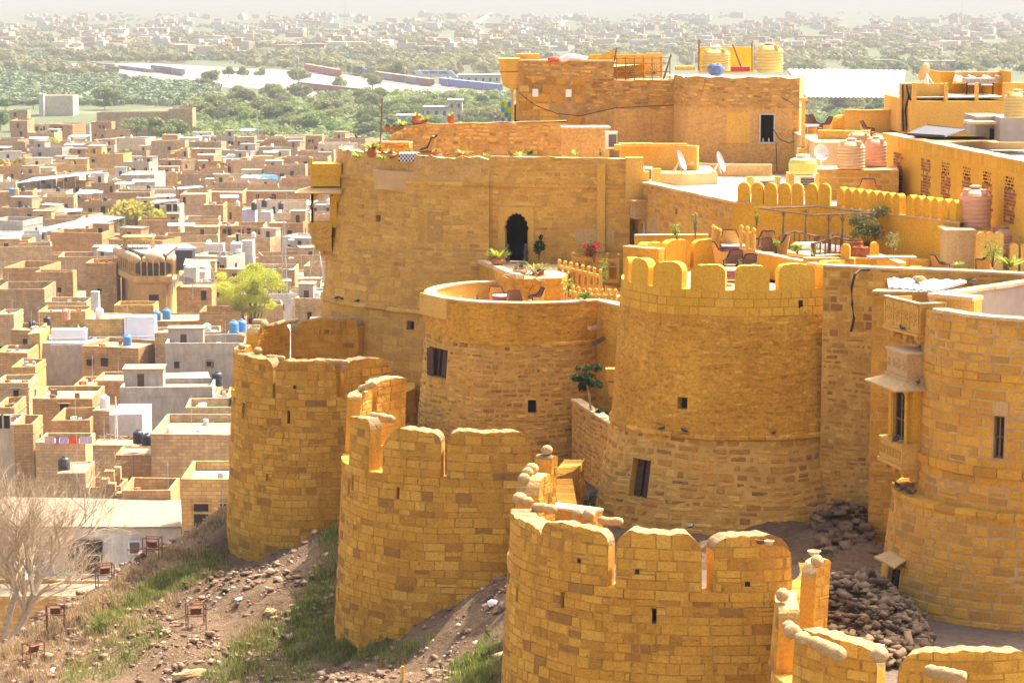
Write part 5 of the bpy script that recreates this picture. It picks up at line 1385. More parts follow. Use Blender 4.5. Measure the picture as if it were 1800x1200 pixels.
def cage(px, py, label, rz, h=1.0, chair=False):
 P = terr_px(px, py); r = thing('floodlight_frame', label, 'floodlight frame', tuple(P), rz, 'rusty floodlight frames on the slope')
 q = MB()
 for x, y in ((-.35, -.2), (.35, -.2), (.35, .25), (-.35, .25)): q.tube([(x, y, -.2), (x, y, h)], .022, 5)
 for z in (h, h * .55): q.tube([(-.35, -.2, z), (.35, -.2, z), (.35, .25, z), (-.35, .25, z), (-.35, -.2, z)], .02, 5)
 q.tube([(-.35, -.2, h * .55), (-1.0, -.3, h * .5), (-1.0, .1, h * .35), (-.35, .25, h * .5)], .02, 5)
 root_off(q, r, 'frame', 'rust')
 q = MB(); q.obox((0, 0, h * .72), (.4, .12, .3), (.4, 0, 0)); root_off(q, r, 'lamp', 'rust'); q = MB(); q.obox((0, .09, h * .70), (.34, .02, .24), (.4, 0, 0)); root_off(q, r, 'lamp_glass', 'white')
 return r
def root_off(q, r, name, mat):
 """mesh given in the thing's own coordinates"""
 sv = ROOTLOC.get(r.name); ROOTLOC[r.name] = (0, 0, 0)
 o = q.build(name, M[mat] if isinstance(mat, str) else mat, r); ROOTLOC[o.name] = (0, 0, 0)
 if sv: ROOTLOC[r.name] = sv
 return o
cage(345, 1105, 'rusty floodlight frame standing on the shaded rubble slope', .3)
cage(268, 985, 'rusty floodlight frame highest on the sunlit crest', -.2)
cage(185, 1020, 'rusty floodlight frame on the crest in front of the white terrace', .4, .9)
cage(98, 1100, 'rusty floodlight frame by the bare tree on the crest', .1, .9)
cage(60, 1165, 'toppled rusty floodlight frame in the lower left corner', .9, .8)
P = terr_px(708, 1199); mb = MB(); mb.tube([tuple(P - np.array([0, 0, .3])), tuple(P + np.array([0, 0, .55]))], .05, 8)
tag(mb.build('marker_post', plain('yellow_post_paint', (.70, .42, .02)), origin=tuple(P)), 'short yellow post at the bottom edge of the slope', 'post')
# ================================================================ unique place phrases
LMK = [('the domed pavilion mansion', 250, 470), ('the big yellow-green tree', 435, 510), ('the tall grey block', 241, 340), ('the long white canopy', 150, 392), ('the grey cement house', 160, 620), ('the red striped pavilion', 350, 600), ('the beige block', 98, 178), ('the bare tree', 60, 950), ('the blue sheet', 472, 312), ('the white shed roof', 100, 318), ('the laundry line', 125, 775), ('the lattice mast', 510, 450), ('the ribbed far wall', 260, 205), ('the pink twin house', 435, 255), ('the green roadside trees', 420, 220), ('the corrugated shed', 330, 665), ('the low white building', 180, 960), ('the arcaded house', 430, 410), ('the hanging balcony', 570, 340), ('the white hotel', 790, 195), ('the footbridge', 765, 132), ('the left picture edge', 0, 300), ('the red train', 565, 127), ('the sand yard', 400, 135)]
USED = set()
def where(px, py, pre, maxw=16):
 c = sorted(LMK, key=lambda l: math.hypot(l[1] - px, (l[2] - py) * 1.6))
 def d(l):
  dx, dy = px - l[1], (py - l[2]) * 1.3
  a = math.degrees(math.atan2(-dy, dx)) % 360
  return ['right of', 'up and right of', 'behind', 'up and left of', 'left of', 'down and left of', 'in front of', 'down and right of'][int((a + 22.5) // 45) % 8]
 def near(l):
  r = math.hypot(px - l[1], py - l[2]); return 'just ' if r < 45 else ('' if r < 110 else 'far ')
 cand = [f'{pre}, {near(c[0])}{d(c[0])} {c[0][0]}'] + [f'{pre} between {a[0]} and {b[0]}' for a, b in ((c[0], c[1]), (c[0], c[2]), (c[1], c[2]))] + [f'{pre}, {near(l)}{d(l)} {l[0]}' for l in c[1:6]] \
  + [f'{pre}, {d(a)} {a[0]}, {d(b)} {b[0]}' for a, b in ((c[0], c[1]), (c[0], c[2]), (c[1], c[2]), (c[0], c[3]), (c[1], c[3]), (c[2], c[3]), (c[0], c[4]), (c[1], c[4]))]
 for s in cand:
  if s not in USED and len(s.split()) <= maxw: USED.add(s); return s
 for adj in ('second', 'smaller', 'another', 'shaded', 'pale', 'narrow', 'farther', 'nearer'):
  for s in cand:
   s2 = adj + ' ' + s
   if s2 not in USED and len(s2.split()) <= maxw: USED.add(s2); return s2
 return cand[0]
def proj(X, Y, z):
 d = Y * CP - z * SP; u = Y * SP + z * CP
 return 900 + FPX * X / d, 600 - FPX * u / d
# ================================================================ the town
def housemat(name, c, brick=True, var=.12):
 m, t, b = nodes(name, .95); c = (c[0] * 1.16, c[1] * 1.14, c[2] * 1.04) if max(c) < .55 else c
 p = gpos(t, obj=False)
 n1 = noise(t, p, .5, 5, .6)
 col = ramp(t, n1, [(.3, tuple(x * (1 - var) for x in c)), (.7, tuple(min(1, x * (1 + var)) for x in c))])
 if brick:
  sx = N(t, 'ShaderNodeSeparateXYZ'); t.links.new(p, sx.inputs[0])
  ad = N(t, 'ShaderNodeMath', operation='ADD'); t.links.new(sx.outputs[0], ad.inputs[0]); t.links.new(sx.outputs[1], ad.inputs[1])
  cb = N(t, 'ShaderNodeCombineXYZ'); t.links.new(ad.outputs[0], cb.inputs[0]); t.links.new(sx.outputs[2], cb.inputs[1])
  br = N(t, 'ShaderNodeTexBrick'); br.inputs['Scale'].default_value = 1.0; br.inputs['Brick Width'].default_value = .9; br.inputs['Row Height'].default_value = .36; br.inputs['Mortar Size'].default_value = .03
  br.inputs['Color1'].default_value = (1.12, 1.08, 1.0, 1); br.inputs['Color2'].default_value = (.78, .76, .74, 1); br.inputs['Mortar'].default_value = (.62, .6, .6, 1)
  t.links.new(cb.outputs[0], br.inputs['Vector'])
  col = mixc(t, col, br.outputs['Color'], .9, 'MULTIPLY')
 f = ramp(t, noise(t, gpos(t, (1, 1, .35)), 1.6, 6, .7), [(.3, (.72, .70, .68)), (.6, (1, 1, 1)), (.8, (1.12, 1.1, 1.08))])
 t.links.new(mixc(t, col, f, 1.0, 'MULTIPLY'), b.inputs['Base Color'])
 bumpn(t, b, noise(t, p, 4, 5, .6), .4, .08)
 return m
HM = {'ochre': housemat('ochre_stone_wall', (.44, .27, .12)), 'tan': housemat('tan_stone_wall', (.47, .335, .185)), 'pale': housemat('pale_plaster_wall', (.52, .43, .31), False), 'grey': housemat('grey_cement_wall', (.36, .32, .28), False),
      'pinkish': housemat('pinkish_stone_wall', (.43, .295, .165)), 'white': housemat('whitewashed_wall', (.56, .53, .48), False, .05), 'brown': housemat('brown_rubble_wall', (.38, .265, .145)), 'yellow': housemat('yellow_stone_wall', (.52, .33, .12)), 'beige': housemat('beige_painted_wall', (.58, .50, .34), False, .05),
      'lilac': housemat('lilac_painted_wall', (.55, .50, .62), False, .05)}
M['roof'] = plain('dusty_flat_roof', (.27, .205, .135), .95, .15, .7, .2, obj=False)
M['roofw'] = plain('white_flat_roof', (.38, .345, .29), .9, .08, .7, .1, obj=False)
M['sheet'] = plain('pale_blue_metal_sheet', (.36, .44, .54), .5, .08, .5, .05, obj=False)
M['sheetw'] = plain('white_metal_sheet', (.56, .56, .56), .5, .06, .5, .05, obj=False)
M['sheetb'] = plain('bright_blue_sheet', (.06, .24, .60), .5, .1, .5, .05, obj=False)
M['winframe'] = plain('old_window_frame', (.20, .13, .08), .8, .2, 5, .1)
GZ = -58.0
FOOT = []       # occupied plan circles
def house(x, y, w_, d_, ztop, rz, mat, label=None, room=0, nwin=3, par=.7, seed=0, name='house', roof='roof', z0=GZ, group='flat roofed houses of the old town', door=False, wrect=None, court=False, pre=None):
 rn = random.Random(seed)
 if label is None:
  p = proj(x, y, ztop); label = where(p[0], p[1], pre or (mat + ' walled flat roofed house'))
 r = thing(name, label, 'house', (x, y, z0), rz, group)
 h = ztop - z0; t = .28
 q = MB()
 O = [(0, 0), (w_, 0), (w_, d_), (0, d_)]; I = [(t, t), (w_ - t, t), (w_ - t, d_ - t), (t, d_ - t)]
 jit = [rn.uniform(-.12, .12) for _ in range(4)]
 vs = [(a, b, 0) for a, b in O] + [(a, b, h + jit[i]) for i, (a, b) in enumerate(O)] + [(a, b, h + jit[i]) for i, (a, b) in enumerate(I)] + [(a, b, h - par) for a, b in I]
 fs = []
 for i in range(4):
  j = (i + 1) % 4; fs += [(i, j, 4 + j, 4 + i), (4 + i, 4 + j, 8 + j, 8 + i), (8 + i, 8 + j, 12 + j, 12 + i)]
 q.add(vs, fs); root_off(q, r, 'wall', HM[mat])
 q = MB(); q.add([(t, t, h - par), (w_ - t, t, h - par), (w_ - t, d_ - t, h - par), (t, d_ - t, h - par)], [(0, 1, 2, 3)]); root_off(q, r, 'roof', roof)
 ws = []
 if wrect: ws = wrect
 else:
  for k in range(nwin):
   ws.append((rn.uniform(.08, .86) * w_, h - par - rn.choice((1.9, 2.1, 2.3)) - (3.1 if rn.random() < .3 else 0), rn.choice((.7, .9, 1.1)), rn.choice((.9, 1.2, 1.7))))
 for (wx, wz, ww, wh) in ws:
  if wx + ww > w_ - .2: continue
  q = MB(); q.box(wx, wx + ww, -.03, .05, wz, wz + wh, 0); f = .09
  q.box(wx - f, wx, -.07, .05, wz - f, wz + wh + f, 1); q.box(wx + ww, wx + ww + f, -.07, .05, wz - f, wz + wh + f, 1); q.box(wx, wx + ww, -.07, .05, wz + wh, wz + wh + f, 1); q.box(wx, wx + ww, -.09, .05, wz - f, wz, 1); q.box(wx - .25, wx + ww + .25, -.45, -.08, wz + wh + f, wz + wh + f + .07, 1)
  root_off(q, r, 'window', [M['dark'], HM[mat]])
 if nwin and rn.random() < .55:
  q = MB(); wy = rn.uniform(.2, .7) * d_; wz = h - par - 2.2; q.box(w_ - .05, w_ + .03, wy, wy + .9, wz, wz + 1.2); root_off(q, r, 'side_window', M['dark'])
 if room:
  rw_, rd, rh = w_ * rn.uniform(.3, .55), d_ * rn.uniform(.35, .6), rn.uniform(2.2, 2.8)
  ox, oy = (0 if rn.random() < .5 else w_ - rw_) , d_ - rd - rn.uniform(0, .1) * d_
  ox = max(.01, min(ox, w_ - rw_ - .01)); b = h - par
  q = MB(); q.box(ox + .02, ox + rw_ - .02, oy, oy + rd - .02, b - .3, b + rh); rm_ = root_off(q, r, 'rooftop_room', HM[mat if rn.random() < .7 else rn.choice(['pale', 'grey', 'tan'])])
  q = MB(); q.box(ox - .15, ox + rw_ + .15, oy - .2, oy + rd + .1, b + rh, b + rh + .14); root_off(q, r, 'room_roof', roof)
  q = MB(); q.box(ox + rw_ * .35, ox + rw_ * .35 + .85, oy - .04, oy + .05, b, b + 1.85); root_off(q, r, 'door', M['wood'] if rn.random() < .5 else M['dark'])
 if nwin and rn.random() < .5:
  q = MB(); zz = h - par - .25; q.box(-.06, w_ + .06, -.1, -.005, zz, zz + .14); q.box(w_ + .005, w_ + .08, -.1, d_, zz, zz + .14); root_off(q, r, 'string_course', HM[mat])
 if par > .3 and rn.random() < .6:
  q = MB()
  for k in range(rn.choice((3, 5, 7))):
   bx, by, s1 = rn.uniform(.5, max(.6, w_ - 1.5)), rn.uniform(.5, max(.6, d_ - 1.5)), rn.uniform(.25, .9); q.box(bx, bx + s1, by, by + rn.uniform(.25, .8), h - par, h - par + rn.uniform(.15, .9), 0, rz=rn.uniform(0, 1.5))
  o_ = root_off(q, r, 'roof_clutter', rn.choice(('roofw', 'terracotta', 'oldwood', 'greymetal', 'tank_w'))); o_['kind'] = 'stuff'
 if rn.random() < .35:
  q = MB(); px_ = rn.uniform(.3, w_ - .3); q.tube([(px_, -.08, h - par - .1), (px_, -.08, h - 6)], .05, 4); root_off(q, r, 'drain_pipe', 'greymetal')
 if rn.random() < .3:
  q = MB(); px_, py_ = rn.uniform(.3, w_ - .3), d_ * .8; q.tube([(px_, py_, h - par), (px_, py_, h + rn.uniform(1.5, 3.5))], .04, 4); root_off(q, r, 'aerial_pole', 'greymetal')
 ca, sa = math.cos(rz), math.sin(rz)
 cx, cy = x + ca * w_ / 2 - sa * d_ / 2, y + sa * w_ / 2 + ca * d_ / 2
 FOOT.append((cx, cy, max(w_, d_) * .5))
 return r
def hpx(x0, x1, yt, Y, dep, mat, label, rz=0.0, **kw):
 """house whose front top edge runs from x0 to x1 at photo height yt and distance Y"""
 a, b = at(x0, yt, Y), at(x1, yt, Y)
 w_ = (b[0] - a[0]) / max(.3, math.cos(rz))
 return house(a[0], a[1], w_, dep, a[2], rz, mat, label, seed=int(x0 * 7 + yt), **kw), a, w_
TANKS = {}
def tank_proto(mat, kind):
 def f():
  r = thing('water_tank', '', 'water tank', group='plastic water tanks on roofs')
  prof = [(0, 0), (.5, 0)]
  nr = 7
  for k in range(nr):
   z = .02 + k * 1.0 / nr
   prof += [(.5, z), (.525, z + .04), (.525, z + .09), (.5, z + .12)]
  prof += [(.5, 1.05), (.44, 1.14), (.3, 1.24), (.16, 1.27), (.16, 1.32), (0, 1.33)]
  q = MB(); q.lathe(prof, 20); root_off(q, r, 'barrel', mat)
  q = MB(); q.lathe([(0, 1.31), (.19, 1.31), (.2, 1.36), (.1, 1.39), (0, 1.39)], 12); root_off(q, r, 'lid', mat)
  if kind == 'ridge':
   q = MB()
   for k in range(4):
    a = k * math.pi / 2 + .6
    q.obox((math.cos(a) * .36, math.sin(a) * .36, 1.18), (.34, .12, .16), (0, 0, a))
   root_off(q, r, 'shoulder_ribs', mat)
  return r
 return f
for c in ('black', 'tank_w', 'tank_lb', 'tank_y', 'tank_b', 'orange_tank'): TANKS[c] = Proto(tank_proto(M[c], 'ridge' if c in ('tank_y', 'tank_b', 'orange_tank') else ''))
TN = {'black': 'black', 'tank_w': 'white', 'tank_lb': 'blue', 'tank_y': 'yellow', 'tank_b': 'beige', 'orange_tank': 'salmon'}
def tank(c, loc, s=1.0, label=None, sh=1.0):
 if label is None:
  p = proj(*loc); label = where(p[0], p[1], TN[c] + ' water tank on a roof')
 return TANKS[c].place(loc, (hash(c) % 7) * .3 + loc[0], label, 'plastic water tanks on roofs', (s, s, s * sh))
def tpx(c, px, py, Y, s=1.0, label=None, sh=1.0): return tank(c, at(px, py, Y), s, label, sh)
# ---------------------------------------------------------------- houses placed one by one (nearest rows first)
def canopy(x0, y0, x1, y1, x2, y2, x3, y3, Y0, Y1, mat, label, posts=4, cor=0, drop=2.6, name='sheet_canopy', cat='canopy', th=.06):
 """sheet roof given by its four photo corners: near-left, near-right (distance Y0), far-right, far-left (distance Y1)"""
 P = [at(x0, y0, Y0), at(x1, y1, Y0), at(x2, y2, Y1), at(x3, y3, Y1)]
 r = thing(name, label, cat, (P[0][0], P[0][1], P[0][2] - drop))
 q = MB(); a, b, c, d = map(Vector, P); n = max(6, 2 * int((b - a).length / .22)) if cor else 1
 base = len(q.v)
 for i in range(n + 1):
  f = i / n; o = Vector((0, 0, cor * (1 if i % 2 else 0)))
  q.v += [tuple(a.lerp(b, f) + o), tuple(d.lerp(c, f) + o)]
 for i in range(n): q.f.append((i * 2, i * 2 + 2, i * 2 + 3, i * 2 + 1)); q.m.append(0); q.r.append(.5)
 nv = len(q.v)
 q.v += [(x, y, z - th) for x, y, z in q.v[:nv]]
 for i in range(n): q.f.append((nv + i * 2 + 1, nv + i * 2 + 3, nv + i * 2 + 2, nv + i * 2)); q.m.append(0); q.r.append(.5); q.f.append((i * 2, nv + i * 2, nv + i * 2 + 2, i * 2 + 2)); q.m.append(0); q.r.append(.5)
 q.build('sheet', M[mat], r)
 for i in range(posts):
  f = i / max(1, posts - 1)
  for s_, e_ in ((a, b), (d, c)):
   p = s_.lerp(e_, .03 + .94 * f); t = MB(); t.box(p.x - .06, p.x + .06, p.y - .06, p.y + .06, p.z - drop, p.z - th); t.build('post', M['greymetal'], r)
 return r
r, a, w_ = hpx(-40, 318, 925, 238, 10, 'white', 'long low white building with a sloping tan roof below the bare tree', par=.1, roof='roof', nwin=0, name='long_house')
a0, a1 = at(-40, 925, 237.6), at(318, 925, 237.6); b0, b1 = at(-40, 872, 250), at(318, 878, 250)
q = MB(); q.add([a0, a1, b1, b0] + [(x, y, z - .2) for x, y, z in (a0, a1, b1, b0)], [(0, 1, 2, 3), (0, 4, 5, 1), (1, 5, 6, 2), (7, 6, 5, 4)])
sl = q.build('sloping_roof', M['roof'], r); sl.location = (0, 0, 0)
q = MB(); bx_px(q, 225, 247, 950, 974, 237.7, .2); bx_px(q, 0, 0, 0, 0, 237, 0); g_ = q.build('window_grille', M['white'], r)
q = MB(); bx_px(q, 228, 245, 953, 972, 237.6, .08); q.build('window_pane', M['grille'], r)
q = MB(); bx_px(q, 120, 180, 948, 1008, 237.8, .1); q.build('open_front', M['dark'], r)
q = MB(); A = at(45, 1040, 231); B = at(200, 1040, 231); q.box(A[0], B[0], 231, 238, -58, A[2]); q.box(A[0], B[0], 230.9, 231.1, A[2], A[2] + .25); q.box(A[0] - .2, A[0], 231, 238, A[2], A[2] + 1.4)
o = q.build('terrace', HM['white'], r)
q = MB()
for k in range(14): x = A[0] + (B[0] - A[0]) * k / 13; q.box(x - .03, x + .03, 231.2, 231.26, A[2], A[2] + 1.1)
q.box(A[0], B[0], 231.19, 231.27, A[2] + 1.1, A[2] + 1.16); q.build('railing', M['oldwood'], r)
def cloth(x0, x1, y0, y1, Y, c, label, sag=.06):
 A, B = at(x0, y0, Y), at(x1, y1, Y); q = MB(); n = 6
 vs = []
 for j in range(4):
  for i in range(n + 1):
   f = i / n; vs.append((A[0] + (B[0] - A[0]) * f, Y + .06 * math.sin(f * 9 + j), A[2] + (B[2] - A[2]) * j / 3 - sag * math.sin(f * math.pi)))
 k = n + 1; q.add(vs, [(j * k + i, j * k + i + 1, (j + 1) * k + i + 1, (j + 1) * k + i) for j in range(3) for i in range(n)])
 tag(q.build('hanging_cloth', plain('cloth_' + label.split()[0], c, .9, .1, 4, .2), origin=A), label, 'cloth', 'laundry hung out to dry')
cloth(101, 128, 1004, 1021, 233, (.05, .50, .62), 'turquoise cloth hung on the white terrace railing')
cloth(128, 138, 1004, 1016, 233, (.45, .46, .42), 'grey cloth next to the turquoise one on the terrace')
hpx(-40, 215, 1045, 222, 6, 'yellow', 'yellow low wall house at the foot of the slope in the lower left', par=.3, nwin=0, name='house')
r, a, w_ = hpx(318, 440, 840, 232, 9, 'yellow', 'bright yellow stone house with dark openings just left of the leftmost bastion', par=.9, roof='roofw', wrect=[(1.15, 8.1, 1.35, 2.4), (1.15, 10.75, 1.35, .7), (3.6, 10.75, 1.2, .7)])
hpx(265, 430, 764, 262, 13, 'tan', 'tan house with a wide empty pale roof beside the leftmost bastion', par=.8, nwin=0)
hpx(203, 287, 800, 268, 5, 'ochre', 'tall ochre brick block carrying two black tanks', par=.05, nwin=0, roof='roof')
hpx(163, 232, 783, 275, 4, 'tan', 'plain tan wall block behind the ochre brick block', par=.05, nwin=0)
hpx(100, 150, 830, 262, 6, 'tan', 'small tan roof block carrying one big black tank', par=.05, nwin=0)
hpx(150, 212, 855, 255, 5, 'ochre', 'ruined ochre stepped wall enclosure full of loose stones', par=1.6, nwin=0)
hpx(214, 300, 862, 250, 7, 'ochre', 'low ochre walled court beside the yellow house', par=1.2, nwin=0)
hpx(62, 150, 778, 285, 7, 'tan', 'rough tan house with laundry strung above its parapet', par=.6, nwin=0)
hpx(-10, 25, 745, 290, 7, 'pale', 'pale house with blue windows and a ledge at the left edge', par=.4, wrect=[(.2, 8.5, .7, 1.6), (1.1, 8.5, .7, 1.6)])
hpx(24, 58, 745, 288, 6, 'ochre', 'narrow ochre house with a balcony near the left edge', par=.9, nwin=1)
hpx(-10, 24, 715, 305, 8, 'ochre', 'ochre stepped house cut by the left edge of the picture', par=.9, nwin=1)
hpx(90, 158, 738, 300, 9, 'ochre', 'ochre roofless court with pierced parapets', par=1.6, nwin=0)
hpx(162, 192, 723, 303, 5, 'pinkish', 'pinkish flat wall block under a white tank', par=.05, nwin=0)
hpx(192, 250, 728, 303, 8, 'white', 'small white roofed house beside the pinkish block', par=.05, nwin=0, roof='roofw')
hpx(160, 270, 790, 292, 9, 'brown', 'brown roof terrace heaped with timber and rubble', par=.5, nwin=0)
hpx(57, 162, 700, 318, 10, 'ochre', 'ochre brick house with arched hatch in front of the grey cement house', par=.5, nwin=2)
hpx(130, 165, 676, 335, 8, 'yellow', 'stepped yellow wall house below the grey cement house', par=.4, nwin=1)
hpx(165, 282, 668, 338, 8, 'ochre', 'long ochre brick wall house under the grey cement house', par=.4, nwin=0)
hpx(280, 380, 682, 335, 8, 'brown', 'dim house under the corrugated shed roof', par=.1, wrect=[(2.2, 4.1, 1.0, 2.1)])
canopy(281, 674, 372, 672, 366, 654, 284, 656, 329, 336, 'coping', 'corrugated pale shed roof beside the grey cement house', 3, .08, 2.4)
hpx(372, 430, 700, 330, 8, 'tan', 'tan house with green door hidden beside the leftmost bastion', par=.8, nwin=1)
r, a, w_ = hpx(155, 285, 603, 372, 12, 'grey', 'big grey cement house with a railed terrace', par=.15, roof='roofw', wrect=[(8.8, 3.0, 1.4, 1.6)])
hpx(68, 156, 603, 373, 12, 'grey', 'left half of the grey cement block with a yellow corner strip', par=.15, nwin=0, roof='roofw')
q_, aa, _w = hpx(48, 70, 586, 371, 8, 'yellow', 'narrow yellow corner house left of the grey cement block', par=.1, nwin=0)
hpx(150, 219, 560, 379, 7, 'yellow', 'yellow upper storey with a brown door on the grey cement house', par=.15, wrect=[(3.8, 3.2, 1.3, 2.1)], roof='roofw')
def panel(x0, x1, y0, y1, Y, dep, mat, label, name='shed', cat='shed'):
 q = MB(); bx_px(q, x0, x1, y0, y1, Y, dep); a = at(x0, y1, Y)
 return tag(q.build(name, mat, origin=a), label, cat)
M['panelw'] = plain('white_cement_sheet', (.62, .64, .70), .7, .06, 1, .05, obj=False)
panel(219, 271, 557, 603, 377, 3, M['panelw'], 'tall white sheet walled room on the grey cement house')
panel(90, 151, 579, 603, 377, 2, M['panelw'], 'low white sheet screen on the grey cement house')
r_ = thing('roof_railing', 'thin white railing along the grey cement house terrace', 'railing', at(90, 606, 371.8))
q = MB()
for y in (592, 598, 604): q.tube([at(90, y + 2, 371.6), at(278, y - 2, 371.6)], .03, 4)
for k in range(12): x = 90 + k * 17; q.tube([at(x, 590, 371.6), at(x, 606, 371.6)], .03, 4)
q.build('rail', M['white'], r_)
hpx(280, 412, 640, 362, 9, 'grey', 'open pillared terrace house under the red striped roof', par=.2, nwin=0)
for k, x in enumerate((284, 318, 345, 378, 402)): panel(x, x + 9, 612, 641, 362.5, 1.0, HM['grey'] if k != 2 else M['white'], ['first', 'second', 'third', 'fourth', 'fifth'][k] + ' pillar from the left under the red striped roof', 'pillar', 'pillar')
M['redroof'] = plain('faded_red_tiles', (.48, .27, .22), .85, .2, 1, .2, obj=False)
canopy(284, 616, 412, 606, 408, 590, 286, 600, 361, 367, 'redroof', 'faded red striped tile roof over a pillared terrace', 0, .12, 2.5, 'tiled_roof')
canopy(282, 600, 330, 603, 320, 583, 312, 582, 369, 374, 'redroof', 'small peaked red striped roof behind the pillared terrace', 0, .08, 2.5, 'tiled_roof')
hpx(350, 424, 548, 398, 8, 'ochre', 'ochre brick house with tall empty parapet behind the red striped roof', par=1.6, nwin=1)
hpx(270, 356, 564, 402, 10, 'ochre', 'long ochre brick house with two blue tanks on it', par=.2, nwin=0)
hpx(200, 270, 536, 410, 6, 'yellow', 'yellow house with a deep parapet box roof', par=1.2, nwin=0)
hpx(66, 150, 547, 405, 8, 'yellow', 'yellow low house with square roof openings and dishes', par=.6, wrect=[(6, 4.5, 1.2, .8), (8.2, 4.5, 1.2, .8)])
hpx(20, 66, 580, 385, 8, 'ochre', 'ochre house below two black tanks near the left', par=.6, nwin=1)
hpx(-10, 24, 553, 400, 8, 'tan', 'tan house with white parapet at the left edge', par=.5, nwin=1)
hpx(-10, 48, 620, 362, 9, 'ochre', 'ochre house with tall chimney stub at the left edge', par=.6, nwin=1)
hpx(20, 62, 645, 345, 8, 'yellow', 'small yellow house with an arched door below the left black tanks', par=.6, nwin=1)
hpx(-10, 50, 672, 330, 7, 'tan', 'tan balcony house near the left edge below the grey cement house', par=.6, nwin=2)
panel(160, 173, 513, 545, 404, 1.5, HM['white'], 'slim white chimney like pier on the yellow parapet', 'pier', 'pier')
panel(325, 345, 470, 520, 440, 4, HM['white'], 'white wall strip right of the domed pavilion mansion', 'side_wall', 'wall')
hpx(310, 372, 505, 432, 8, 'ochre', 'ochre house with two open balcony floors beside the big tree', par=.3, nwin=2)
canopy(322, 466, 372, 472, 368, 458, 326, 454, 430, 437, 'roof', 'pale upper balcony slab beside the big tree', 3, 0, 2.8, 'balcony_slab', 'balcony')
canopy(302, 490, 340, 500, 340, 490, 306, 482, 429, 434, 'roof', 'pale lower balcony slab beside the big tree', 2, 0, 2.6, 'balcony_slab', 'balcony')
panel(308, 338, 440, 475, 445, 4, M['black'], 'dark room behind the domed pavilion mansion', 'shed', 'shed')  # solid box in near-black
# ---------------------------------------------------------------- the domed pavilion mansion
hv = thing('domed_mansion', 'carved sandstone mansion whose arcaded top floor is crowned by rows of small domes', 'mansion', at(235, 540, 440))
Yh = 440.0
HS = housemat('golden_carved_stone', (.50, .31, .11), False, .1)
HS2 = housemat('pale_dome_stone', (.60, .44, .24), False, .1)
c0 = at(236, 520, Yh)[0]; c1 = at(304, 520, Yh)[0]; cl = at(196, 450, Yh + 16)[0]
wz = c1 - c0
def hvb(q, x0, x1, y0, y1, z0, z1, m=0): q.box(x0, x1, y0, y1, z0, z1, m)
zA, zB, zC = at(236, 505, Yh)[2], at(236, 498, Yh)[2], at(236, 462, Yh)[2]
q = MB(); poly = [(c0 + 1.2, Yh + .4), (c1 - 1.2, Yh + .4), (c1 - .6, Yh + 17), (cl + 1.5, Yh + 17)]; q.prism(poly, -58, zA + .5); q.build('lower_wall', HS, hv)
q = MB()
def ringp(o, zz): return [(c0 - o, Yh - o), (c1 + o, Yh - o), (c1 + o, Yh + 17), (cl - o, Yh + 17)]
def scale_poly(o): return [(c0 + .2 - o, Yh + .2 - o), (c1 - .2 + o, Yh + .2 - o), (c1 - .2 + o, Yh + 17), (cl + .3 - o, Yh + 17)]
for o, za, zb in ((-.6, zA + .2, zA + .55), (-.2, zA + .55, zA + .8), (.2, zA + .8, zA + 1.0)): q.prism(scale_poly(o), za, zb)
q.prism(scale_poly(.3), zA + 1.0, zA + 1.9); q.build('balcony', HS, hv)
q = MB(); q.prism(scale_poly(-1.0), zA + 1.9, zC + 1.2); q.build('inner_wall', M['wood'], hv)  # dark brown puts the shade behind the arches into the wall colour
F1 = Flat(c0 + .2, Yh + .2, c1 - .2, Yh + .2); F2 = Flat(cl + .3, Yh + 17, c0 + .2, Yh + .2); F3 = Flat(c1 - .2, Yh + .2, c1 - .2, Yh + 17)
zbase, ztop_ = zA + 1.9, zC + .1
for S_, n in ((F1, 6), (F2, 11), (F3, 11)):
 for k in range(n):
  q = MB(); h = (S_.L * k / n, S_.L * (k + 1) / n, zbase, ztop_ + .5)
  arch_panel(q, S_, h, .25, .2, 1, .62); q.build('arch', HS, hv)
  d_ = MB(); c_ = S_.P((h[0] + h[1]) / 2, ztop_ + .45, -.3)
  rr_2 = S_.L / n * .5
  if 1 <= k < n: pass
  d_.ball(c_, rr_2 * .86, 10, 7, sc=(1, 1, 1.2)); d_.build('dome', HS2, hv, smooth=True)
q = MB(); q.prism(scale_poly(-1.2), zC + .9, zC + 1.5); q.build('roof', M['roofw'], hv)
bigd = MB(); bigd.ball(((c0 + c1) / 2, Yh + 1.2, zC + .9), 1.5, 14, 8, sc=(1.1, 1, .75)); bigd.build('centre_dome', HS2, hv, smooth=True)
pv = at(216, 441, Yh + 9); pw = at(267, 441, Yh + 9)
K = (pv[0], pw[0]); zp0, zp1 = zC + 1.4, at(216, 416, Yh + 9)[2]
q = MB()
for S_, n in ((Flat(K[0], Yh + 9, K[1], Yh + 9), 6), (Flat(K[0], Yh + 13, K[0], Yh + 9), 3), (Flat(K[1], Yh + 9, K[1], Yh + 13), 3), (Flat(K[0], Yh + 13, K[1], Yh + 13), 6)):
 for k in range(n): arch_panel(q, S_, (S_.L * k / n, S_.L * (k + 1) / n, zp0, zp1 - .3), 0, .18, 1, .6)
q.box(K[0] - .15, K[1] + .15, Yh + 8.8, Yh + 13.2, zp1 - .3, zp1); q.build('rooftop_pavilion', HS, hv)
q = MB(); bx_px(q, 262, 279, 518, 534, Yh + .3, .2); q.build('doorway', M['dark'], hv)
FOOT.append(((c0 + c1) / 2 - 2, Yh + 8, 10))
hpx(150, 204, 462, 452, 8, 'ochre', 'ochre house with carved hanging windows beside the domed pavilion mansion', par=.8, wrect=[(2.0, 5.2, .8, 1.0), (4.5, 5.0, 1.3, 1.8), (6.3, 5.2, .8, 1.0)])
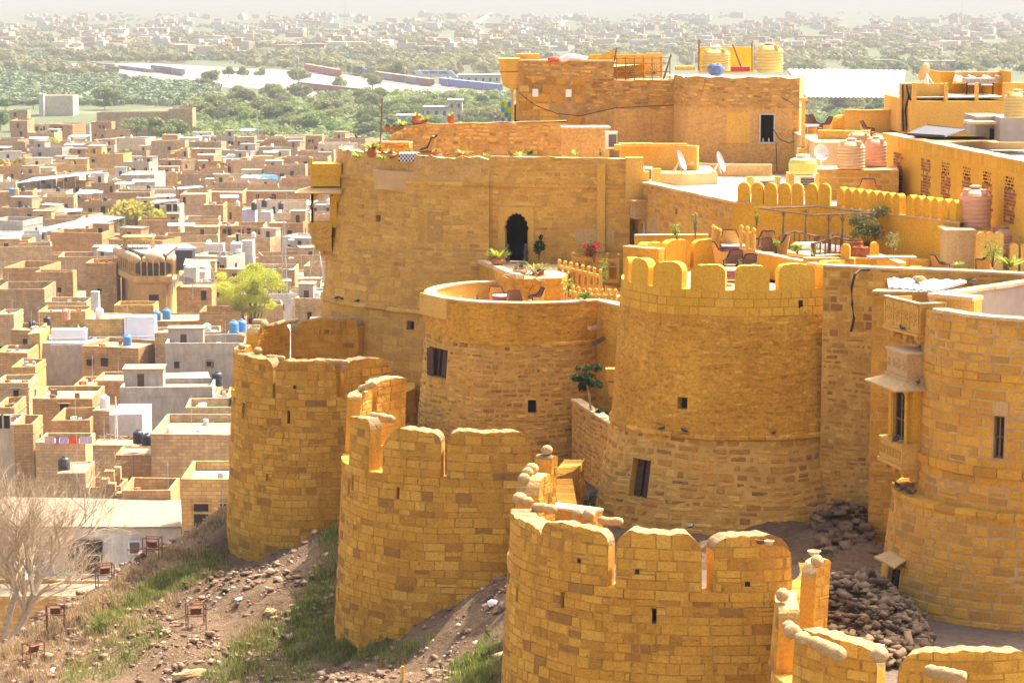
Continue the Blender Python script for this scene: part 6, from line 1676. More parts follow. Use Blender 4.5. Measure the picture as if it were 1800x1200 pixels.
hpx(5, 72, 470, 470, 12, 'ochre', 'ochre courtyard house with broken parapet left of the domed pavilion mansion', par=2.0, nwin=1, rz=-.15)
hpx(62, 128, 478, 462, 4, 'ochre', 'shaded ochre verandah wall left of the domed pavilion mansion', par=1.4, nwin=1)
hpx(-10, 78, 508, 432, 11, 'brown', 'brown roofless ruin with thick walls below the courtyard house', par=2.2, nwin=0)
hpx(78, 152, 530, 425, 6, 'tan', 'tan crumbling wall house below the fence rail', par=1.0, nwin=0)
# ---------------------------------------------------------------- mid-distance landmarks
hpx(211, 272, 307, 700, 16, 'grey', 'tall plain grey cement block with a pale slanting roof', par=.1, nwin=0, roof='roofw', rz=-.05)
hpx(196, 212, 316, 698, 8, 'ochre', 'slim ochre house front squeezed left of the tall grey block', par=.3, nwin=2)
canopy(27, 322, 135, 309, 172, 303, 60, 312, 690, 712, 'sheetw', 'long white sheet shed roof on thin posts', 6, 0, 3.2)
canopy(118, 309, 178, 303, 182, 300, 130, 304, 713, 722, 'sheetb', 'blue tarpaulin edge behind the long white sheet roof', 2, 0, 3)
canopy(80, 399, 128, 402, 220, 382, 175, 378, 555, 585, 'sheet', 'huge pale slanting sheet canopy above the old roofs', 5, 0, 3.4)
canopy(98, 374, 144, 371, 145, 366, 104, 368, 600, 612, 'sheet', 'small pale blue sheet roof over a rooftop room', 2, 0, 2)
canopy(131, 341, 161, 341, 175, 334, 142, 334, 640, 652, 'sheet', 'light blue slanting roof above a small hut left of the grey block', 2, 0, 2.5)
canopy(-5, 420, 38, 415, 42, 407, 0, 410, 545, 560, 'sheetw', 'white sheet roof at the left edge level with the big canopy', 2, 0, 2.5)
canopy(266, 357, 312, 352, 312, 350, 270, 352, 615, 622, 'sheet', 'pale blue verandah roof right of the tall grey block', 3, 0, 2.4)
canopy(312, 333, 358, 329, 352, 326, 312, 329, 660, 672, 'sheet', 'narrow pale blue roof above a white room', 2, 0, 2.5)
canopy(458, 311, 488, 316, 488, 308, 460, 306, 705, 706, 'sheetb', 'bright blue sheet screen hung on a roof', 2, 0, 2.5)
canopy(270, 442, 345, 436, 330, 428, 272, 430, 490, 505, 'sheetw', 'white rooftop canopy behind the domed pavilion mansion', 5, 0, 3)
canopy(500, 365, 545, 360, 560, 352, 515, 354, 615, 640, 'sheetw', 'white sheet roof just left of the hanging balcony', 3, 0, 3)
canopy(170, 440, 206, 444, 214, 432, 182, 430, 480, 490, 'coping', 'faded cloth awning left of the rooftop pavilion', 2, 0, 2.6)
hpx(266, 316, 362, 612, 8, 'pale', 'pale house with three dark doors under a blue verandah roof', par=.1, wrect=[(.8, 6.5, 1.2, 1.7), (3.6, 6.5, 1.2, 1.7), (5.2, 6.5, 1.0, 1.7)])
hpx(316, 362, 342, 640, 12, 'pinkish', 'wide pinkish brown wall house right of the tall grey block', par=.4, nwin=1)
hpx(362, 426, 338, 655, 10, 'ochre', 'long ochre rampart like house in the middle of the town', par=.4, nwin=0)
hpx(426, 545, 336, 665, 10, 'ochre', 'row of ochre galleries running right toward the hanging balcony', par=.5, nwin=6)
hpx(358, 392, 360, 610, 9, 'ochre', 'small ochre house with a stepped parapet', par=.6, nwin=1)
hpx(380, 410, 396, 560, 9, 'ochre', 'ochre carved house with a small bright yellow door', par=.5, wrect=[(1.4, 6.0, .8, 1.0), (2.5, 5.6, .8, 1.8)])
r, a, w_ = hpx(410, 463, 397, 560, 9, 'ochre', 'arcaded ochre house with dark arched doors behind a carved balcony', par=1.0, wrect=[(1.0, 5.6, .5, 1.2), (1.9, 5.6, .5, 1.2), (3.0, 5.2, .8, 2.0), (4.6, 5.6, .5, 1.2), (5.4, 5.6, .5, 1.2)])
hpx(405, 424, 428, 520, 5, 'white', 'small white cubic house with a brown door', par=.1, wrect=[(1.2, 8.1, .5, 1.5)], roof='roofw')
hpx(424, 444, 424, 522, 5, 'white', 'white cubic roof room beside the small white house', par=.1, nwin=0, roof='roofw')
hpx(360, 392, 430, 520, 4, 'white', 'white garden wall stepping down left of the small white house', par=.1, nwin=0)
hpx(425, 448, 368, 600, 6, 'lilac', 'lilac painted rooftop room beside black tanks', par=.1, nwin=0)
hpx(458, 476, 372, 598, 6, 'white', 'white narrow rooftop room with paired windows', par=.2, nwin=2)
hpx(487, 545, 374, 600, 9, 'pale', 'pale house with tall shuttered windows near the hanging balcony', par=.5, nwin=3)
hpx(330, 384, 398, 562, 9, 'yellow', 'yellow walled open court left of the arcaded house', par=2.2, nwin=1)
hpx(68, 128, 168, 1235, 16, 'beige', 'tall beige painted block at the far edge of the town', par=.3, nwin=0)
hpx(68, 76, 165, 1230, 6, 'white', 'small white tower room left on the beige block', par=.2, nwin=1)
hpx(170, 300, 198, 1060, 9, 'pinkish', 'very long ribbed pinkish wall of a hall behind the town', par=.4, nwin=0, rz=.03)
hpx(296, 338, 191, 1055, 12, 'pinkish', 'rounded pinkish end block of the ribbed hall', par=.5, nwin=0)
hpx(18, 48, 212, 985, 14, 'ochre', 'ochre palace like wing at the left of the pale colonnade', par=.6, nwin=2)
hpx(47, 158, 219, 1000, 12, 'pale', 'long pale colonnaded building with statues on its roof edge', par=.4, nwin=9, rz=-.02)
hpx(87, 130, 218, 960, 10, 'ochre', 'square ochre house in front of the pale colonnade', par=.4, wrect=[(2.0, 7.5, 1.0, 1.4), (4.5, 7.0, 1.0, 2.0)], rz=-.35)
hpx(160, 196, 215, 970, 9, 'ochre', 'ochre house with tall windows right of the pale colonnade', par=.4, nwin=4)
hpx(16, 48, 194, 1090, 8, 'pinkish', 'pinkish house with a columned porch at the far left', par=.4, nwin=2)
r, a, w_ = hpx(400, 442, 256, 900, 12, 'pinkish', 'pink twin storey house with three windows and blue awning', par=.4, wrect=[(1.2, 5.5, .9, 1.3), (3.6, 5.5, .9, 1.3), (6.1, 5.5, .9, 1.3)])
hpx(416, 447, 241, 905, 10, 'pinkish', 'upper storey block of the pink twin house', par=.3, nwin=1)
hpx(447, 470, 249, 912, 12, 'tan', 'pale tan side block right of the pink twin house', par=.3, nwin=0)
hpx(358, 397, 277, 850, 12, 'pinkish', 'plain pinkish house left of a tall white house', par=.3, nwin=1)
hpx(397, 416, 273, 852, 9, 'white', 'tall white house with one small window', par=.2, nwin=1)
hpx(432, 488, 276, 850, 12, 'pale', 'pale house with bright right flank below the pink twin house', par=.2, nwin=2, rz=-.3, roof='roofw')
hpx(503, 533, 242, 880, 10, 'pinkish', 'pinkish house with white arches at the right edge of the town', par=.3, nwin=3)
hpx(533, 566, 238, 890, 10, 'ochre', 'ochre domed villa by the roadside trees', par=.3, nwin=3)
hpx(560, 612, 252, 870, 10, 'pale', 'pale ruined villa just above the mansion terrace', par=.6, nwin=4)
hpx(285, 312, 237, 900, 9, 'pinkish', 'pinkish square house left of a white sheet roof', par=.3, nwin=1)
hpx(312, 350, 243, 905, 9, 'white', 'white arched hall behind the town trees', par=.1, nwin=1, roof='roofw')
hpx(278, 322, 280, 780, 10, 'brown', 'brown three window house beside green trees', par=.4, nwin=4, rz=-.5)
hpx(316, 330, 262, 790, 6, 'tan', 'slim tan tower house beside green trees', par=.3, nwin=2)
# ---------------------------------------------------------------- the other houses of the old town
rn = random.Random(77)
mats = ['ochre'] * 4 + ['tan'] * 5 + ['pinkish'] * 4 + ['pale'] * 3 + ['grey'] * 2 + ['brown'] * 3 + ['white'] * 1 + ['yellow'] * 2
feat = ['with a bare roof', 'with a low parapet', 'with a tall parapet', 'with a deep shaded side', 'with a cracked front', 'with a patched wall']
for px_, Y_, rad_ in ((240, 600, 10), (262, 610, 9), (22, 745, 11), (222, 825, 8), (435, 388, 8), (430, 405, 7), (250, 428, 9), (345, 860, 9), (85, 880, 8)): FOOT.append(((px_ - 900) / FPX * Y_, Y_, rad_))
Y = 300.0; cnt = 0; NH = 215
while Y < 1420 and cnt < NH:
 xl = (-930) / FPX * Y; xr = ((610 if Y < 1000 else 330) - 900) / FPX * Y
 x = xl + rn.uniform(0, 5)
 while x < xr:
  w_ = rn.uniform(6, 11) * (1 + Y / 2600); d_ = rn.uniform(6, 10)
  yy = Y + rn.uniform(-3, 3)
  cx, cy = x + w_ / 2, yy + d_ / 2
  ok = all((abs(cx - a) > (b + w_ / 2) * .8 or abs(cy - c) > (b + d_ / 2) * .8) for a, c, b in FOOT)
  if ok and rn.random() < .88:
   hgt = rn.choice((3.4, 4.2, 5.5, 6.5, 7.2, 8.6))
   mt = rn.choice(mats); room = rn.random() < .45
   pre = f"{mt} house " + ('with a rooftop room' if room else rn.choice(feat))
   house(x, yy, w_, d_, GZ + hgt + (2.5 if Y < 420 else 0), rn.choice((-.3, -.12, -.05, 0, .06, .12, .2)), mt, None, room=room, nwin=rn.choice((1, 2, 2, 3)) if Y < 850 else rn.choice((1, 2)), seed=cnt, pre=pre,
                  roof=rn.choice(('roof', 'roof', 'roofw')), par=rn.choice((.5, .8, 1.0, 1.4)))
   cnt += 1
   if rn.random() < .42:
    tank(rn.choice(('black', 'black', 'tank_w', 'tank_w', 'tank_w', 'tank_lb', 'tank_y')), (x + w_ * rn.uniform(.25, .75), yy + d_ * rn.uniform(.3, .6), GZ + hgt + (2.5 if Y < 420 else 0) - .5), rn.uniform(.9, 1.25))
   if rn.random() < .16:
    P = (x + w_ * .3, yy + d_ * .3, GZ + hgt)
    p = proj(*P); r = thing('roof_shelter', where(p[0], p[1], rn.choice(('white', 'pale blue')) + ' sheet shelter'), 'shelter', P, rn.uniform(-.4, .2), 'sheet shelters on the roofs')
    q = MB(); q.obox((0, 0, 2.2), (w_ * .5, d_ * .4, .06), (.12, 0, 0)); root_off(q, r, 'sheet', rn.choice(('sheet', 'sheetw')))
    for sx in (-1, 1):
     for sy in (-1, 1): q = MB(); q.box(sx * w_ * .22 - .05, sx * w_ * .22 + .05, sy * d_ * .17 - .05, sy * d_ * .17 + .05, -.3, 2.15 + sy * .02); root_off(q, r, 'post', 'greymetal')
  x += w_ + rn.uniform(.3, 2.2)
 Y += 11.5 * (1 + Y / 1500)
for c, px, py, Y_, s, lb in [('black', 113, 829, 264, 1.25, 'big ribbed black tank on the small tan block behind the bare tree'), ('black', 243, 779, 270, 1.1, 'left black tank of two on the ochre brick block'), ('black', 258, 783, 269, 1.0, 'right black tank of two on the ochre brick block'),
 ('tank_w', 184, 717, 304, 1.2, 'white tank on the pinkish block'), ('tank_w', 357, 718, 330, 1.2, 'white tank beside the leftmost bastion top'), ('orange_tank', 116, 562, 400, 1.3, 'salmon tank on the yellow dish roof'), ('black', 83, 573, 398, 1.15, 'black tank beside the salmon one'), ('black', 57, 580, 392, 1.15, 'black tank left of the salmon one, grey bottomed'),
 ('tank_w', 175, 559, 380, 1.2, 'white tank on the yellow upper storey'), ('tank_lb', 276, 563, 402, 1.2, 'left one of two blue tanks on the ochre brick house'), ('tank_lb', 293, 561, 402, 1.3, 'right one of two blue tanks on the ochre brick house'), ('black', 382, 678, 322, 1.4, 'black tank beside the corrugated shed'), ('tank_lb', 411, 585, 350, 1.3, 'left blue barrel tank behind the leftmost bastion'), ('tank_lb', 425, 583, 352, 1.3, 'right blue barrel tank behind the leftmost bastion'),
 ('tank_y', 359, 301, 800, 1.6, 'yellow tank on a brown roof left of a white house'), ('tank_y', 434, 301, 800, 1.6, 'yellow tank on a roof below the pink twin house'), ('tank_lb', 21, 342, 640, 1.3, 'light blue tank paired with a yellow one at the left'), ('tank_y', 29, 342, 640, 1.3, 'yellow tank paired with a light blue one at the left'),
 ('black', 40, 375, 600, 1.4, 'left black tank of a pair on a tan rooftop'), ('black', 48, 375, 600, 1.4, 'right black tank of a pair on a tan rooftop'), ('black', 82, 379, 598, 1.2, 'left black tank beside a slanting blue sheet roof'), ('black', 90, 379, 598, 1.2, 'second black tank beside a slanting blue sheet roof'),
 ('black', 447, 369, 600, 1.4, 'black tank next to the lilac room'), ('black', 465, 364, 600, 1.4, 'black tank above the narrow white room'), ('black', 494, 368, 600, 1.3, 'black tank above the pale shuttered house'), ('tank_w', 419, 450, 520, 1.2, 'white tank on the small white cubic house')]:
 tpx(c, px, py, Y_, s, lb)
for i, (x0, x1, c, lb) in enumerate([(78, 96, (.62, .40, .36), 'pink cloth at the left end of the laundry line'), (98, 104, (.30, .10, .30), 'dark patterned cloth on the laundry line'), (105, 120, (.50, .40, .62), 'lilac cloth on the laundry line'), (120, 139, (.75, .10, .02), 'bright orange red cloth on the laundry line'), (140, 162, (.55, .46, .52), 'greyish mauve cloth at the right end of the laundry line')]): cloth(x0, x1, 766, 779, 284, c, lb)
q = MB(); q.tube([at(74, 764, 284), at(120, 767, 284), at(166, 764, 284)], .02, 4); tag(q.build('laundry_line', M['cable'], origin=at(120, 764, 284)), 'thin line stretched over the tan roof holding laundry', 'clothesline')
# ---------------------------------------------------------------- trees
def leaf_cloud(rs, blobs, n, size, aspect=.6, hollow=.35):
 """quads scattered through a set of ellipsoid clumps (centre, radii)"""
 vol = np.array([b[1][0] * b[1][1] * b[1][2] for b in blobs]); vol = vol ** .8 / (vol ** .8).sum()
 idx = rs.choice(len(blobs), n, p=vol)
 d = rs.normal(size=(n, 3)); d /= np.linalg.norm(d, axis=1)[:, None]
 rad = (hollow + (1 - hollow) * rs.uniform(0, 1, n) ** .5) * rs.uniform(.85, 1.12, n)
 C = np.array([b[0] for b in blobs])[idx]; Rr = np.array([b[1] for b in blobs])[idx]
 P = C + d * rad[:, None] * Rr
 nn = d + rs.normal(0, .7, (n, 3)); nn /= np.linalg.norm(nn, axis=1)[:, None]
 t = np.cross(nn, rs.normal(size=(n, 3))); t /= np.linalg.norm(t, axis=1)[:, None]; b = np.cross(nn, t)
 s = size * rs.uniform(.6, 1.4, n)[:, None]
 V = np.stack([P - t * s - b * s * aspect * .3, P + b * s * aspect, P + t * s, P - b * s * aspect], 1).reshape(-1, 3)
 cl = rs.uniform(0, 1, len(blobs))[idx] * .5 + rs.uniform(0, .5, n)
 return V, np.arange(4 * n).reshape(-1, 4), cl
M['leaf_g'] = leafmat('mid_green_leaves', [(0, (.08, .13, .03)), (.5, (.14, .20, .045)), (1, (.24, .29, .07))], .4)
M['leaf_o'] = leafmat('olive_leaves', [(0, (.11, .135, .045)), (.5, (.19, .21, .07)), (1, (.30, .29, .11))], .4)
M['leaf_y'] = leafmat('yellow_green_leaves', [(0, (.20, .21, .02)), (.5, (.38, .36, .035)), (1, (.56, .50, .08))], .5)
M['bark'] = plain('brown_bark', (.17, .11, .07), .95, .3, 4, .5)
M['palebark'] = plain('pale_bark', (.36, .27, .17), .95, .25, 4, .4)
def tree_proto(seed, W, H, mat, n, size, flat=.5):
 def f():
  rs = np.random.RandomState(seed)
  r = thing('tree', '', 'tree', group='trees of the valley')
  blobs = []
  for k in range(9):
   a = rs.uniform(0, 6.28); q = rs.uniform(.15, .62) * W / 2
   blobs.append(((q * math.cos(a), q * math.sin(a), H * rs.uniform(.45, .8)), (W * rs.uniform(.16, .28), W * rs.uniform(.16, .28), H * rs.uniform(.14, .24))))
  V, F, c = leaf_cloud(rs, blobs, n, size)
  V[:, 2] = np.maximum(V[:, 2], H * .12)
  o = npmesh('crown', V, F, M[mat], c, r)
  q = MB(); q.tube([(0, 0, -.3), (.1, 0, H * .25), (0, .1, H * .55)], [H * .03, H * .024, H * .012], 6)
  for k in range(5):
   b = blobs[k][0]; q.tube([(0, .05, H * .28), (b[0] * .5, b[1] * .5, H * .42), b], [H * .016, H * .012, H * .004], 5)
  root_off(q, r, 'trunk', 'bark')
  return r
 return f
TP = [Proto(tree_proto(1, 9, 7, 'leaf_g', 1500, .42)), Proto(tree_proto(2, 8, 6, 'leaf_o', 1300, .42)), Proto(tree_proto(3, 11, 8, 'leaf_g', 1900, .45)), Proto(tree_proto(4, 7, 6.5, 'leaf_y', 1200, .38)), Proto(tree_proto(5, 12, 7.5, 'leaf_o', 1900, .45))]
TNM = ['round green tree', 'low olive tree', 'broad green tree', 'yellowish green tree', 'wide olive tree']
def tree_at(px, py, k, s, label=None, z=GZ, group='trees of the valley'):
 loc = azl(px, py, z)
 TP[k].place(loc, (px * .37) % 6.28, label or where(px, py, TNM[k]), group, s)
def tree_Y(px, py_top, Y, k, Hs, label):
 H = (7, 6, 8, 6.5, 7.5)[k] * Hs; a = at(px, py_top, Y)
 TP[k].place((a[0], Y, a[2] - H * .93), px * .3, label, 'trees of the valley', Hs)
for px, py, Y_, k, s, lb in [(85, 243, 900, 3, 1.15, 'single yellow-green tree among roofs left of the ribbed far wall'), (22, 278, 790, 3, 1.8, 'big yellow-green tree at the left edge above the white shed roof'), (222, 262, 850, 0, 1.15, 'dark green tree above the tall grey block'), (240, 353, 615, 3, 1.75, 'yellow-green tree between the tall grey block and the long white canopy'), (270, 368, 612, 3, 1.35, 'right side companion of the tree below the tall grey block'),
 (282, 206, 980, 0, 1.5, 'dense dark green tree in front of the ribbed far wall'), (240, 206, 985, 4, 1.2, 'sparse olive tree in front of the ribbed far wall'), (310, 208, 1000, 2, 1.2, 'tree at the right end of the ribbed far wall'), (345, 258, 880, 0, 1.3, 'green tree between the white arched hall and the pink twin house'), (382, 228, 950, 2, 1.6, 'large green tree left of the pink twin house'), (487, 252, 930, 0, 1.3, 'rounded dark tree right of the pink twin house'), (470, 225, 960, 4, 1.2, 'olive tree just behind the pink twin house'), (0, 195, 1050, 0, 1.2, 'green tree cut by the left edge near the beige block'), (185, 150, 1300, 4, 1.4, 'olive tree behind the beige block')]: tree_Y(px, py, Y_, k, s, lb)
rn = random.Random(9)
def belt(x0, x1, ya, yb, n, ks, smin=.9, smax=1.5):
 for _ in range(n):
  px = rn.uniform(x0, x1); f = (px - x0) / (x1 - x0); py = ya + (yb - ya) * f + rn.uniform(-1, 1) * 12
  tree_at(px, py, rn.choice(ks), rn.uniform(smin, smax))
belt(330, 560, 200, 235, 34, (0, 1, 2, 4)); belt(560, 880, 205, 232, 44, (0, 1, 2, 4)); belt(400, 880, 180, 205, 34, (0, 1, 2, 4)); belt(0, 330, 188, 190, 5, (0, 1)); belt(560, 900, 240, 262, 20, (0, 2, 4))
for px, py, k, s in [(372, 151, 2, 1.4), (402, 137, 0, 1.2), (427, 138, 0, 1.2), (457, 138, 0, 1.1), (524, 150, 4, 1.6), (597, 158, 0, 1.2), (655, 160, 2, 1.5), (693, 138, 0, 1.9), (360, 155, 1, 1.2), (350, 152, 1, 1.0), (660, 138, 4, 1.3)]: tree_at(px, py, k, s)
belt(1420, 1590, 185, 215, 16, (0, 2, 4)); belt(1400, 1800, 128, 140, 16, (0, 2), 1, 1.6)
rs2 = np.random.RandomState(21)
a = at(432, 500, 400); r = thing('thorn_tree', 'big airy yellow-green thorn tree with a wide umbrella crown in the town', 'tree', (a[0] + .6, 400, GZ))
blobs = []
for k in range(40):
 an = rs2.uniform(0, 6.28); qq = rs2.uniform(0, .85) ** .6
 px_, py_ = 435 + math.cos(an) * qq * 68, 508 + math.sin(an) * qq * 46
 p = at(px_, py_, 400 + rs2.uniform(-4, 4)); blobs.append(((p[0] - a[0] - .6, p[1] - 400, p[2] - GZ), (rs2.uniform(1.0, 2.1), rs2.uniform(1.0, 2.1), rs2.uniform(.6, 1.2))))
V_, F_, c_ = leaf_cloud(rs2, blobs, 26000, .12, .5, .1); npmesh('crown', V_, F_, M['leaf_y'], c_, r)
q = MB(); q.tube([(0, 0, 0), (.2, 0, 2.4), (.7, 0, 4)], [.35, .28, .2], 8)
for b in blobs[:18]:
 m_ = Vector((.5, 0, 3.2)).lerp(Vector(b[0]), .5) + Vector((0, 0, .4)); q.tube([(.5, 0, 3.2), tuple(m_), b[0]], [.13, .08, .02], 5)
root_off(q, r, 'trunk', 'bark')
def bare_tree(base, H, seed, label, spread=1.0, depth=6, lean=(0, 0), name='bare_tree'):
 rn = random.Random(seed); r = thing(name, label, 'tree', base)
 q = MB(); tw = MB()
 def grow(p, d, L, rad, lv):
  n = 3; pts = [p]; dd = d
  for i in range(n):
   dd = (dd + Vector((rn.uniform(-.22, .22), rn.uniform(-.22, .22), rn.uniform(-.12, .16)))).normalized(); pts.append(pts[-1] + dd * L / n)
  rs_ = [rad * (1 - .4 * i / n) for i in range(n + 1)]
  (q if lv > depth - 3 else tw).tube(pts, rs_, 6 if lv > depth - 2 else 3, cap=False)
  if lv == 0: return
  for k in range(rn.choice((3, 3, 4)) if lv > 1 else 4):
   f = rn.choice((.45, .7, 1.0, 1.0)); o = pts[min(n, max(1, round(f * n)))]
   nd = (dd + Vector((rn.uniform(-1, 1) * spread, rn.uniform(-1, 1) * spread, rn.uniform(-.35, .65)))).normalized()
   grow(o, nd, L * rn.uniform(.6, .85), rad * rn.uniform(.45, .62), lv - 1)
 for k in range(3):
  grow(Vector((rn.uniform(-.3, .3), 0, 0)), Vector((lean[0] + rn.uniform(-.5, .6), rn.uniform(-.3, .3), 1)).normalized(), H * .28, H * .022, depth)
 root_off(q, r, 'trunk', 'palebark'); root_off(tw, r, 'twigs', M['palebark']); return r
b_ = at(25, 1085, 200)
bare_tree((b_[0] - .5, 200, b_[2] - 2.5), 17, 5, 'leafless pale thorny tree spreading over the lower left of the picture', .95, 7, (.15, 0))
b_ = at(95, 975, 225)
bare_tree((b_[0] - 2.5, 225, b_[2] - 4), 13.0, 15, 'second leafless tree tangled behind the first in front of the white building', 1.0, 6, (.1, 0))
# ================================================================ the valley beyond the town
rsv = np.random.RandomState(44)
def m2(px, py, Y=None): return azl(px, py, GZ + .0)
M['yard'] = plain('pale_gravel_yard', (.27, .235, .20), .95, .1, .02, 0, obj=False)
M['scrub'] = leafmat('dull_scrub_leaves', [(0, (.07, .10, .04)), (.6, (.12, .16, .06)), (1, (.22, .24, .11))], .2)
def sheet(name, poly, z, mat, label):
 q = MB(); P = [azl(x, y, GZ + z) for x, y in poly]; q.add(P, [tuple(range(len(P)))])
 return tag(q.build(name, M[mat]), label, kind='structure')
YARD = [(95, 113), (250, 111), (390, 118), (560, 126), (700, 142), (900, 160), (900, 176), (720, 170), (600, 164), (560, 172), (470, 158), (330, 150), (230, 140), (120, 122)]
sheet('rail_yard_ground', YARD[::-1], .15, 'yard', 'pale bare gravel of the railway yard')
sheet('sandy_clearing', [(0, 92), (120, 95), (300, 100), (160, 104), (0, 99)][::-1], .15, 'yard', 'pale sandy strip on the far plain')
sheet('dirt_road', [(930, 58), (945, 50), (995, 26), (1010, 26), (985, 50), (960, 60)][::-1], .15, 'yard', 'pale dirt road far on the plain')
sheet('dirt_road', [(820, 48), (835, 50), (870, 22), (862, 22)][::-1], .15, 'yard', 'narrow pale track far on the plain')
for pts in ([(150, 112), (320, 134), (450, 150), (560, 163), (700, 176)], [(100, 118), (260, 134), (420, 152), (520, 165)], [(390, 118), (560, 130), (700, 147), (900, 166)]):
 q = MB()
 for i in range(len(pts) - 1):
  a, b = Vector(azl(*pts[i], GZ + .3)), Vector(azl(*pts[i + 1], GZ + .3)); n_ = Vector((-(b - a).y, (b - a).x, 0)).normalized() * 1.3
  q.add([tuple(a - n_), tuple(b - n_), tuple(b + n_), tuple(a + n_)], [(0, 1, 2, 3)])
 tag(q.build('railway_track', M['rust']), 'dark railway track across the pale yard', kind='structure')
def mass(name, label, pts, W, H, nq, size, mat, kind='stuff'):
 vs = []; cs = []
 for p in pts:
  s = rsv.uniform(.7, 1.3); n = nq
  d = rsv.normal(size=(n, 3)); d /= np.linalg.norm(d, axis=1)[:, None]; d[:, 2] = np.abs(d[:, 2]) * 1.2 - .25
  r_ = rsv.uniform(.55, 1.05, n)[:, None]
  lump = 1 + .3 * np.sin(d[:, :1] * 5 + p[0]) * np.cos(d[:, 1:2] * 4)
  P = np.array(p) + d * r_ * lump * np.array([W * s / 2, W * s / 2, H * s * .55]) + np.array([0, 0, H * s * .42])
  t = np.cross(d, rsv.normal(size=(n, 3))); t /= np.linalg.norm(t, axis=1)[:, None]; b = np.cross(d, t) + t * .2
  z = size * s * rsv.uniform(.6, 1.3, n)[:, None]
  vs.append(np.stack([P - t * z, P + b * z * .7, P + t * z, P - b * z * .7], 1).reshape(-1, 3)); cs.append(rsv.uniform(0, .45, n) + rsv.uniform(0, .5))
 V = np.concatenate(vs)
 return tag(npmesh(name, V, np.arange(len(V)).reshape(-1, 4), mat, np.concatenate(cs)), label, kind=kind)
def nz(x, y): return math.sin(x * .021 + y * .09) + math.sin(x * .047 - y * .13 + 2) + .8 * math.sin(x * .013 + y * .31 + 1) + .6 * math.sin(x * .09 + y * .05)
pts = []
while len(pts) < 4600:
 px, py = rsv.uniform(-30, 1830), 24 + 112 * rsv.uniform() ** .75
 if px > 860 and py > 128: continue
 if in_poly(px, py, YARD) or nz(px, py) < -.55 + (.9 if py < 45 else 0): continue
 pts.append(azl(px, py, GZ))
mass('far_wood', 'hazy scattered trees covering the plain to the horizon', pts, 11, 7.5, 34, 1.7, M['leaf_o'])
pts = []
while len(pts) < 2600:
 px, py = rsv.uniform(-20, 900), rsv.uniform(92, 200)
 up = 118 + px * .055; lo = 186 + max(0, px - 250) * .03
 if py < (up if px < 380 else 999) - 0 and not (py < 108): continue
 if px >= 380 and not (py < 118 or py > 158 + (px - 380) * .03): continue
 if py > lo or in_poly(px, py, YARD): continue
 pts.append(azl(px, py, GZ))
mass('scrub_belt', 'dense low green scrub between the town and the railway yard', pts, 9, 3.4, 30, 1.2, M['scrub'])
pts = [azl(rsv.uniform(1400, 1600), rsv.uniform(160, 225), GZ) for _ in range(260)] + [azl(rsv.uniform(560, 900), rsv.uniform(168, 215), GZ) for _ in range(420)] + [azl(rsv.uniform(330, 620), rsv.uniform(178, 262), GZ) for _ in range(620)] + [azl(rsv.uniform(560, 900), rsv.uniform(210, 262), GZ) for _ in range(420)]
mass('roadside_scrub', 'green scrub filling the gaps behind the fort roofs', pts, 9, 4.5, 40, .9, M['leaf_g'])
q = MB(); rn = random.Random(12); k = 0
while k < 820:
 px, py = rn.uniform(-20, 1820), rn.choice((rn.uniform(30, 60), rn.uniform(48, 100), rn.uniform(60, 92)))
 if nz(px * 1.4 + 300, py * 1.3) < .2 or (py > 100 and px > 800): continue
 x, y, z = azl(px, py, GZ); s = 1 + y / 9000
 w_, d_, h = rn.uniform(6, 20) * s, rn.uniform(6, 12) * s, rn.uniform(3, 7.5) * s
 q.box(x, x + w_, y, y + d_, GZ, GZ + h, rn.choice((0, 0, 1, 1, 2, 3)), rz=rn.uniform(-.6, .2));
 if rn.random() < .5: q.box(x + w_ * .1, x + w_ * .5, y + 1, y + d_ * .7, GZ + h, GZ + h + 2.6 * s, rn.choice((0, 1, 2)), rz=-.2)
 k += 1
tag(q.build('distant_houses', [HM['white'], HM['pale'], HM['pinkish'], HM['tan']]), 'hundreds of tiny pale houses scattered over the hazy plain', kind='stuff')
def farh(x0, x1, yt, yb, mat, label, nwin=0, dep=14, cat='building', name='far_building', rows=1):
 Y_ = azl(x0, yb, GZ)[1]; a, b = at(x0, yt, Y_), at(x1, yt, Y_)
 r = thing(name, label, cat, (a[0], Y_, GZ)); q = MB(); q.box(a[0], b[0], Y_, Y_ + dep, GZ, a[2]); q.build('wall', HM[mat], r)
 h = a[2] - GZ
 for j in range(rows):
  for i in range(nwin):
   x = a[0] + (b[0] - a[0]) * (i + .35) / nwin; q = MB(); q.box(x, x + (b[0] - a[0]) / nwin * .35, Y_ - .06, Y_ + .05, GZ + h * (j + .4) / rows, GZ + h * (j + .75) / rows); q.build('window', M['grille'], r)
 q = MB(); q.box(a[0] - .5, b[0] + .5, Y_ - .5, Y_ + dep, a[2], a[2] + .5); q.build('roof', M['roofw'], r)
 return r
farh(697, 745, 205, 232, 'white', 'left low wing of the white hotel beyond the flower pots', 3)
farh(745, 788, 190, 234, 'white', 'middle storeyed block of the white hotel', 3, rows=2)
farh(788, 812, 178, 234, 'beige', 'tallest cream tower block of the white hotel', 2, rows=3)
farh(812, 840, 200, 232, 'white', 'right low wing of the white hotel', 2)
farh(186, 222, 52, 62, 'white', 'left long white building standing alone on the far plain', 5, 30)
farh(232, 294, 50, 61, 'white', 'right long white building standing alone on the far plain', 7, 30)
farh(1622, 1680, 108, 126, 'grey', 'grey unfinished concrete frame building on the plain at the right', 4, 16)
farh(1540, 1572, 106, 124, 'pinkish', 'pinkish turreted building on the plain behind the metal roof', 3, 16)
farh(530, 570, 78, 95, 'pinkish', 'pinkish walled compound on the plain above the red train', 3)
farh(805, 880, 133, 150, 'beige', 'long yellowish station building beside the platforms', 6, 20)
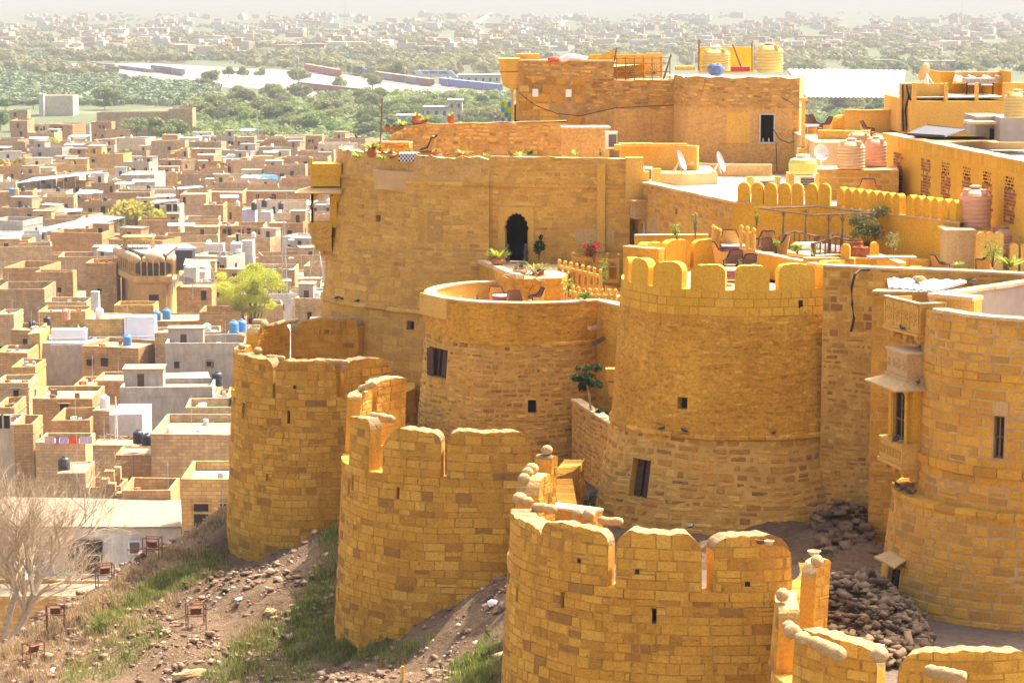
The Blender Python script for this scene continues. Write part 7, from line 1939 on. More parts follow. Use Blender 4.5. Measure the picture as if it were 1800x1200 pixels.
def train(x0, y0, x1, y1, n, cols, hgt, label, wid=3.2, roofm=None):
 A, B = Vector(azl(x0, y0, GZ + .3)), Vector(azl(x1, y1, GZ + .3)); r = thing('train', label, 'train', tuple((A + B) / 2))
 L = (B - A).length / n; d = (B - A).normalized(); ang = math.atan2(d.y, d.x)
 for k in range(n):
  c = A + d * L * (k + .5); q = MB(); q.obox((c.x, c.y, c.z + hgt * .55), (L * .94, wid, hgt * .8), (0, 0, ang)); q.build('carriage', M[cols[k % len(cols)]], r)
  q = MB(); q.obox((c.x, c.y, c.z + hgt * .98), (L * .93, wid * .8, hgt * .1), (0, 0, ang)); q.build('carriage_roof', M[roofm or cols[k % len(cols)]], r)
  q = MB(); q.obox((c.x, c.y, c.z + hgt * .12), (L * .8, wid * .7, hgt * .18), (0, 0, ang)); q.build('bogie', M['black'], r)
M['wagon_red'] = plain('dull_red_carriage', (.36, .09, .06), .7, .2, .3, 0); M['wagon_brown'] = plain('brown_wagon', (.22, .11, .08), .8, .2, .3, 0); M['wagon_blue'] = plain('blue_carriage', (.10, .16, .36), .6, .2, .3, 0); M['wagon_grey'] = plain('grey_wagon', (.20, .21, .23), .8, .2, .3, 0)
train(538, 124, 597, 135, 3, ['wagon_red'], 5, 'red carriages standing in the pale railway yard', roofm='coping')
train(158, 114, 268, 128, 9, ['wagon_grey', 'wagon_brown'], 2.6, 'long string of low dark wagons crossing the pale yard')
train(268, 125, 322, 133, 3, ['wagon_grey', 'black'], 4.5, 'short grey goods wagons at the end of the dark string')
train(526, 156, 645, 170, 6, ['wagon_brown'], 4, 'brown goods wagons in front of the yard near the trees')
train(627, 131, 648, 135, 1, ['wagon_blue'], 5, 'blue locomotive at the head of the tan train')
train(650, 136, 760, 152, 5, ['wagon_brown', 'wagon_grey'], 4.6, 'tan passenger train behind the blue locomotive', roofm='coping')
train(775, 150, 880, 162, 4, ['wagon_blue'], 4.6, 'blue passenger train at the platform right of the footbridge', roofm='sheet')
fb = thing('footbridge', 'pale blue covered railway footbridge with two sloping stairways', 'bridge', azl(765, 145, GZ))
Yf_ = azl(765, 146, GZ)[1]
a, b = at(725, 124, Yf_), at(790, 124, Yf_); q = MB(); q.box(a[0], b[0], Yf_, Yf_ + 4, a[2] - .6, a[2]); q.box(a[0], b[0], Yf_, Yf_ + .2, a[2] - 4, a[2] - 2.4); q.build('deck_roof', M['sheet'], fb)
for x0, x1 in ((725, 752), (782, 806)):
 a, b = at(x0, 124, Yf_), at(x1, 143, Yf_); q = MB(); q.add([(a[0], Yf_ - 1, a[2]), (a[0] + 4, Yf_ - 1, a[2]), (b[0] + 2, Yf_ - 1, b[2]), (b[0] - 2, Yf_ - 1, b[2]), (a[0], Yf_ + 4, a[2]), (a[0] + 4, Yf_ + 4, a[2]), (b[0] + 2, Yf_ + 4, b[2]), (b[0] - 2, Yf_ + 4, b[2])], [(3, 2, 1, 0), (4, 5, 6, 7), (0, 1, 5, 4), (1, 2, 6, 5), (2, 3, 7, 6), (3, 0, 4, 7)]); q.build('stairway', M['sheet'], fb)
for x in (728, 757, 787): a = at(x, 124, Yf_); q = MB(); q.box(a[0] - .5, a[0] + .5, Yf_ + 1, Yf_ + 3, GZ, a[2]); q.build('pier', M['wagon_blue'], fb)
def mast(px, yt, yb, label, Y_=None, w_=1.6, name='radio_mast', mat='greymetal'):
 Y_ = Y_ or azl(px, yb, GZ)[1]; T_ = at(px, yt, Y_); B_ = at(px, yb, Y_); r = thing(name, label, 'mast', B_); q = MB(); h = T_[2] - B_[2]; x, y, z = B_
 rad = .035 + Y_ / 22000
 for sx, sy in ((-1, -1), (1, -1), (1, 1), (-1, 1)): q.tube([(x + sx * w_ / 2, y + sy * w_ / 2, z), (x + sx * w_ * .1, y + sy * w_ * .1, z + h)], rad, 4)
 n = max(5, int(h / w_ / 1.6))
 for i in range(n):
  f0, f1 = i / n, (i + 1) / n; a0, a1 = w_ / 2 * (1 - .8 * f0), w_ / 2 * (1 - .8 * f1); s = 1 if i % 2 else -1
  q.tube([(x - s * a0, y - a0, z + h * f0), (x + s * a1, y - a1, z + h * f1)], rad * .7, 3); q.tube([(x + a0, y - s * a0, z + h * f0), (x + a1, y + s * a1, z + h * f1)], rad * .7, 3)
 q.build('lattice', M[mat], r); return r
for px, yt, yb, lb in [(522, 68, 150, 'tall thin lattice mast rising over the railway yard'), (142, 44, 76, 'small lattice mast on the far plain at the left'), (607, 0, 60, 'tall faint mast near the horizon above the yard'), (785, 145, 200, 'lattice mast behind the white hotel'), (1161, 20, 70, 'faint mast on the plain above the roof terrace'), (1690, 2, 40, 'faint mast near the horizon at the right'), (1500, 92, 125, 'thin mast on the plain behind the metal roof'), (397, 48, 66, 'short mast beside distant trees')]: mast(px, yt, yb, lb, w_=4)
r = mast(500, 385, 520, 'slim lattice mast carrying round white antennas left of the mansion', 430, 1.0)
for py_, s in ((423, .9), (455, .8), (475, .8)):
 a = at(512, py_, 429); q = MB(); q.lathe([(0, 0), (s * .6, .1), (s * .6, .2), (0, .25)], 12, a); q.build('antenna', M['white'], r)
mast(557, 430, 530, 'four legged lattice mast under the hanging balcony', 420, 3.4)
mast(452, 190, 244, 'street light like mast among the roadside trees', 920, 1.0)
mast(205, 697, 792, 'slim white pole standing between the white house and the rubble roof', 290, .3, 'pole', 'white')
rn = random.Random(31); q = MB()
for k in range(70):
 a = Vector(at(rn.uniform(172, 276), rn.uniform(764, 786), rn.uniform(293, 299))); L = rn.uniform(.6, 2.6); an = rn.uniform(-.9, .9); d = Vector((math.cos(an), math.sin(an) * .6, rn.uniform(-.25, .35))) * L
 q.tube([tuple(a - d / 2), tuple(a + d / 2)], rn.uniform(.04, .12), 4)
for k in range(60): a = at(rn.uniform(168, 240), rn.uniform(772, 788), rn.uniform(292.5, 297)); s_ = rn.uniform(.15, .4); q.obox(a, (s_, s_, s_ * .7), (rn.random(), rn.random(), rn.random()))
tag(q.build('timber_heap', M['oldwood'], origin=at(220, 785, 295)), 'heap of old timber and broken stones on the brown roof behind the black tanks', kind='stuff')
rn = random.Random(32)
for k, (x0, x1, y0, y1, Y_) in enumerate(((183, 200, 828, 846, 256), (200, 211, 822, 842, 257), (178, 190, 842, 862, 254.5), (190, 202, 850, 872, 254), (205, 215, 866, 884, 251))): panel(x0, x1, y0, y1, Y_, 1.1, HM['ochre'], ('first', 'second', 'third', 'fourth', 'last')[k] + ' ruined stone step from the left beside the ochre brick block', 'ruined_step', 'step')
M['corr'] = plain('dusty_corrugated_metal', (.27, .235, .20), .6, .1, 1, .05)
def proto(fn): return Proto(fn)
def mk_chair():
 r = thing('wicker_chair', '', 'chair', group='round backed wicker chairs on the fort terraces')
 q = MB(); q.lathe([(.30, 0), (.27, .2), (.30, .42), (.24, .44), (0, .44)], 16); root_off(q, r, 'base', 'cane')
 q = MB(); q.lathe([(0, .44), (.27, .44), (.28, .49), (0, .5)], 16); root_off(q, r, 'seat', 'wicker')
 n = 20; prof = []
 for i in range(n + 1):
  a = math.radians(-35 + 250 * i / n); b = abs(math.degrees(a) - 90) / 125
  h = .95 - .30 * max(0, min(1, (b - .30) / .22)); prof.append((a, h))
 q = MB(); rm = []
 for a, h in prof:
  f = 1 + (h - .45) * .16; lean = (h - .45) * .12
  q.v += [(.29 * math.cos(a), .29 * math.sin(a), .2), (.33 * f * math.cos(a), .33 * f * math.sin(a) + lean, h), (.30 * f * math.cos(a), .30 * f * math.sin(a) + lean, h), (.26 * math.cos(a), .26 * math.sin(a), .2)]
  rm.append((.315 * f * math.cos(a), .315 * f * math.sin(a) + lean, h))
 for i in range(n):
  for k in range(3): q.f.append((i * 4 + k, i * 4 + 4 + k, i * 4 + 5 + k, i * 4 + 1 + k)); q.m.append(0 if k == 0 else 1); q.r.append(.5)
 root_off(q, r, 'backrest', [M['cane'], M['wicker']])
 q = MB(); q.tube([(rm[0][0], rm[0][1], .3)] + rm + [(rm[-1][0], rm[-1][1], .3)], .028, 6); root_off(q, r, 'rim', 'rim')
 return r
CH = proto(mk_chair)
def chair(px, py, Y, rz, label, s=1.0):
 """py = photo height of the top of the backrest"""
 a = at(px, py, Y); CH.place((a[0], a[1], a[2] - .95 * s), rz, label, None, s)
def agave_fn(n, L, mat, seed, up=.7, w_=.05, stem=0):
 def f():
  rn = random.Random(seed); r = thing('agave_plant', '', 'plant', group='spiky potted plants on the fort terraces'); q = MB()
  for k in range(n):
   a = rn.uniform(0, 6.28); e = rn.uniform(up * .35, up * 1.25); l = L * rn.uniform(.7, 1.1); d = Vector((math.cos(a) * math.cos(e), math.sin(a) * math.cos(e), math.sin(e))); s_ = Vector((-math.sin(a), math.cos(a), 0))
   p0 = Vector((0, 0, stem)); p1 = p0 + d * l * .5; p2 = p0 + d * l * .85 + Vector((0, 0, -l * .06)); p3 = p0 + d * l + Vector((0, 0, -l * .2 * rn.random()))
   t = rn.random(); ww = w_ * rn.uniform(.8, 1.2)
   q.add([tuple(p0 - s_ * ww * .5), tuple(p0 + s_ * ww * .5), tuple(p1 - s_ * ww), tuple(p1 + s_ * ww), tuple(p2 - s_ * ww * .6), tuple(p2 + s_ * ww * .6), tuple(p3)], [(0, 1, 3, 2), (2, 3, 5, 4), (4, 5, 6)], 0, t)
  root_off(q, r, 'leaves', mat)
  if stem: q = MB(); q.tube([(0, 0, 0), (0, 0, stem)], .03, 6); root_off(q, r, 'stem', 'bark')
  return r
 return f
AG = proto(agave_fn(34, .6, 'leaf', 3)); AG2 = proto(agave_fn(26, .5, 'leaf', 5, 1.0, .03)); ALO = proto(agave_fn(22, .35, 'greyleaf', 7, .9, .035)); DK = proto(agave_fn(46, .34, 'darkleaf', 9, .8, .04)); CAC = proto(agave_fn(10, .62, 'greyleaf', 11, 1.45, .03))
def mk_pot(mat, R, H, belly=1.25):
 def f():
  r = thing('plant_pot', '', 'pot', group='clay pots on the fort terraces'); q = MB()
  q.lathe([(0, 0), (R * .6, 0), (R * belly * .95, H * .35), (R * belly, H * .6), (R * .92, H * .88), (R * .95, H * .92), (R * 1.05, H * .95), (R * 1.05, H), (R * .88, H), (R * .85, H * .9)], 18); root_off(q, r, 'bowl', mat)
  q = MB(); q.lathe([(R * .86, H * .92), (0, H * .93)], 12); root_off(q, r, 'soil', 'soil'); return r
 return f
PT = proto(mk_pot('terracotta', .20, .42)); PB = proto(mk_pot('brownpot', .22, .34, 1.35)); PS = proto(mk_pot('terracotta', .16, .28, 1.0))
POTN = {id(PT): 'terracotta pot', id(PB): 'brown clay pot', id(PS): 'small terracotta pot'}
def potplant(px, py, Y, pot, plant, where_, s=1.0, ps=1.0, pn='spiky green plant'):
 """py = photo height of the pot foot"""
 a = at(px, py, Y); H = {id(PT): .42, id(PB): .34, id(PS): .28}[id(pot)]
 pot.place(a, px, POTN[id(pot)] + ' ' + where_, None, s)
 plant.place((a[0], a[1], a[2] + H * s * .9), px * .3, pn + ' in pot ' + where_, None, ps)
def plant(px, py, Y, p, label, s=1.0): p.place(at(px, py, Y), px * .3, label, None, s)
Yr = 113.2
potplant(654, 277, Yr, PT, AG, 'third from the left on the mansion roof', .95, 1.1)
plant(630, 278, Yr - .6, AG, 'yellow agave leftmost on the mansion roof edge', .8); plant(672, 281, 112.5, AG, 'low yellow agave between two pots on the mansion roof', .75)
potplant(686, 279, 113.5, PB, ALO, 'left of the patterned table', .8, .9, 'small grey-green aloe'); plant(720, 270, 114.5, ALO, 'thin aloe behind the patterned table', 1.0)
potplant(767, 284, 112.6, PT, AG2, 'just right of the striped armchair', 1.05, .55, 'short sprouting aloe'); potplant(813, 288, 112.3, PT, AG, 'in the middle of the mansion roof edge', 1.0, .75); potplant(853, 290, 112, PB, AG2, 'by the notch in the mansion roof edge', .95, .7)
plant(915, 276, 112.5, AG, 'pale agave behind the right half of the roof edge', .7); plant(930, 273, 113, DK, 'dark green bush behind the right half of the roof edge', 1.1); plant(1012, 274, 112, AG2, 'sparse yellow agave in front of the stair hut', .8); plant(1055, 274, 112, ALO, 'grass like plant under the air conditioner', 1.2)
pot_s = [(681, 232, PS, DK, .9, 'at the left end of the garden wall by the pole', .7), (693, 231, PB, ALO, .7, 'second from left on the garden wall', .5), (708, 232, PB, AG, .95, 'third from left on the garden wall', .8), (733, 222, PT, AG2, 1.1, 'tallest one on the garden wall', .7), (745, 224, PB, AG, .9, 'holding a broad agave on the garden wall', .9), (793, 217, PS, AG2, 1.2, 'alone on the garden wall against the white hotel', .7)]
for px, py, a_, b_, s, lb, ps in pot_s: potplant(px, py, 118.2, a_, b_, lb, s, ps)
r = thing('patterned_table', 'low table covered with a black and white patterned cloth on the mansion roof', 'table', at(719, 280, 113)); q = MB(); a, b = at(701, 270, 112.7), at(737, 270, 112.7); q.box(a[0], b[0], 112.7, 113.6, a[2] - .06, a[2]); q.build('top', M['cloth_w'], r)
q = MB(); q2 = MB(); n = 12
for i in range(n):
 for j in range(4): (q if (i + j) % 2 else q2).box(a[0] + (b[0] - a[0]) * i / n, a[0] + (b[0] - a[0]) * (i + 1) / n, 112.66, 112.69, a[2] - .08 - j * .09, a[2] + .01 - j * .09)
q.build('dark_checks', M['black'], r); q2.build('cloth_fringe', M['cloth_w'], r)
r = thing('striped_armchair', 'armchair with dark curved stripes beside the patterned table on the mansion roof', 'armchair', at(745, 282, 112.8)); a = at(741, 280, 112.9); x, y, z = a
q = MB(); q.box(x - .05, x + .5, y, y + .6, z - .1, z + .35); q.extr([(0, .3), (.55, .3), (.75, 1.0), (.55, 1.02), (.42, .5), (0, .45)], (x - .1, y, z), (1, 0, 0), (0, 0, 1), (0, .6, 0)); q.build('seat', M['cane'], r)
q = MB()
for k in range(4): q.tube([(x - .1, y - .02 + k * .19, z + .42), (x + .25, y - .02 + k * .19, z + .5), (x + .42, y - .02 + k * .19, z + .9), (x + .7, y - .02 + k * .19, z + 1.04)], .035, 5)
q.build('stripes', M['rim'], r)
q = MB(); q.tube([at(668, 265, 115.5), at(672, 173, 115.5)], .035, 6); tag(q.build('pole', M['rust'], origin=at(668, 265, 115.5)), 'thin dark rusty pole standing at the garden wall corner', 'pole')
chair(903, 266, 114, 1.4, 'small chair back peeping over the right half of the mansion roof edge', .7)
def ac(x0, x1, y0, y1, Y, label, rz=0):
 a, b = at(x0, y1, Y), at(x1, y0, Y); r = thing('air_conditioner', label, 'air conditioner', a, 0, 'white air conditioner outdoor units'); w_, h = b[0] - a[0], b[2] - a[2]
 q = MB(); q.box(0, w_, 0, .38, 0, h); q.box(-.02, w_ + .02, -.01, .4, h, h + .03); root_off(q, r, 'casing', 'white'); q = MB(); q.box(w_ * .28, w_ * .95, -.02, .02, h * .12, h * .88); root_off(q, r, 'grille', 'grille')
 q = MB()
 for k in range(6): z = h * .16 + h * .68 * k / 5; q.box(w_ * .28, w_ * .95, -.035, -.02, z - .008, z + .008)
 root_off(q, r, 'grille_bars', 'greymetal')
ac(1064, 1085, 233, 262, 113.2, 'air conditioner on the side of the tan stair hut'); ac(1128, 1146, 295, 318, 110.4, 'air conditioner at the left end of the white roof'); ac(1397, 1433, 309, 340, 100.2, 'air conditioner under the lime green tank'); ac(1326, 1362, 316, 340, 100.5, 'air conditioner behind the first row of merlons')
def dish(px, py, Y, rad, rz, label, mat='greymetal', logo=False):
 a = at(px, py, Y); r = thing('satellite_dish', label, 'satellite dish', a, rz, 'satellite dishes on the fort roofs'); q = MB()
 n = Vector((math.cos(.35), 0, math.sin(.35))); M_ = n.to_track_quat('Z', 'Y').to_matrix()
 pr = [(0, 0), (rad * .5, .03), (rad * .8, .08), (rad, .14), (rad * 1.0, .16), (rad * .8, .105), (rad * .5, .05), (0, .02)]; k = 20; vs = []
 for rr_3, z in pr:
  for i in range(k): vs.append(tuple(M_ @ Vector((rr_3 * math.cos(i * 2 * math.pi / k), rr_3 * 1.1 * math.sin(i * 2 * math.pi / k), z)) + Vector((0, 0, .48))))
 q.add(vs, [(j * k + i, j * k + (i + 1) % k, (j + 1) * k + (i + 1) % k, (j + 1) * k + i) for j in range(len(pr) - 1) for i in range(k)]); root_off(q, r, 'reflector', mat)
 q = MB(); q.tube([(-.25, -.2, 0), (0, 0, .45)], .025, 5); q.tube([(-.25, .2, 0), (0, 0, .45)], .025, 5); q.tube([(.15, 0, 0), (0, 0, .45)], .025, 5); root_off(q, r, 'stand', 'white')
 q = MB(); q.tube([(.0, 0, .25), (.6, 0, .4)], .02, 5); q.obox((.62, 0, .43), (.12, .07, .07)); root_off(q, r, 'arm', 'greymetal')
dish(1193, 303, 112.5, .42, -.35, 'left one of two grey dishes facing right on the white roof'); dish(1262, 305, 112.5, .42, -.35, 'right one of two grey dishes facing right on the white roof'); dish(1441, 290, 104.5, .32, -1.25, 'small white dish facing the viewer by the big beige tanks', 'white'); dish(1628, 148, 113, .38, 2.4, 'pinkish dish on the right hand terrace parapet', 'tank_b')
a = at(1433, 266, 104.3); q = MB(); q.lathe([(0, 0), (.09, 0)], 16, (0, 0, 0)); o = q.build('dish_emblem', M['black']); o.rotation_euler = (math.pi / 2, 0, 0); o.location = (a[0], a[1] - .35, a[2] - .02); tag(o, 'small round black emblem on the white dish face', 'emblem')
D.objects.remove(o)
for c, x0, x1, y0, y1, Y_, lb in [('tank_y', 1232, 1284, 83, 125, 122, 'yellow tank left on the tan block roof'), ('tank_y', 1328, 1377, 76, 127, 121.5, 'yellow tank right on the tan block roof'), ('tank_b', 1471, 1521, 244, 296, 103.5, 'beige ribbed tank in front behind the merlons'), ('orange_tank', 1519, 1560, 240, 292, 105, 'salmon tank partly hidden behind the beige one'), ('orange_tank', 1685, 1743, 327, 400, 91.5, 'big salmon tank standing before the brick panelled wall'), ('orange_tank', 1735, 1793, 398, 445, 91, 'squat salmon tank low under the big one'), ('tank_y', 1764, 1812, 158, 207, 104, 'yellow tank cut by the right edge of the picture'), ('tank_b', 1490, 1530, 232, 252, 108, 'pale tank top behind the beige ribbed tank')]:
 a, b = at(x0, y1, Y_), at(x1, y0, Y_); s = (b[0] - a[0]) / 1.05; TANKS[c].place(((a[0] + b[0]) / 2, Y_, a[2]), 0, lb, 'plastic water tanks on roofs', (s, s, (b[2] - a[2]) / 1.36))
r = thing('lime_tank', 'squat lime green tank standing on the air conditioner housing', 'water tank', at(1411, 306, 100.5)); a = at(1411, 305, 100.4)
q = MB(); q.lathe([(0, 0), (.48, 0), (.55, .1), (.56, .4), (.5, .55), (.3, .62), (0, .63)], 20, a); q.build('barrel', plain('lime_plastic', (.60, .58, .16), .5, .08, 2, .05), r); q = MB(); q.lathe([(.25, .62), (.27, .68), (.26, .74), (0, .75)], 14, a); q.build('lid', M['tank_w'], r)
panel(1386, 1440, 305, 345, 100.9, 1.0, M['dressed'], 'square yellow housing under the lime green tank', 'housing', 'housing')
panel(1312, 1372, 311, 340, 101.3, .25, M['dressed'], 'framed yellow niche wall behind the first merlons', 'niche_wall', 'wall')
panel(1146, 1162, 297, 320, 110.4, .4, M['dressed'], 'yellow block beside the air conditioner on the white roof', 'block', 'block'); panel(1162, 1200, 305, 322, 110.6, .3, M['tan_dressed'], 'tan slab parapet leaning beside the yellow block', 'slab', 'slab')
S, _ = wall('round_platform', 'curved low stone wall carrying the beige tanks', (12.0, 103.6), (15.6, 103.2), -8.3, -7.02, 2.5, 'brickstone', 'mortar_pink', BRK, None, seed=61)
canopy(1418, 172, 1584, 173, 1592, 124, 1384, 122, 127, 136, 'corr', 'long pale corrugated metal roof between the high house and the right terrace', 2, .05, 3.0, 'corrugated_roof', 'roof')
rb_ = thing('terrace_house', 'yellow house with two stacked open terraces at the upper right', 'house', at(1680, 235, 112))
q = MB(); bx_px(q, 1600, 1768, 178, 240, 112, 8); q.build('lower_wall', M['dressed'], rb_)
q = MB(); bx_px(q, 1604, 1660, 147, 178, 113, .25); bx_px(q, 1660, 1662, 147, 178, 112.8, 3); q.build('left_panel', M['dressed'], rb_)
for x0, x1 in ((1604, 1612), (1661, 1667), (1715, 1721), (1764, 1769)): q = MB(); bx_px(q, x0, x1, 146, 178, 111.9, .35); q.build('pier', M['dressed'], rb_)
q = MB(); bx_px(q, 1650, 1776, 126, 176, 116.5, .35); bx_px(q, 1650, 1653, 126, 176, 114, 2.8); bx_px(q, 1775, 1778, 126, 176, 114, 2.8); q.build('upper_wall', M['ypaint'], rb_)
q = MB(); bx_px(q, 1678, 1760, 127, 144, 116.2, .25); q.build('bench_back', M['tan_dressed'], rb_); q = MB(); bx_px(q, 1677, 1762, 145, 148, 115.6, .7); q.build('bench_seat', M['dressed'], rb_)
q = MB(); bx_px(q, 1604, 1768, 170.5, 173, 112.3, 4); q.build('floor', M['roofw'], rb_)
q = MB(); bx_px(q, 1770, 1830, 146, 165, 113, .3); q.build('side_wall', M['dressed'], rb_)
ct = thing('cloth_table', 'table with a speckled cloth and long dark legs on the upper right terrace', 'table', at(1720, 168, 114.6)); q = MB(); bx_px(q, 1697, 1750, 138, 146, 114.6, .8); q.build('tabletop', plain('speckled_cloth', (.42, .33, .28), .9, .7, 18, .2), ct)
for x in (1698, 1744):
 for Y_ in (114.65, 115.3): q = MB(); bx_px(q, x, x + 3, 146, 169, Y_, .06); q.build('leg', M['black'], ct)
def stool(x0, x1, y0, y1, Y, label):
 r = thing('stool', label, 'stool', at((x0 + x1) / 2, y1, Y), group='stools on the upper right terrace'); q = MB(); bx_px(q, x0, x1, y0, y0 + 2, Y, .4); q.build('seat', M['greymetal'], r)
 for x in (x0, x1 - 1.2):
  for dy in (0, .36): q = MB(); bx_px(q, x, x + 1.2, y0 + 2, y1, Y + dy, .035); q.build('leg', M['black'], r)
stool(1727, 1746, 149, 169, 113.9, 'dark stool to the right before the speckled cloth table'); stool(1703, 1716, 148, 169, 114.2, 'pale stool to the left before the speckled cloth table')
for px, lb, mt in ((1684, 'leftmost white cushion on the terrace bench', 'cloth_w'), (1706, 'grey cushion on the terrace bench', 'greymetal'), (1733, 'pale pointed cushion on the terrace bench', 'cloth_w'), (1755, 'speckled cushion at the right end of the terrace bench', 'coping')):
 a = at(px, 140, 116.0); q = MB(); q.obox((0, 0, 0), (.42, .16, .36), (-.3, .25, 0)); o = q.build('cushion', M[mt]); o.location = a; bv = o.modifiers.new('b', 'BEVEL'); bv.width = .07; bv.segments = 3; tag(o, lb, 'cushion', 'cushions on the terrace bench')
q = MB(); bx_px(q, 1583, 1607, 147, 232, 113, .6); pr_ = tag(q.build('stone_pillar', M['tplaster'], origin=at(1595, 232, 113)), 'rough pillar carrying thick looping wires beside the right terrace house', 'pillar')
for k, (x0, bend) in enumerate(((1587, 0), (1594, 3), (1603, -4))):
 q = MB(); q.tube([at(x0, 150, 112.9), at(x0 + bend, 170, 112.85), at(x0 - bend, 195, 112.85), at(x0 + 1, 230, 112.9)], .04, 5); tag(q.build('cable', M['cable'], origin=at(x0, 230, 112.9)), ('left', 'middle', 'right')[k] + ' dark cable running down the rough pillar', 'cable', 'cables on the rough pillar')
panel(1715, 1768, 205, 240, 108, 3, M['greyplaster'], 'low grey room with a flat slab roof at the right', 'grey_room', 'room'); panel(1758, 1830, 207, 250, 106.5, 3, M['greyplaster'], 'grey cement wall below the yellow tank at the right edge', 'grey_wall', 'wall')
panel(1705, 1770, 214, 219, 107.2, 1.6, M['coping'], 'pale flat slab over the low grey room', 'roof_slab', 'slab'); panel(1740, 1752, 226, 246, 107.9, .2, M['dark'], 'dark narrow doorway in the low grey room', 'doorway', 'doorway')
r = thing('metal_grate', 'dark slatted metal panels lying on top of the panelled wall', 'grate', at(1640, 238, 104)); q = MB(); a, b, c, d = (Vector(at(*p)) for p in ((1595, 236, 103), (1660, 240, 100.5), (1695, 228, 104), (1630, 221, 107)))
for i in range(16): f = i / 15; q.tube([tuple(a.lerp(b, f)), tuple(d.lerp(c, f))], .04, 4)
q.tube([a, b, c, d, a], .05, 4); q.build('slats', M['black'], r)
panel(1612, 1650, 236, 241, 103.5, 1.2, M['dark'], 'dark sheet under the metal grate', 'sheet', 'sheet')  # near-black slab below the slats
for px, py, Y_, rz, lb in [(1427, 203, 117, .3, 'dark woven chair left behind the white table at the far terrace'), (1448, 206, 116, -1.3, 'second dark woven chair at the far white table'), (1528, 213, 115, 1.2, 'woven armchair beside brown boulders at the far terrace'), (1525, 313, 98.9, 3.1, 'rattan chair back seen just above the long row of merlons')]: chair(px, py, Y_, rz, lb, 1.05)
r = thing('white_table', 'small white table between dark chairs on the far terrace', 'table', at(1430, 240, 116)); q = MB(); bx_px(q, 1417, 1440, 220, 223, 116, .6); q.build('tabletop', M['cloth_w'], r)
for x in (1419, 1435): q = MB(); bx_px(q, x, x + 1.5, 223, 242, 116.2, .05); q.build('leg', M['white'], r)
for x0, x1, y0, y1, lb in ((1455, 1512, 201, 232, 'largest brown boulder like wall top on the far terrace'), (1498, 1545, 209, 232, 'middle brown boulder like wall top on the far terrace'), (1532, 1566, 214, 236, 'small right brown block on the far terrace'), (1416, 1430, 199, 215, 'leftmost brown lump behind the white table')):
 a, b = at(x0, y1, 118), at(x1, y0, 118); q = MB(); rn = random.Random(x0); q.ball(((a[0] + b[0]) / 2, 118.4, (a[2] + b[2]) / 2 - .1), (b[0] - a[0]) / 2, 12, 8, sc=(1, .5, (b[2] - a[2]) / (b[0] - a[0]) * 1.15), rough=.04, rnd=rn); tag(q.build('boulder_wall', M['brickstone'], origin=a), lb, 'boulder')
S, _ = wall('terrace_parapet', 'yellow paneled parapet below the far terrace boulders', (13.4, 112.5), (15.6, 112.0), -8.3, -6.0, .3, 'dressed', None, None, 'dressed', seed=62)
S, _ = wall('terrace_parapet', 'low yellow end parapet left of the rough pillar', (15.3, 118), (18.5, 118), -8.3, -5.35, .3, 'dressed', None, None, 'dressed', seed=63)
mb = MB(); mb.prism([(13, 110), (22, 110), (24, 122), (13, 122)], FLOOR, -6.3); tag(mb.build('far_terrace_ground', M['terrace'], origin=(17, 116, FLOOR)), 'far terrace floor', kind='structure')
mb = MB(); mb.prism([(16.1, 107.5), (18.4, 89), (30, 89), (30, 112), (16.1, 112)], FLOOR, -6.6); tag(mb.build('hidden_roof_ground', M['roofw'], origin=(20, 100, FLOOR)), 'flat roof behind the panelled wall', kind='structure')
q = MB(); bx_px(q, 1409, 1416, 176, 262, 112.5, .3); bx_px(q, 1407, 1420, 172, 178, 112.4, .5); bx_px(q, 1404, 1424, 262, 282, 112.2, .8); tag(q.build('corner_column', M['dressed'], origin=at(1412, 282, 112.5)), 'slim yellow column at the right corner of the tan block', 'column')
r = thing('roof_railing', 'rusted metal railing with fan patterns on the high roof terrace', 'railing', at(1130, 141, 123)); q = MB()
for y in (103, 112, 127, 137): q.tube([at(1082, y, 123.2), at(1178, y - 1, 122.6)], .022, 4)
for k in range(7): x = 1084 + k * 15.6; q.tube([at(x, 100, 123.1), at(x, 141, 123.1)], .025, 4)
q.build('rail', M['oldwood'], r); q = MB()
for cx in (1107, 1150):
 c = at(cx, 130, 123.05); q = MB()
 for k in range(9): a_ = math.pi * k / 8; q.tube([c, (c[0] + .42 * math.cos(a_), c[1], c[2] + .5 * math.sin(a_))], .015, 3)
 q.build('fan_pattern', M['oldwood'], r)
q = MB(); a = at(1010, 106, 124.6); q.tube([(a[0] - .7, a[1], a[2]), (a[0] - .3, a[1], a[2] + .12), (a[0] + .2, a[1], a[2] + .1), (a[0] + .6, a[1], a[2] + .02)], [.12, .2, .17, .12], 8); tag(q.build('bedding_roll', M['cloth_w'], origin=a), 'rolled white bedding on the high roof edge', 'bedding')
q = MB(); a = at(973, 104, 124.6); q.ball(a, .3, 10, 6, sc=(1, .8, .45)); tag(q.build('red_bundle', plain('red_cloth', (.6, .10, .08), .9), origin=a), 'small red cloth bundle beside the rolled bedding', 'bundle')
q = MB(); a = at(1258, 123, 119.8); q.ball(a, .42, 12, 7, sc=(1, .7, .7), rough=.12, rnd=random.Random(2)); tag(q.build('blue_bundle', plain('blue_cloth', (.13, .17, .32), .9), origin=a), 'crumpled blue cloth in front of the left yellow tank', 'bundle')
panel(1286, 1318, 118, 126, 121, .5, plain('red_crate_paint', (.35, .04, .05)), 'low red crate between the two yellow tanks', 'crate', 'crate')
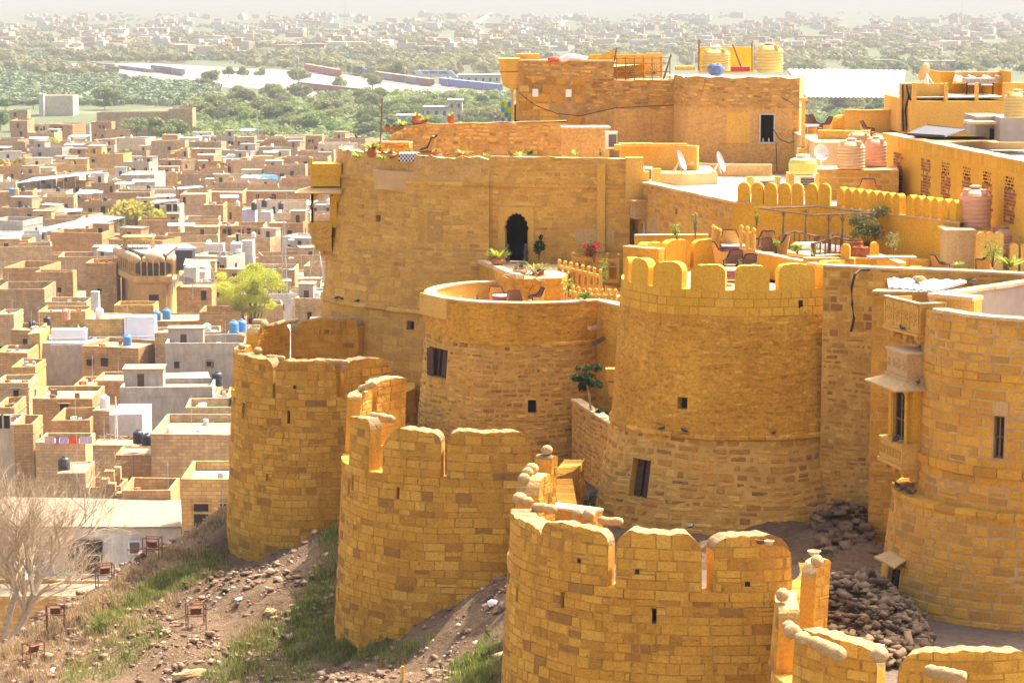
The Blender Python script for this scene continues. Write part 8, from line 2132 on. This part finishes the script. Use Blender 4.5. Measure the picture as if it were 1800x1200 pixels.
for k, (p0, p1, lb) in enumerate((((1306, 126), (1288, 78), 'leaning plank left of the right yellow tank'), ((1322, 126), (1322, 72), 'upright thin pole beside the right yellow tank'), ((1228, 124), (1229, 70), 'dark thin pole at the left of the tank roof'), ((1166, 140), (1180, 96), 'wooden post at the right end of the rusted railing'), ((1080, 108), (1084, 84), 'slanting post holding the yellow cloth'))):
 q = MB(); q.tube([at(*p0, 121.5), at(*p1, 121.5)], .045 if k != 1 else .03, 5); tag(q.build('pole', M['oldwood'], origin=at(*p0, 121.5)), lb, 'pole', 'poles on the high roofs')
q = MB(); q.tube([at(1218, 114, 121), at(1218, 94, 121)], .09, 10); q.tube([at(1218, 94, 121), at(1218, 91.5, 121)], .13, 10); tag(q.build('flue_pipe', M['greymetal'], origin=at(1218, 114, 121)), 'short capped flue pipe left of the tanks', 'pipe')
q = MB(); A_, B_, C_ = at(1030, 106, 124), at(1084, 86, 124), at(1084, 104, 124); q.add([A_, B_, C_], [(0, 1, 2)]); q.add([(x, y + .03, z) for x, y, z in (A_, C_, B_)], [(0, 1, 2)]); tag(q.build('yellow_cloth', plain('yellow_sail_cloth', (.62, .36, .05)), origin=A_), 'triangular yellow cloth stretched over the high roof', 'cloth')
for k, pts in enumerate(([(912, 163), (940, 185), (980, 200), (1020, 204), (1080, 190), (1184, 185)], [(1358, 225), (1370, 245), (1388, 252), (1402, 245)], [(1364, 250), (1366, 300)], [(1372, 170), (1408, 190)])):
 q = MB(); Yc_ = 122 - .0 if k == 0 else 118.0; q.tube([at(x, y, Yc_ if k else 125 - (x - 912) * .0092) for x, y in pts], .018, 4); tag(q.build('wire', M['cable'], origin=at(*pts[0], Yc_)), ['sagging black wire along the high wing wall', 'looping wire right of the open window', 'thin wire hanging below the open window', 'short slanting wire at the block corner'][k], 'wire', 'loose wires on the high house')
for x0, lb in ((936, 'left white square meter box on the high wing wall'), (994, 'right white square meter box on the high wing wall')):
 a = at(x0, 170, 124.6); q = MB(); q.box(a[0], a[0] + .28, 124.5 - (x0 - 936) * .009, 124.9 - (x0 - 936) * .009, a[2], a[2] + .36); tag(q.build('meter_box', M['white'], origin=a), lb, 'box', 'white meter boxes')
for x0, x1, y0, y1, Y_, lb in ((1088, 1146, 252, 258, 113.8, 'long yellow slab leaning on the pale parapet'), (1146, 1208, 253, 259, 113.9, 'second long tan slab on the pale parapet'), (1080, 1092, 255, 265, 112.6, 'broken yellow block beside the stair hut')): panel(x0, x1, y0, y1, Y_, .5, M['dressed'], lb, 'stone_slab', 'slab')
# ---------------------------------------------------------------- round terrace: bed with canopy frame, chairs, shrubs
bd = thing('carved_bed', 'carved wooden four poster swing bed with white bolsters and an open canopy frame', 'bed', at(1430, 455, 93)); zb0 = -10.12
p00, p10 = at(1365, 420, 95.2), at(1432, 430, 91.5); p11 = at(1492, 415, 93.5)
A_ = Vector((9.75, 95.6, 0)); e1 = Vector((1.25, -2.3, 0)); e2 = Vector((1.75, .6, 0))     # long side, short side
def bp(f, g, z): return tuple(A_ + e1 * f + e2 * g + Vector((0, 0, z)))
q = MB()
for f, g in ((0, 0), (1, 0), (1, 1), (0, 1)): c = Vector(bp(f, g, 0)); q.box(c.x - .06, c.x + .06, c.y - .06, c.y + .06, zb0, -9.0)
q.build('leg', M['oldwood'], bd)
q = MB()
for (f0, g0, f1, g1) in ((0, 0, 1, 0), (1, 0, 1, 1), (0, 1, 1, 1), (0, 0, 0, 1)): q.tube([bp(f0, g0, -9.6), bp(f1, g1, -9.6)], .09, 4)
q.build('frame', plain('orange_cloth', (.55, .20, .03), .9), bd)
q = MB(); P_ = [bp(0.03, .03, 0), bp(.97, .03, 0), bp(.97, .97, 0), bp(.03, .97, 0)]; q.prism([(p[0], p[1]) for p in P_], -9.66, -9.5); q.build('mattress', M['coping'], bd)
q = MB(); q.tube([bp(.15, .35, -9.36), bp(.15, .95, -9.36)], .16, 10); q.build('bolster', M['cloth_w'], bd); q = MB(); q.tube([bp(.3, .9, -9.38), bp(.9, .9, -9.38)], .14, 10); q.build('side_cushion', M['cloth_w'], bd)
for nm, (f0, g0), (f1, g1) in (('headboard', (0, 0), (0, 1)), ('side_board', (0, 1), (1, 1)), ('footboard', (1, 0), (1, 1))):
 q = MB(); q.tube([bp(f0, g0, -9.05), bp((f0 + f1) / 2, (g0 + g1) / 2, -8.82), bp(f1, g1, -9.05)], .045, 5); q.tube([bp(f0, g0, -9.4), bp(f1, g1, -9.4)], .04, 4)
 for k in range(9): t_ = (k + .5) / 9; q.tube([bp(f0 + (f1 - f0) * t_, g0 + (g1 - g0) * t_, -9.45), bp(f0 + (f1 - f0) * t_, g0 + (g1 - g0) * t_, -9.05 + .2 * (1 - abs(2 * t_ - 1)))], .028, 4)
 q.build(nm, M['oldwood'], bd)
for f, g in ((.0, .25), (.0, .75), (1, .35), (1, .65)):
 q = MB(); q.tube([bp(f, g, -9.4), bp(f, g, -8.9), bp(f, g, -8.85), bp(f, g, -8.3), bp(f, g, -8.0)], [.05, .03, .055, .03, .05], 6); q.tube([bp(f, g - .06, -8.05), bp(f, g, -8.3)], .02, 4); q.tube([bp(f, g + .06, -8.05), bp(f, g, -8.3)], .02, 4); q.build('canopy_post', M['oldwood'], bd)
q = MB(); c4 = [bp(-.15, -.15, -7.95), bp(1.15, -.15, -7.95), bp(1.15, 1.15, -7.95), bp(-.15, 1.15, -7.95)]; q.tube(c4 + [c4[0]], .04, 4); q.build('canopy_frame', M['oldwood'], bd)
for px, py, Y_, rz, lb in [(1285, 402, 94.2, 2.9, 'large wicker chair at the left by the carved post rail'), (1272, 424, 93.0, 1.6, 'wicker chair half hidden behind the tall inner merlon'), (1345, 404, 94.8, 3.4, 'wicker chair behind the row of rail posts'), (1369, 411, 94.2, -1.9, 'dark rimmed wicker chair beside the bed'), (1350, 420, 93.2, .2, 'golden backed wicker chair in front of the bed'), (1288, 441, 90.6, -.5, 'left wicker chair of the pair just behind the front merlons'), (1311, 448, 90.2, -.7, 'right wicker chair of the pair just behind the front merlons')]: chair(px, py, Y_, rz, lb, 1.05)
def ctable(x0, x1, y, Y, label, mat='cloth_w'):
 a, b = at(x0, y, Y), at(x1, y, Y); r = thing('cloth_covered_table', label, 'table', ((a[0] + b[0]) / 2, Y + .4, a[2] - .7)); q = MB(); q.box(a[0], b[0], Y, Y + .8, a[2] - .04, a[2]); q.build('tabletop', M[mat], r); q = MB(); q.box(a[0] + .03, b[0] - .03, Y + .03, Y + .77, a[2] - .28, a[2] - .04); q.build('cloth_skirt', M['wicker'] if mat != 'cloth_w' else plain('purple_cloth', (.22, .08, .14), .9), r)
ctable(1270, 1310, 432, 93.2, 'table with a white cloth beside the large wicker chair'); ctable(1268, 1298, 474, 89.0, 'table with a fringed white cloth just behind the front merlons')
rp = thing('post_rail', 'short yellow stone rail of carved posts in the middle of the round terrace', 'railing', at(1312, 440, 92));
for i, (px, py) in enumerate(((1303, 398), (1314, 400), (1325, 403), (1254, 398), (1259, 401), (1265, 404))):
 a = at(px, py, 92.2 if i < 3 else 94.5); q = MB(); q.lathe([(.07, -1.0), (.07, -.15), (.05, -.12), (.05, -.08), (.09, -.04), (.06, .03), (0, .08)], 8, a); q.build('post', M['dressed'], rp)
q = MB(); a, b = at(1300, 408, 92.2), at(1328, 412, 92.2); q.box(a[0], b[0], 92.15, 92.3, a[2] - .08, a[2]); q.box(a[0], b[0], 92.15, 92.3, a[2] - .75, a[2] - .6); q.build('top_rail', M['dressed'], rp)
def bush(px, py, Y, W, H, n, mat, label, size=.05, seed=1, stems=6, name='shrub', flowers=None):
 a = at(px, py, Y); rs = np.random.RandomState(seed); r = thing(name, label, 'shrub', a); bl = [((rs.uniform(-.3, .3) * W, rs.uniform(-.3, .3) * W, H * rs.uniform(.3, .95)), (W * rs.uniform(.14, .3),) * 2 + (H * rs.uniform(.08, .2),)) for _ in range(16)]
 V, F, c = leaf_cloud(rs, bl, n, size, .3, .02); npmesh('foliage', V, F, M[mat], c, r)
 q = MB()
 for k in range(stems): q.tube([(0, 0, 0), (bl[k][0][0] * .4, bl[k][0][1] * .4, bl[k][0][2] * .6), bl[k][0]], [.02, .014, .006], 4)
 root_off(q, r, 'stem', 'bark')
 if flowers: V, F, c = leaf_cloud(rs, bl[:5], flowers[1], size * .9, .8, .3); npmesh('flowers', V, F, M[flowers[0]], c, r)
 return r
bush(1523, 445, 94.5, 1.7, 1.75, 2400, 'greyleaf', 'large sparse oleander shrub in red pots beside the bed', .07, 3, 9)
PT.place(at(1500, 456, 93.6), 0, 'tallest red urn at the left foot of the oleander', None, 1.6); PT.place(at(1512, 460, 93.0), 0, 'second red urn below the oleander', None, 1.3); PT.place(at(1526, 461, 92.8), 0, 'third red urn at the right below the oleander', None, 1.3)
bush(1190, 422, 93.4, .55, .6, 260, 'leaf', 'small yellow-green bush behind the left inner merlon', .05, 5); bush(1222, 420, 93.5, .3, 1.0, 160, 'greyleaf', 'thin flowering stem rising above the inner merlons', .05, 6, flowers=('chalkleaf', 20) if False else None)
bush(1330, 402, 97, .3, .9, 90, 'leaf', 'climbing vine on the bright yellow wall', .06, 7); bush(1402, 447, 90.5, .6, .35, 260, 'leaf', 'low leafy plant on the slanting terrace wall', .07, 8); bush(1366, 438, 91.5, .3, .3, 90, 'leaf', 'tiny leafy plant beside the golden wicker chair', .06, 9); plant(1432, 452, 90.2, CAC, 'upright spiky plant in front of the carved bed', 1.0)
bush(1570, 450, 90.5, .6, .9, 200, 'greyleaf', 'dry weedy plant right of the oleander', .05, 10)
plant(1778, 470, 85.6, AG, 'bright agave near the right edge behind the long coping', 1.2); plant(1684, 468, 86, AG, 'small yellow agave between the two low chairs', .5); bush(1745, 470, 86.2, .9, .9, 260, 'leaf', 'yellow flowering weed beside the dark chair at the right', .05, 12)
chair(1657, 447, 86.5, 1.7, 'wicker chair facing right behind the long coping wall'); chair(1730, 439, 87, -2.2, 'dark wicker chair turned away near the agave at the right')
panel(1662, 1714, 406, 474, 90.2, 1.3, M['tan_dressed'], 'tan cubic stair box with a pale lid on the white roof', 'stair_box', 'box'); panel(1660, 1716, 403.5, 406.5, 90.1, 1.5, M['coping'], 'pale flat lid of the tan stair box', 'lid', 'slab')
S, _ = wall('terrace_wall', 'long low yellow wall left of the tan stair box', (12.2, 92.6), (15.0, 91.6), -10.12, -9.55, .25, 'ypaint', None, None, 'dressed', seed=64); S, _ = wall('terrace_wall', 'low yellow wall running towards the viewer beside the white roof', (13.0, 92.3), (13.6, 89.2), -10.12, -9.35, .25, 'ypaint', None, None, 'coping', seed=65, cop_th=.04)
mb = MB(); mb.prism([(13.5, 89.0), (13.2, 92.2), (18.4, 91), (18.4, 86), (14, 87.6)], -10.12, -9.72); tag(mb.build('low_white_roof_ground', M['whitefloor'], origin=(15, 90, -10.1)), 'bright white low roof by the tan stair box', kind='structure')
panel(1527, 1612, 452, 455.5, 87.3, .6, M['coping'], 'long pale stone slab table on two piers', 'slab_table', 'table'); panel(1530, 1541, 455, 475, 87.4, .5, M['ypaint'], 'left yellow pier under the pale slab table', 'pier', 'pier'); panel(1596, 1609, 455, 473, 87.4, .5, M['ypaint'], 'right yellow pier under the pale slab table', 'pier', 'pier'); panel(1602, 1622, 469, 474, 86.6, .4, M['terracotta'], 'pair of flat reddish tiles on the long coping', 'tiles', 'tiles')
panel(1676, 1712, 382, 392, 91.3, .9, M['coping'], 'pale ledge at the foot of the big salmon tank', 'ledge', 'ledge'); panel(1684, 1745, 400, 405, 91, 1.4, M['tan_dressed'], 'stone platform carrying the big salmon tank', 'platform', 'platform'); panel(1682, 1706, 392, 425, 91.6, .8, M['ypaint'], 'yellow pier under the salmon tank platform', 'pier', 'pier')
for k, x in enumerate((1719, 1734, 1749, 1776, 1795)):
 Fm = Flat(*at(x, 430, 89)[:2], at(x + 17, 430, 89)[0], 89.0); z1 = at(x, 408 if k < 3 else 428, 89)[2]; r = thing('merlon_block', ['first', 'second', 'third', 'fourth', 'fifth'][k] + ' tan rounded merlon from the left under the squat salmon tank', 'merlon', Fm.P(0, -10.1)); small_merlon(Fm, 0, .3, -10.1, z1, 'block', 'dressed', r)
for x0, y0 in ((1491, 427), (1476, 433)): pass
r = thing('terrace_post', 'rounded yellow post between the red urns and the slab table', 'post', at(1538, 452, 89)); small_merlon(Flat(*at(1531, 450, 89)[:2], at(1546, 450, 89)[0], 89.0), 0, .28, at(1538, 455, 89)[2], at(1538, 426, 89)[2], 'post', 'ypaint', r)
# ---------------------------------------------------------------- dining terrace on the middle tower
zf_ = -12.85
def chf(px, Y, rz, label):
 a = at(px, 500, Y); CH.place((a[0], Y, zf_), rz, label, None, 1.05)
chf(875, 104.6, 2.9, 'wicker chair at the back left of the dining terrace table'); chf(925, 104.8, -1.9, 'wicker chair at the back right of the dining terrace table'); chf(940, 103.6, -1.3, 'golden wicker chair at the right of the dining terrace table'); chf(905, 102.4, .1, 'wicker chair with its back to the viewer on the dining terrace')
a = at(884, 500, 103.4); r = thing('dining_table', 'small round table with a white cloth on the dining terrace', 'table', (a[0], 103.4, zf_)); q = MB(); q.lathe([(0, .74), (.42, .74), (.42, .71), (0, .71)], 20); root_off(q, r, 'tabletop', 'cloth_w'); q = MB(); q.lathe([(.42, .71), (.44, .4), (.42, .4), (.40, .7)], 20); root_off(q, r, 'cloth_skirt', plain('plum_cloth', (.2, .07, .13), .9)); q = MB(); q.lathe([(.05, 0), (.05, .72)], 8); root_off(q, r, 'leg', 'oldwood')
for px, Y, pot, pl, s, ps, lb, pn in [(812, 104.8, PT, AG2, .8, .7, 'leftmost on the dining terrace floor', 'small aloe'), (838, 104.0, PT, CAC, .8, 1.0, 'second from left on the dining terrace floor', 'upright cactus like plant'), (1051 - 78, 106, PT, ALO, 1.5, .6, 'tall and jar like beside the landing', 'small aloe')]:
 a = at(px, 500, Y); pot.place((a[0], Y, zf_), px, POTN[id(pot)] + ' ' + lb, None, s); pl.place((a[0], Y, zf_ + .4 * s), px, pn + ' in the pot ' + lb, None, ps)
a = at(880, 500, 100.6); AG.place((a[0], 100.6, -12.3), 1, 'pale agave poking up just behind the dining terrace coping', None, .6); a = at(921, 500, 101.2); CAC.place((a[0], 101.2, -12.8), 1, 'thin upright cactus in front of the dining chairs', None, 1.1)
potplant(837, 449, 112.6, PB, DK, 'at the wall end of the landing coping', 1.15, 1.1, 'dark grassy plant'); potplant(876, 467, 108.4, PB, AG, 'on the landing coping near the doorway', 1.1, 1.15); potplant(914, 484, 105.6, PB, DK, 'at the near corner of the landing', 1.05, .9, 'fleshy green plant'); potplant(946, 500, 105.9, PT, AG, 'beside the dining terrace chairs', 1.3, 1.35, 'large spiky yellow-green plant')
bush(947, 458, 109.6, .55, 1.1, 160, 'darkleaf', 'small leafy sapling right of the doorway', .12, 14)
for px, lb in ((894 - 2, 'left dark stone figure beside the doorway'), (924, 'right dark stone figure beside the doorway')):
 a = at(px, 459, 110.2); q = MB(); q.lathe([(.1, 0), (.12, .1), (.08, .2), (.13, .38), (.11, .5), (.05, .56), (.09, .64), (.07, .74), (0, .78)], 10, a); tag(q.build('stone_figure', plain('dark_figure_stone', (.08, .06, .055), .8), smooth=True, origin=a), lb, 'statue', 'dark figures flanking the doorway')
q = MB(); rn = random.Random(3); a = Vector(at(918, 492, 104.3))
for k in range(16): b_ = a + Vector((rn.uniform(-.6, .9), rn.uniform(-.2, .2), rn.uniform(-.1, .45))); c_ = b_ + Vector((rn.uniform(-.7, .7), rn.uniform(-.2, .2), rn.uniform(-.25, .3))); q.tube([tuple(b_), tuple((b_ + c_) / 2 + Vector((0, 0, .07))), tuple(c_)], [.03, .024, .012], 5)
tag(q.build('driftwood', M['palebark'], origin=tuple(a)), 'tangle of pale driftwood branches by the landing corner', 'driftwood')
def stone_rail(label, p0, p1, zb, h, n, cut=True):
 S_ = Flat(*p0, *p1); r = thing('stone_railing', label, 'railing', S_.P(S_.L / 2, zb), group='carved stone railings with ball finials')
 q = MB(); patch(q, S_, 0, S_.L, zb + h * .82, zb + h * .92, .04, .1); patch(q, S_, 0, S_.L, zb, zb + h * .14, .04, .1); root = q.build('rail', M['dressed'], r)
 for k in range(n + 1):
  u = S_.L * k / n; q = MB(); patch(q, S_, u - .055, u + .055, zb, zb + h, .05, .12); c = S_.P(u, zb + h + .09, 0); q.ball(c, .085, 8, 6); q.tube([S_.P(u, zb + h, 0), c], .04, 6); q.build('post', M['dressed'], r)
 for k in range(n):
  u = S_.L * (k + .5) / n; q = MB(); w_ = S_.L / n * .5 - .055
  arch_panel(q, S_, (u - w_, u + w_, zb + h * .14, zb + h * .82), 0, .06, 3, .55); q.build('arch_panel', M['dressed'], r)
stone_rail('zigzag stone railing running away from the dining terrace, nearest arm', (2.05, 103.4), (2.85, 101.3), -12.7, .95, 4); stone_rail('stone railing facing the viewer at the right of the dining terrace', (2.85, 101.3), (4.1, 101.0), -12.7, .95, 5)
stone_rail('longer back arm of the stone railing beside the landing', (2.0, 107.6), (3.6, 103.8), -12.3, 1.05, 7); stone_rail('back stone railing below the pink bougainvillea', (2.6, 108.2), (4.5, 107.6), -12.1, 1.1, 4)
bush(1045, 462, 107.2, 1.3, 1.0, 500, 'darkleaf', 'bougainvillea with bright magenta flowers over the back stone railing', .05, 16, 6, 'bougainvillea', ('magenta', 420))
CH.place((3.0, 108.7, -12.4), 3.0, 'dark wicker chair behind the back stone railing', None, 1.05)
bush(1062, 512, 100.7, .4, 1.3, 120, 'leaf', 'yellow flowered thin plant right of the facing stone railing', .06, 17); bush(1028, 527, 100.4, .7, .3, 200, 'leaf', 'green leafy clump at the foot of the facing stone railing', .07, 18); bush(1000, 522, 101.2, .5, .8, 130, 'leaf', 'yellow leafed plant at the corner of the stone railing', .06, 19)
a = at(1041, 735, 96.3); r = thing('papaya_tree', 'young papaya tree with drooping dark leaves against the round towers', 'tree', a)
q = MB(); q.tube([(0, 0, -.3), (-.12, 0, .9), (-.25, 0, 1.5)], [.05, .04, .03], 7); root_off(q, r, 'trunk', 'palebark')
rs3 = np.random.RandomState(4); bl = [((rs3.uniform(-.75, .25) , rs3.uniform(-.4, .4), rs3.uniform(1.1, 2.0)), (.2, .2, .1)) for _ in range(30)]; V, F, c = leaf_cloud(rs3, bl, 1100, .085, .45, .05); npmesh('crown', V, F, M['darkleaf'], c, r)
potplant(1052, 740, 95.6, PB, DK, 'on the soil beside the papaya tree', 1, .8, 'small dark plant')
q = MB(); a = at(1076, 665, 94.5); q.box(a[0] - .18, a[0] + .25, a[1], a[1] + .4, a[2] - .1, a[2] + .35, taper=-.06); q.box(a[0] - .1, a[0] + .2, a[1] + .05, a[1] + .4, a[2] - .7, a[2] - .15, taper=-.05); tag(q.build('chute', M['dressed'], origin=a), 'stone chute on the left flank of the great round tower', 'chute')
q = MB(); c = [at(1534, 474, 86.2), at(1512, 474, 86.0), at(1503, 482, 85.7), at(1497, 505, 85.6), at(1498, 535, 85.6), at(1501, 560, 85.6), at(1496, 583, 85.6)]; q.tube(c, .045, 8); tag(q.build('black_hose', M['cable'], origin=c[-1]), 'thick black hose hanging down beside the great round tower', 'hose')
r = canopy(1562, 505, 1640, 512, 1700, 494, 1560, 490, 83.2, 84.6, 'white', 'heap of wavy white roofing sheets lying on the stepped wall', 0, .06, .3, 'roofing_sheets', 'sheets')
q = MB(); a = at(1615, 490, 84); q.ball(a, .18, 9, 6, sc=(1.3, 1, .6), rough=.1, rnd=random.Random(1)); tag(q.build('stone_lump', M['ball'], origin=a), 'tan stone weighing down the wavy roofing sheets', 'stone')
def mk_pigeon():
 r = thing('pigeon', '', 'pigeon', group='pigeons resting on ledges'); q = MB()
 q.tube([(-.19, 0, .07), (-.12, 0, .085), (-.04, 0, .11), (.04, 0, .13), (.09, 0, .15), (.115, 0, .185), (.125, 0, .215), (.145, 0, .225)], [.012, .03, .055, .062, .045, .028, .027, .012], 10); root_off(q, r, 'body', M['pigeon'])
 q = MB(); q.tube([(.14, 0, .222), (.168, 0, .214)], [.008, .002], 5); root_off(q, r, 'beak', 'black'); q = MB(); q.tube([(.0, .025, 0), (0, .02, .09)], .006, 4); q.tube([(0, -.025, 0), (0, -.02, .09)], .006, 4); root_off(q, r, 'legs', 'terracotta')
 q = MB()
 for s in (-1, 1): q.ball((-.04, s * .052, .115), .07, 8, 5, sc=(1.35, .22, .5))
 q.box(-.26, -.16, -.025, .025, .062, .075); root_off(q, r, 'wings', M['pigeon_w']); return r
M['pigeon'] = plain('blue_grey_feathers', (.07, .07, .08), .7, .3, 20, .1); M['pigeon_w'] = plain('darker_wing_feathers', (.05, .05, .055), .7, .4, 20, .1)
PG = proto(mk_pigeon)
def surf_ledge(px, S_, z, d): u = ring_u(S_, px, z); return S_.P(u, z, d)
for (loc, rz, lb) in [(surf_ledge(1165, SB, -14.93, .06), .3, 'left pigeon of a pair on the great round tower moulding'), (surf_ledge(1204, SB, -14.93, .06), 2.6, 'right pigeon of a pair on the great round tower moulding'), (surf_ledge(1359, SB, -14.93, .06), -1.2, 'lone pigeon on the right part of the great round tower moulding'), (surf_ledge(594, SL, -13.72, .05), .4, 'leftmost pigeon on the mansion moulding'), (surf_ledge(602, SL, -13.72, .05), 2.8, 'second pigeon on the mansion moulding'), (surf_ledge(631, SL, -13.72, .05), .2, 'third pigeon apart on the mansion moulding'),
 (surf_ledge(1574, SRL, -15.10, -.05), 2.0, 'leftmost pigeon of the huddle on the right tower ledge'), (surf_ledge(1583, SRL, -15.10, -.1), .5, 'second pigeon of the huddle on the right tower ledge'), (surf_ledge(1590, SRL, -15.10, -.1), 2.5, 'third pigeon of the huddle on the right tower ledge'), (surf_ledge(1599, SRL, -15.10, -.1), -.5, 'rightmost pigeon of the huddle on the right tower ledge'),
 (at(1712, 499, 81.5), .1, 'pigeon standing on the pale back coping of the right tower'), (azl(1213, 931, MTOP + .02), .2, 'pigeon on the front merlon of the third low bastion'), ((Xb + .6, ya - .25, ze - .08), -1.5, 'pigeon on the eave of the carved bay balcony'), ((Xb + .02, ya + .4, zr1 + .14), 1.0, 'left pigeon on the carved bay balcony rail'), ((Xb + .02, ya + .15, zr1 + .14), .6, 'right pigeon on the carved bay balcony rail'), ((X0 - .02, 78.0, z0 - .0), 2.0, 'pigeon tucked at the foot of the carved box balcony')]: PG.place(loc, rz, lb, None, .85)
for px, py, dz, rad, mt, lb in [(1337, 955, .02, .16, 'rust', 'dark shallow bowl on a front merlon of the third bastion'), (1352, 957, .02, .15, 'coping', 'pale clay bowl on a front merlon of the third bastion'), (1431, 975, -.1, .19, 'coping', 'white bowl on top of the seam merlon')]:
 a = azl(px, py, MTOP + dz); q = MB(); q.lathe([(0, 0), (rad * .6, 0), (rad, .12), (rad * .88, .13), (rad * .5, .04), (0, .03)], 16, a); tag(q.build('bowl', M[mt], origin=a), lb, 'bowl', 'bowls on the parapets')
rs = np.random.RandomState(5)
n = 1500; X = rs.uniform(9.0, 12.6, n); Y = rs.uniform(69, 79.5, n); k = (X - 10.4) ** 2 / 3.2 + (Y - 74) ** 2 / 26 < 1; X, Y = X[k], Y[k]; hgt = 1.1 * np.clip(1.2 - ((X - 10.4) ** 2 / 3.2 + (Y - 74) ** 2 / 26), 0, 1)
rocks('rubble_heap', 'heap of dark loose rubble stones in the shaded passage', np.c_[X, Y, FLOOR + hgt * rs.uniform(.2, 1, len(X))], lambda r: .13 + .17 * r.uniform(), M['rubble_dark'])
n = 260; X = rs.uniform(10.2, 12.0, n); Y = rs.uniform(82.5, 85.6, n); rocks('rubble_corner', 'broken blocks piled in the corner by the connecting wall', np.c_[X, Y, FLOOR + rs.uniform(0, 1.5, n) * (Y - 82.3) / 3.4], lambda r: .15 + .3 * r.uniform(), M['rubble_dark'])
n = 500; X = rs.uniform(1, 12, n); Y = rs.uniform(77, 95, n); rocks('passage_stones', 'small stones scattered over the passage floor', np.c_[X, Y, np.full(n, FLOOR)], lambda r: .05 + .1 * r.uniform(), M['rubble_dark'])
for px, py, lb in ((1040, 868, 'green weeds at the foot of the low retaining wall'),):
 rs = np.random.RandomState(6); bl = [((2.3 + rs.uniform(-.3, 1.2), 92 + rs.uniform(-1.5, 1), FLOOR + rs.uniform(.05, .3)), (.3, .3, .16)) for _ in range(8)]; V, F, c = leaf_cloud(rs, bl, 600, .05, .4); o = npmesh('weeds', V, F, M['darkleaf'], c); tag(o, lb, kind='stuff')
S_, _ = wall('stub_wall', 'low stone block behind the seam of the second and third bastions', (1.1, 81.6), (2.6, 80.6), FLOOR, -16.5, .6, 'ashlar', 'joint_dark', ASH, 'coping', seed=71)
S_, _ = wall('stub_wall', 'low stone block behind the balls of the rightmost bastion', (8.9, 66.7), (9.6, 66.2), FLOOR, -17.3, .6, 'ashlar', 'joint_dark', ASH, 'coping', seed=72)
# ================================================================ haze
q = MB(); q.box(-32000, 32000, -3500, 61000, -59, 6)
hm = D.materials.new('dusty_air'); hm.use_nodes = True; t = hm.node_tree; t.nodes.remove(t.nodes['Principled BSDF'])
pv_ = t.nodes.new('ShaderNodeVolumePrincipled'); pv_.inputs['Color'].default_value = (.415, .42, .43, 1); pv_.inputs['Density'].default_value = 1.9e-4; pv_.inputs['Anisotropy'].default_value = 0
t.links.new(pv_.outputs[0], t.nodes['Material Output'].inputs['Volume'])
tag(q.build('haze', hm), 'pale dusty haze filling the valley air', kind='stuff')
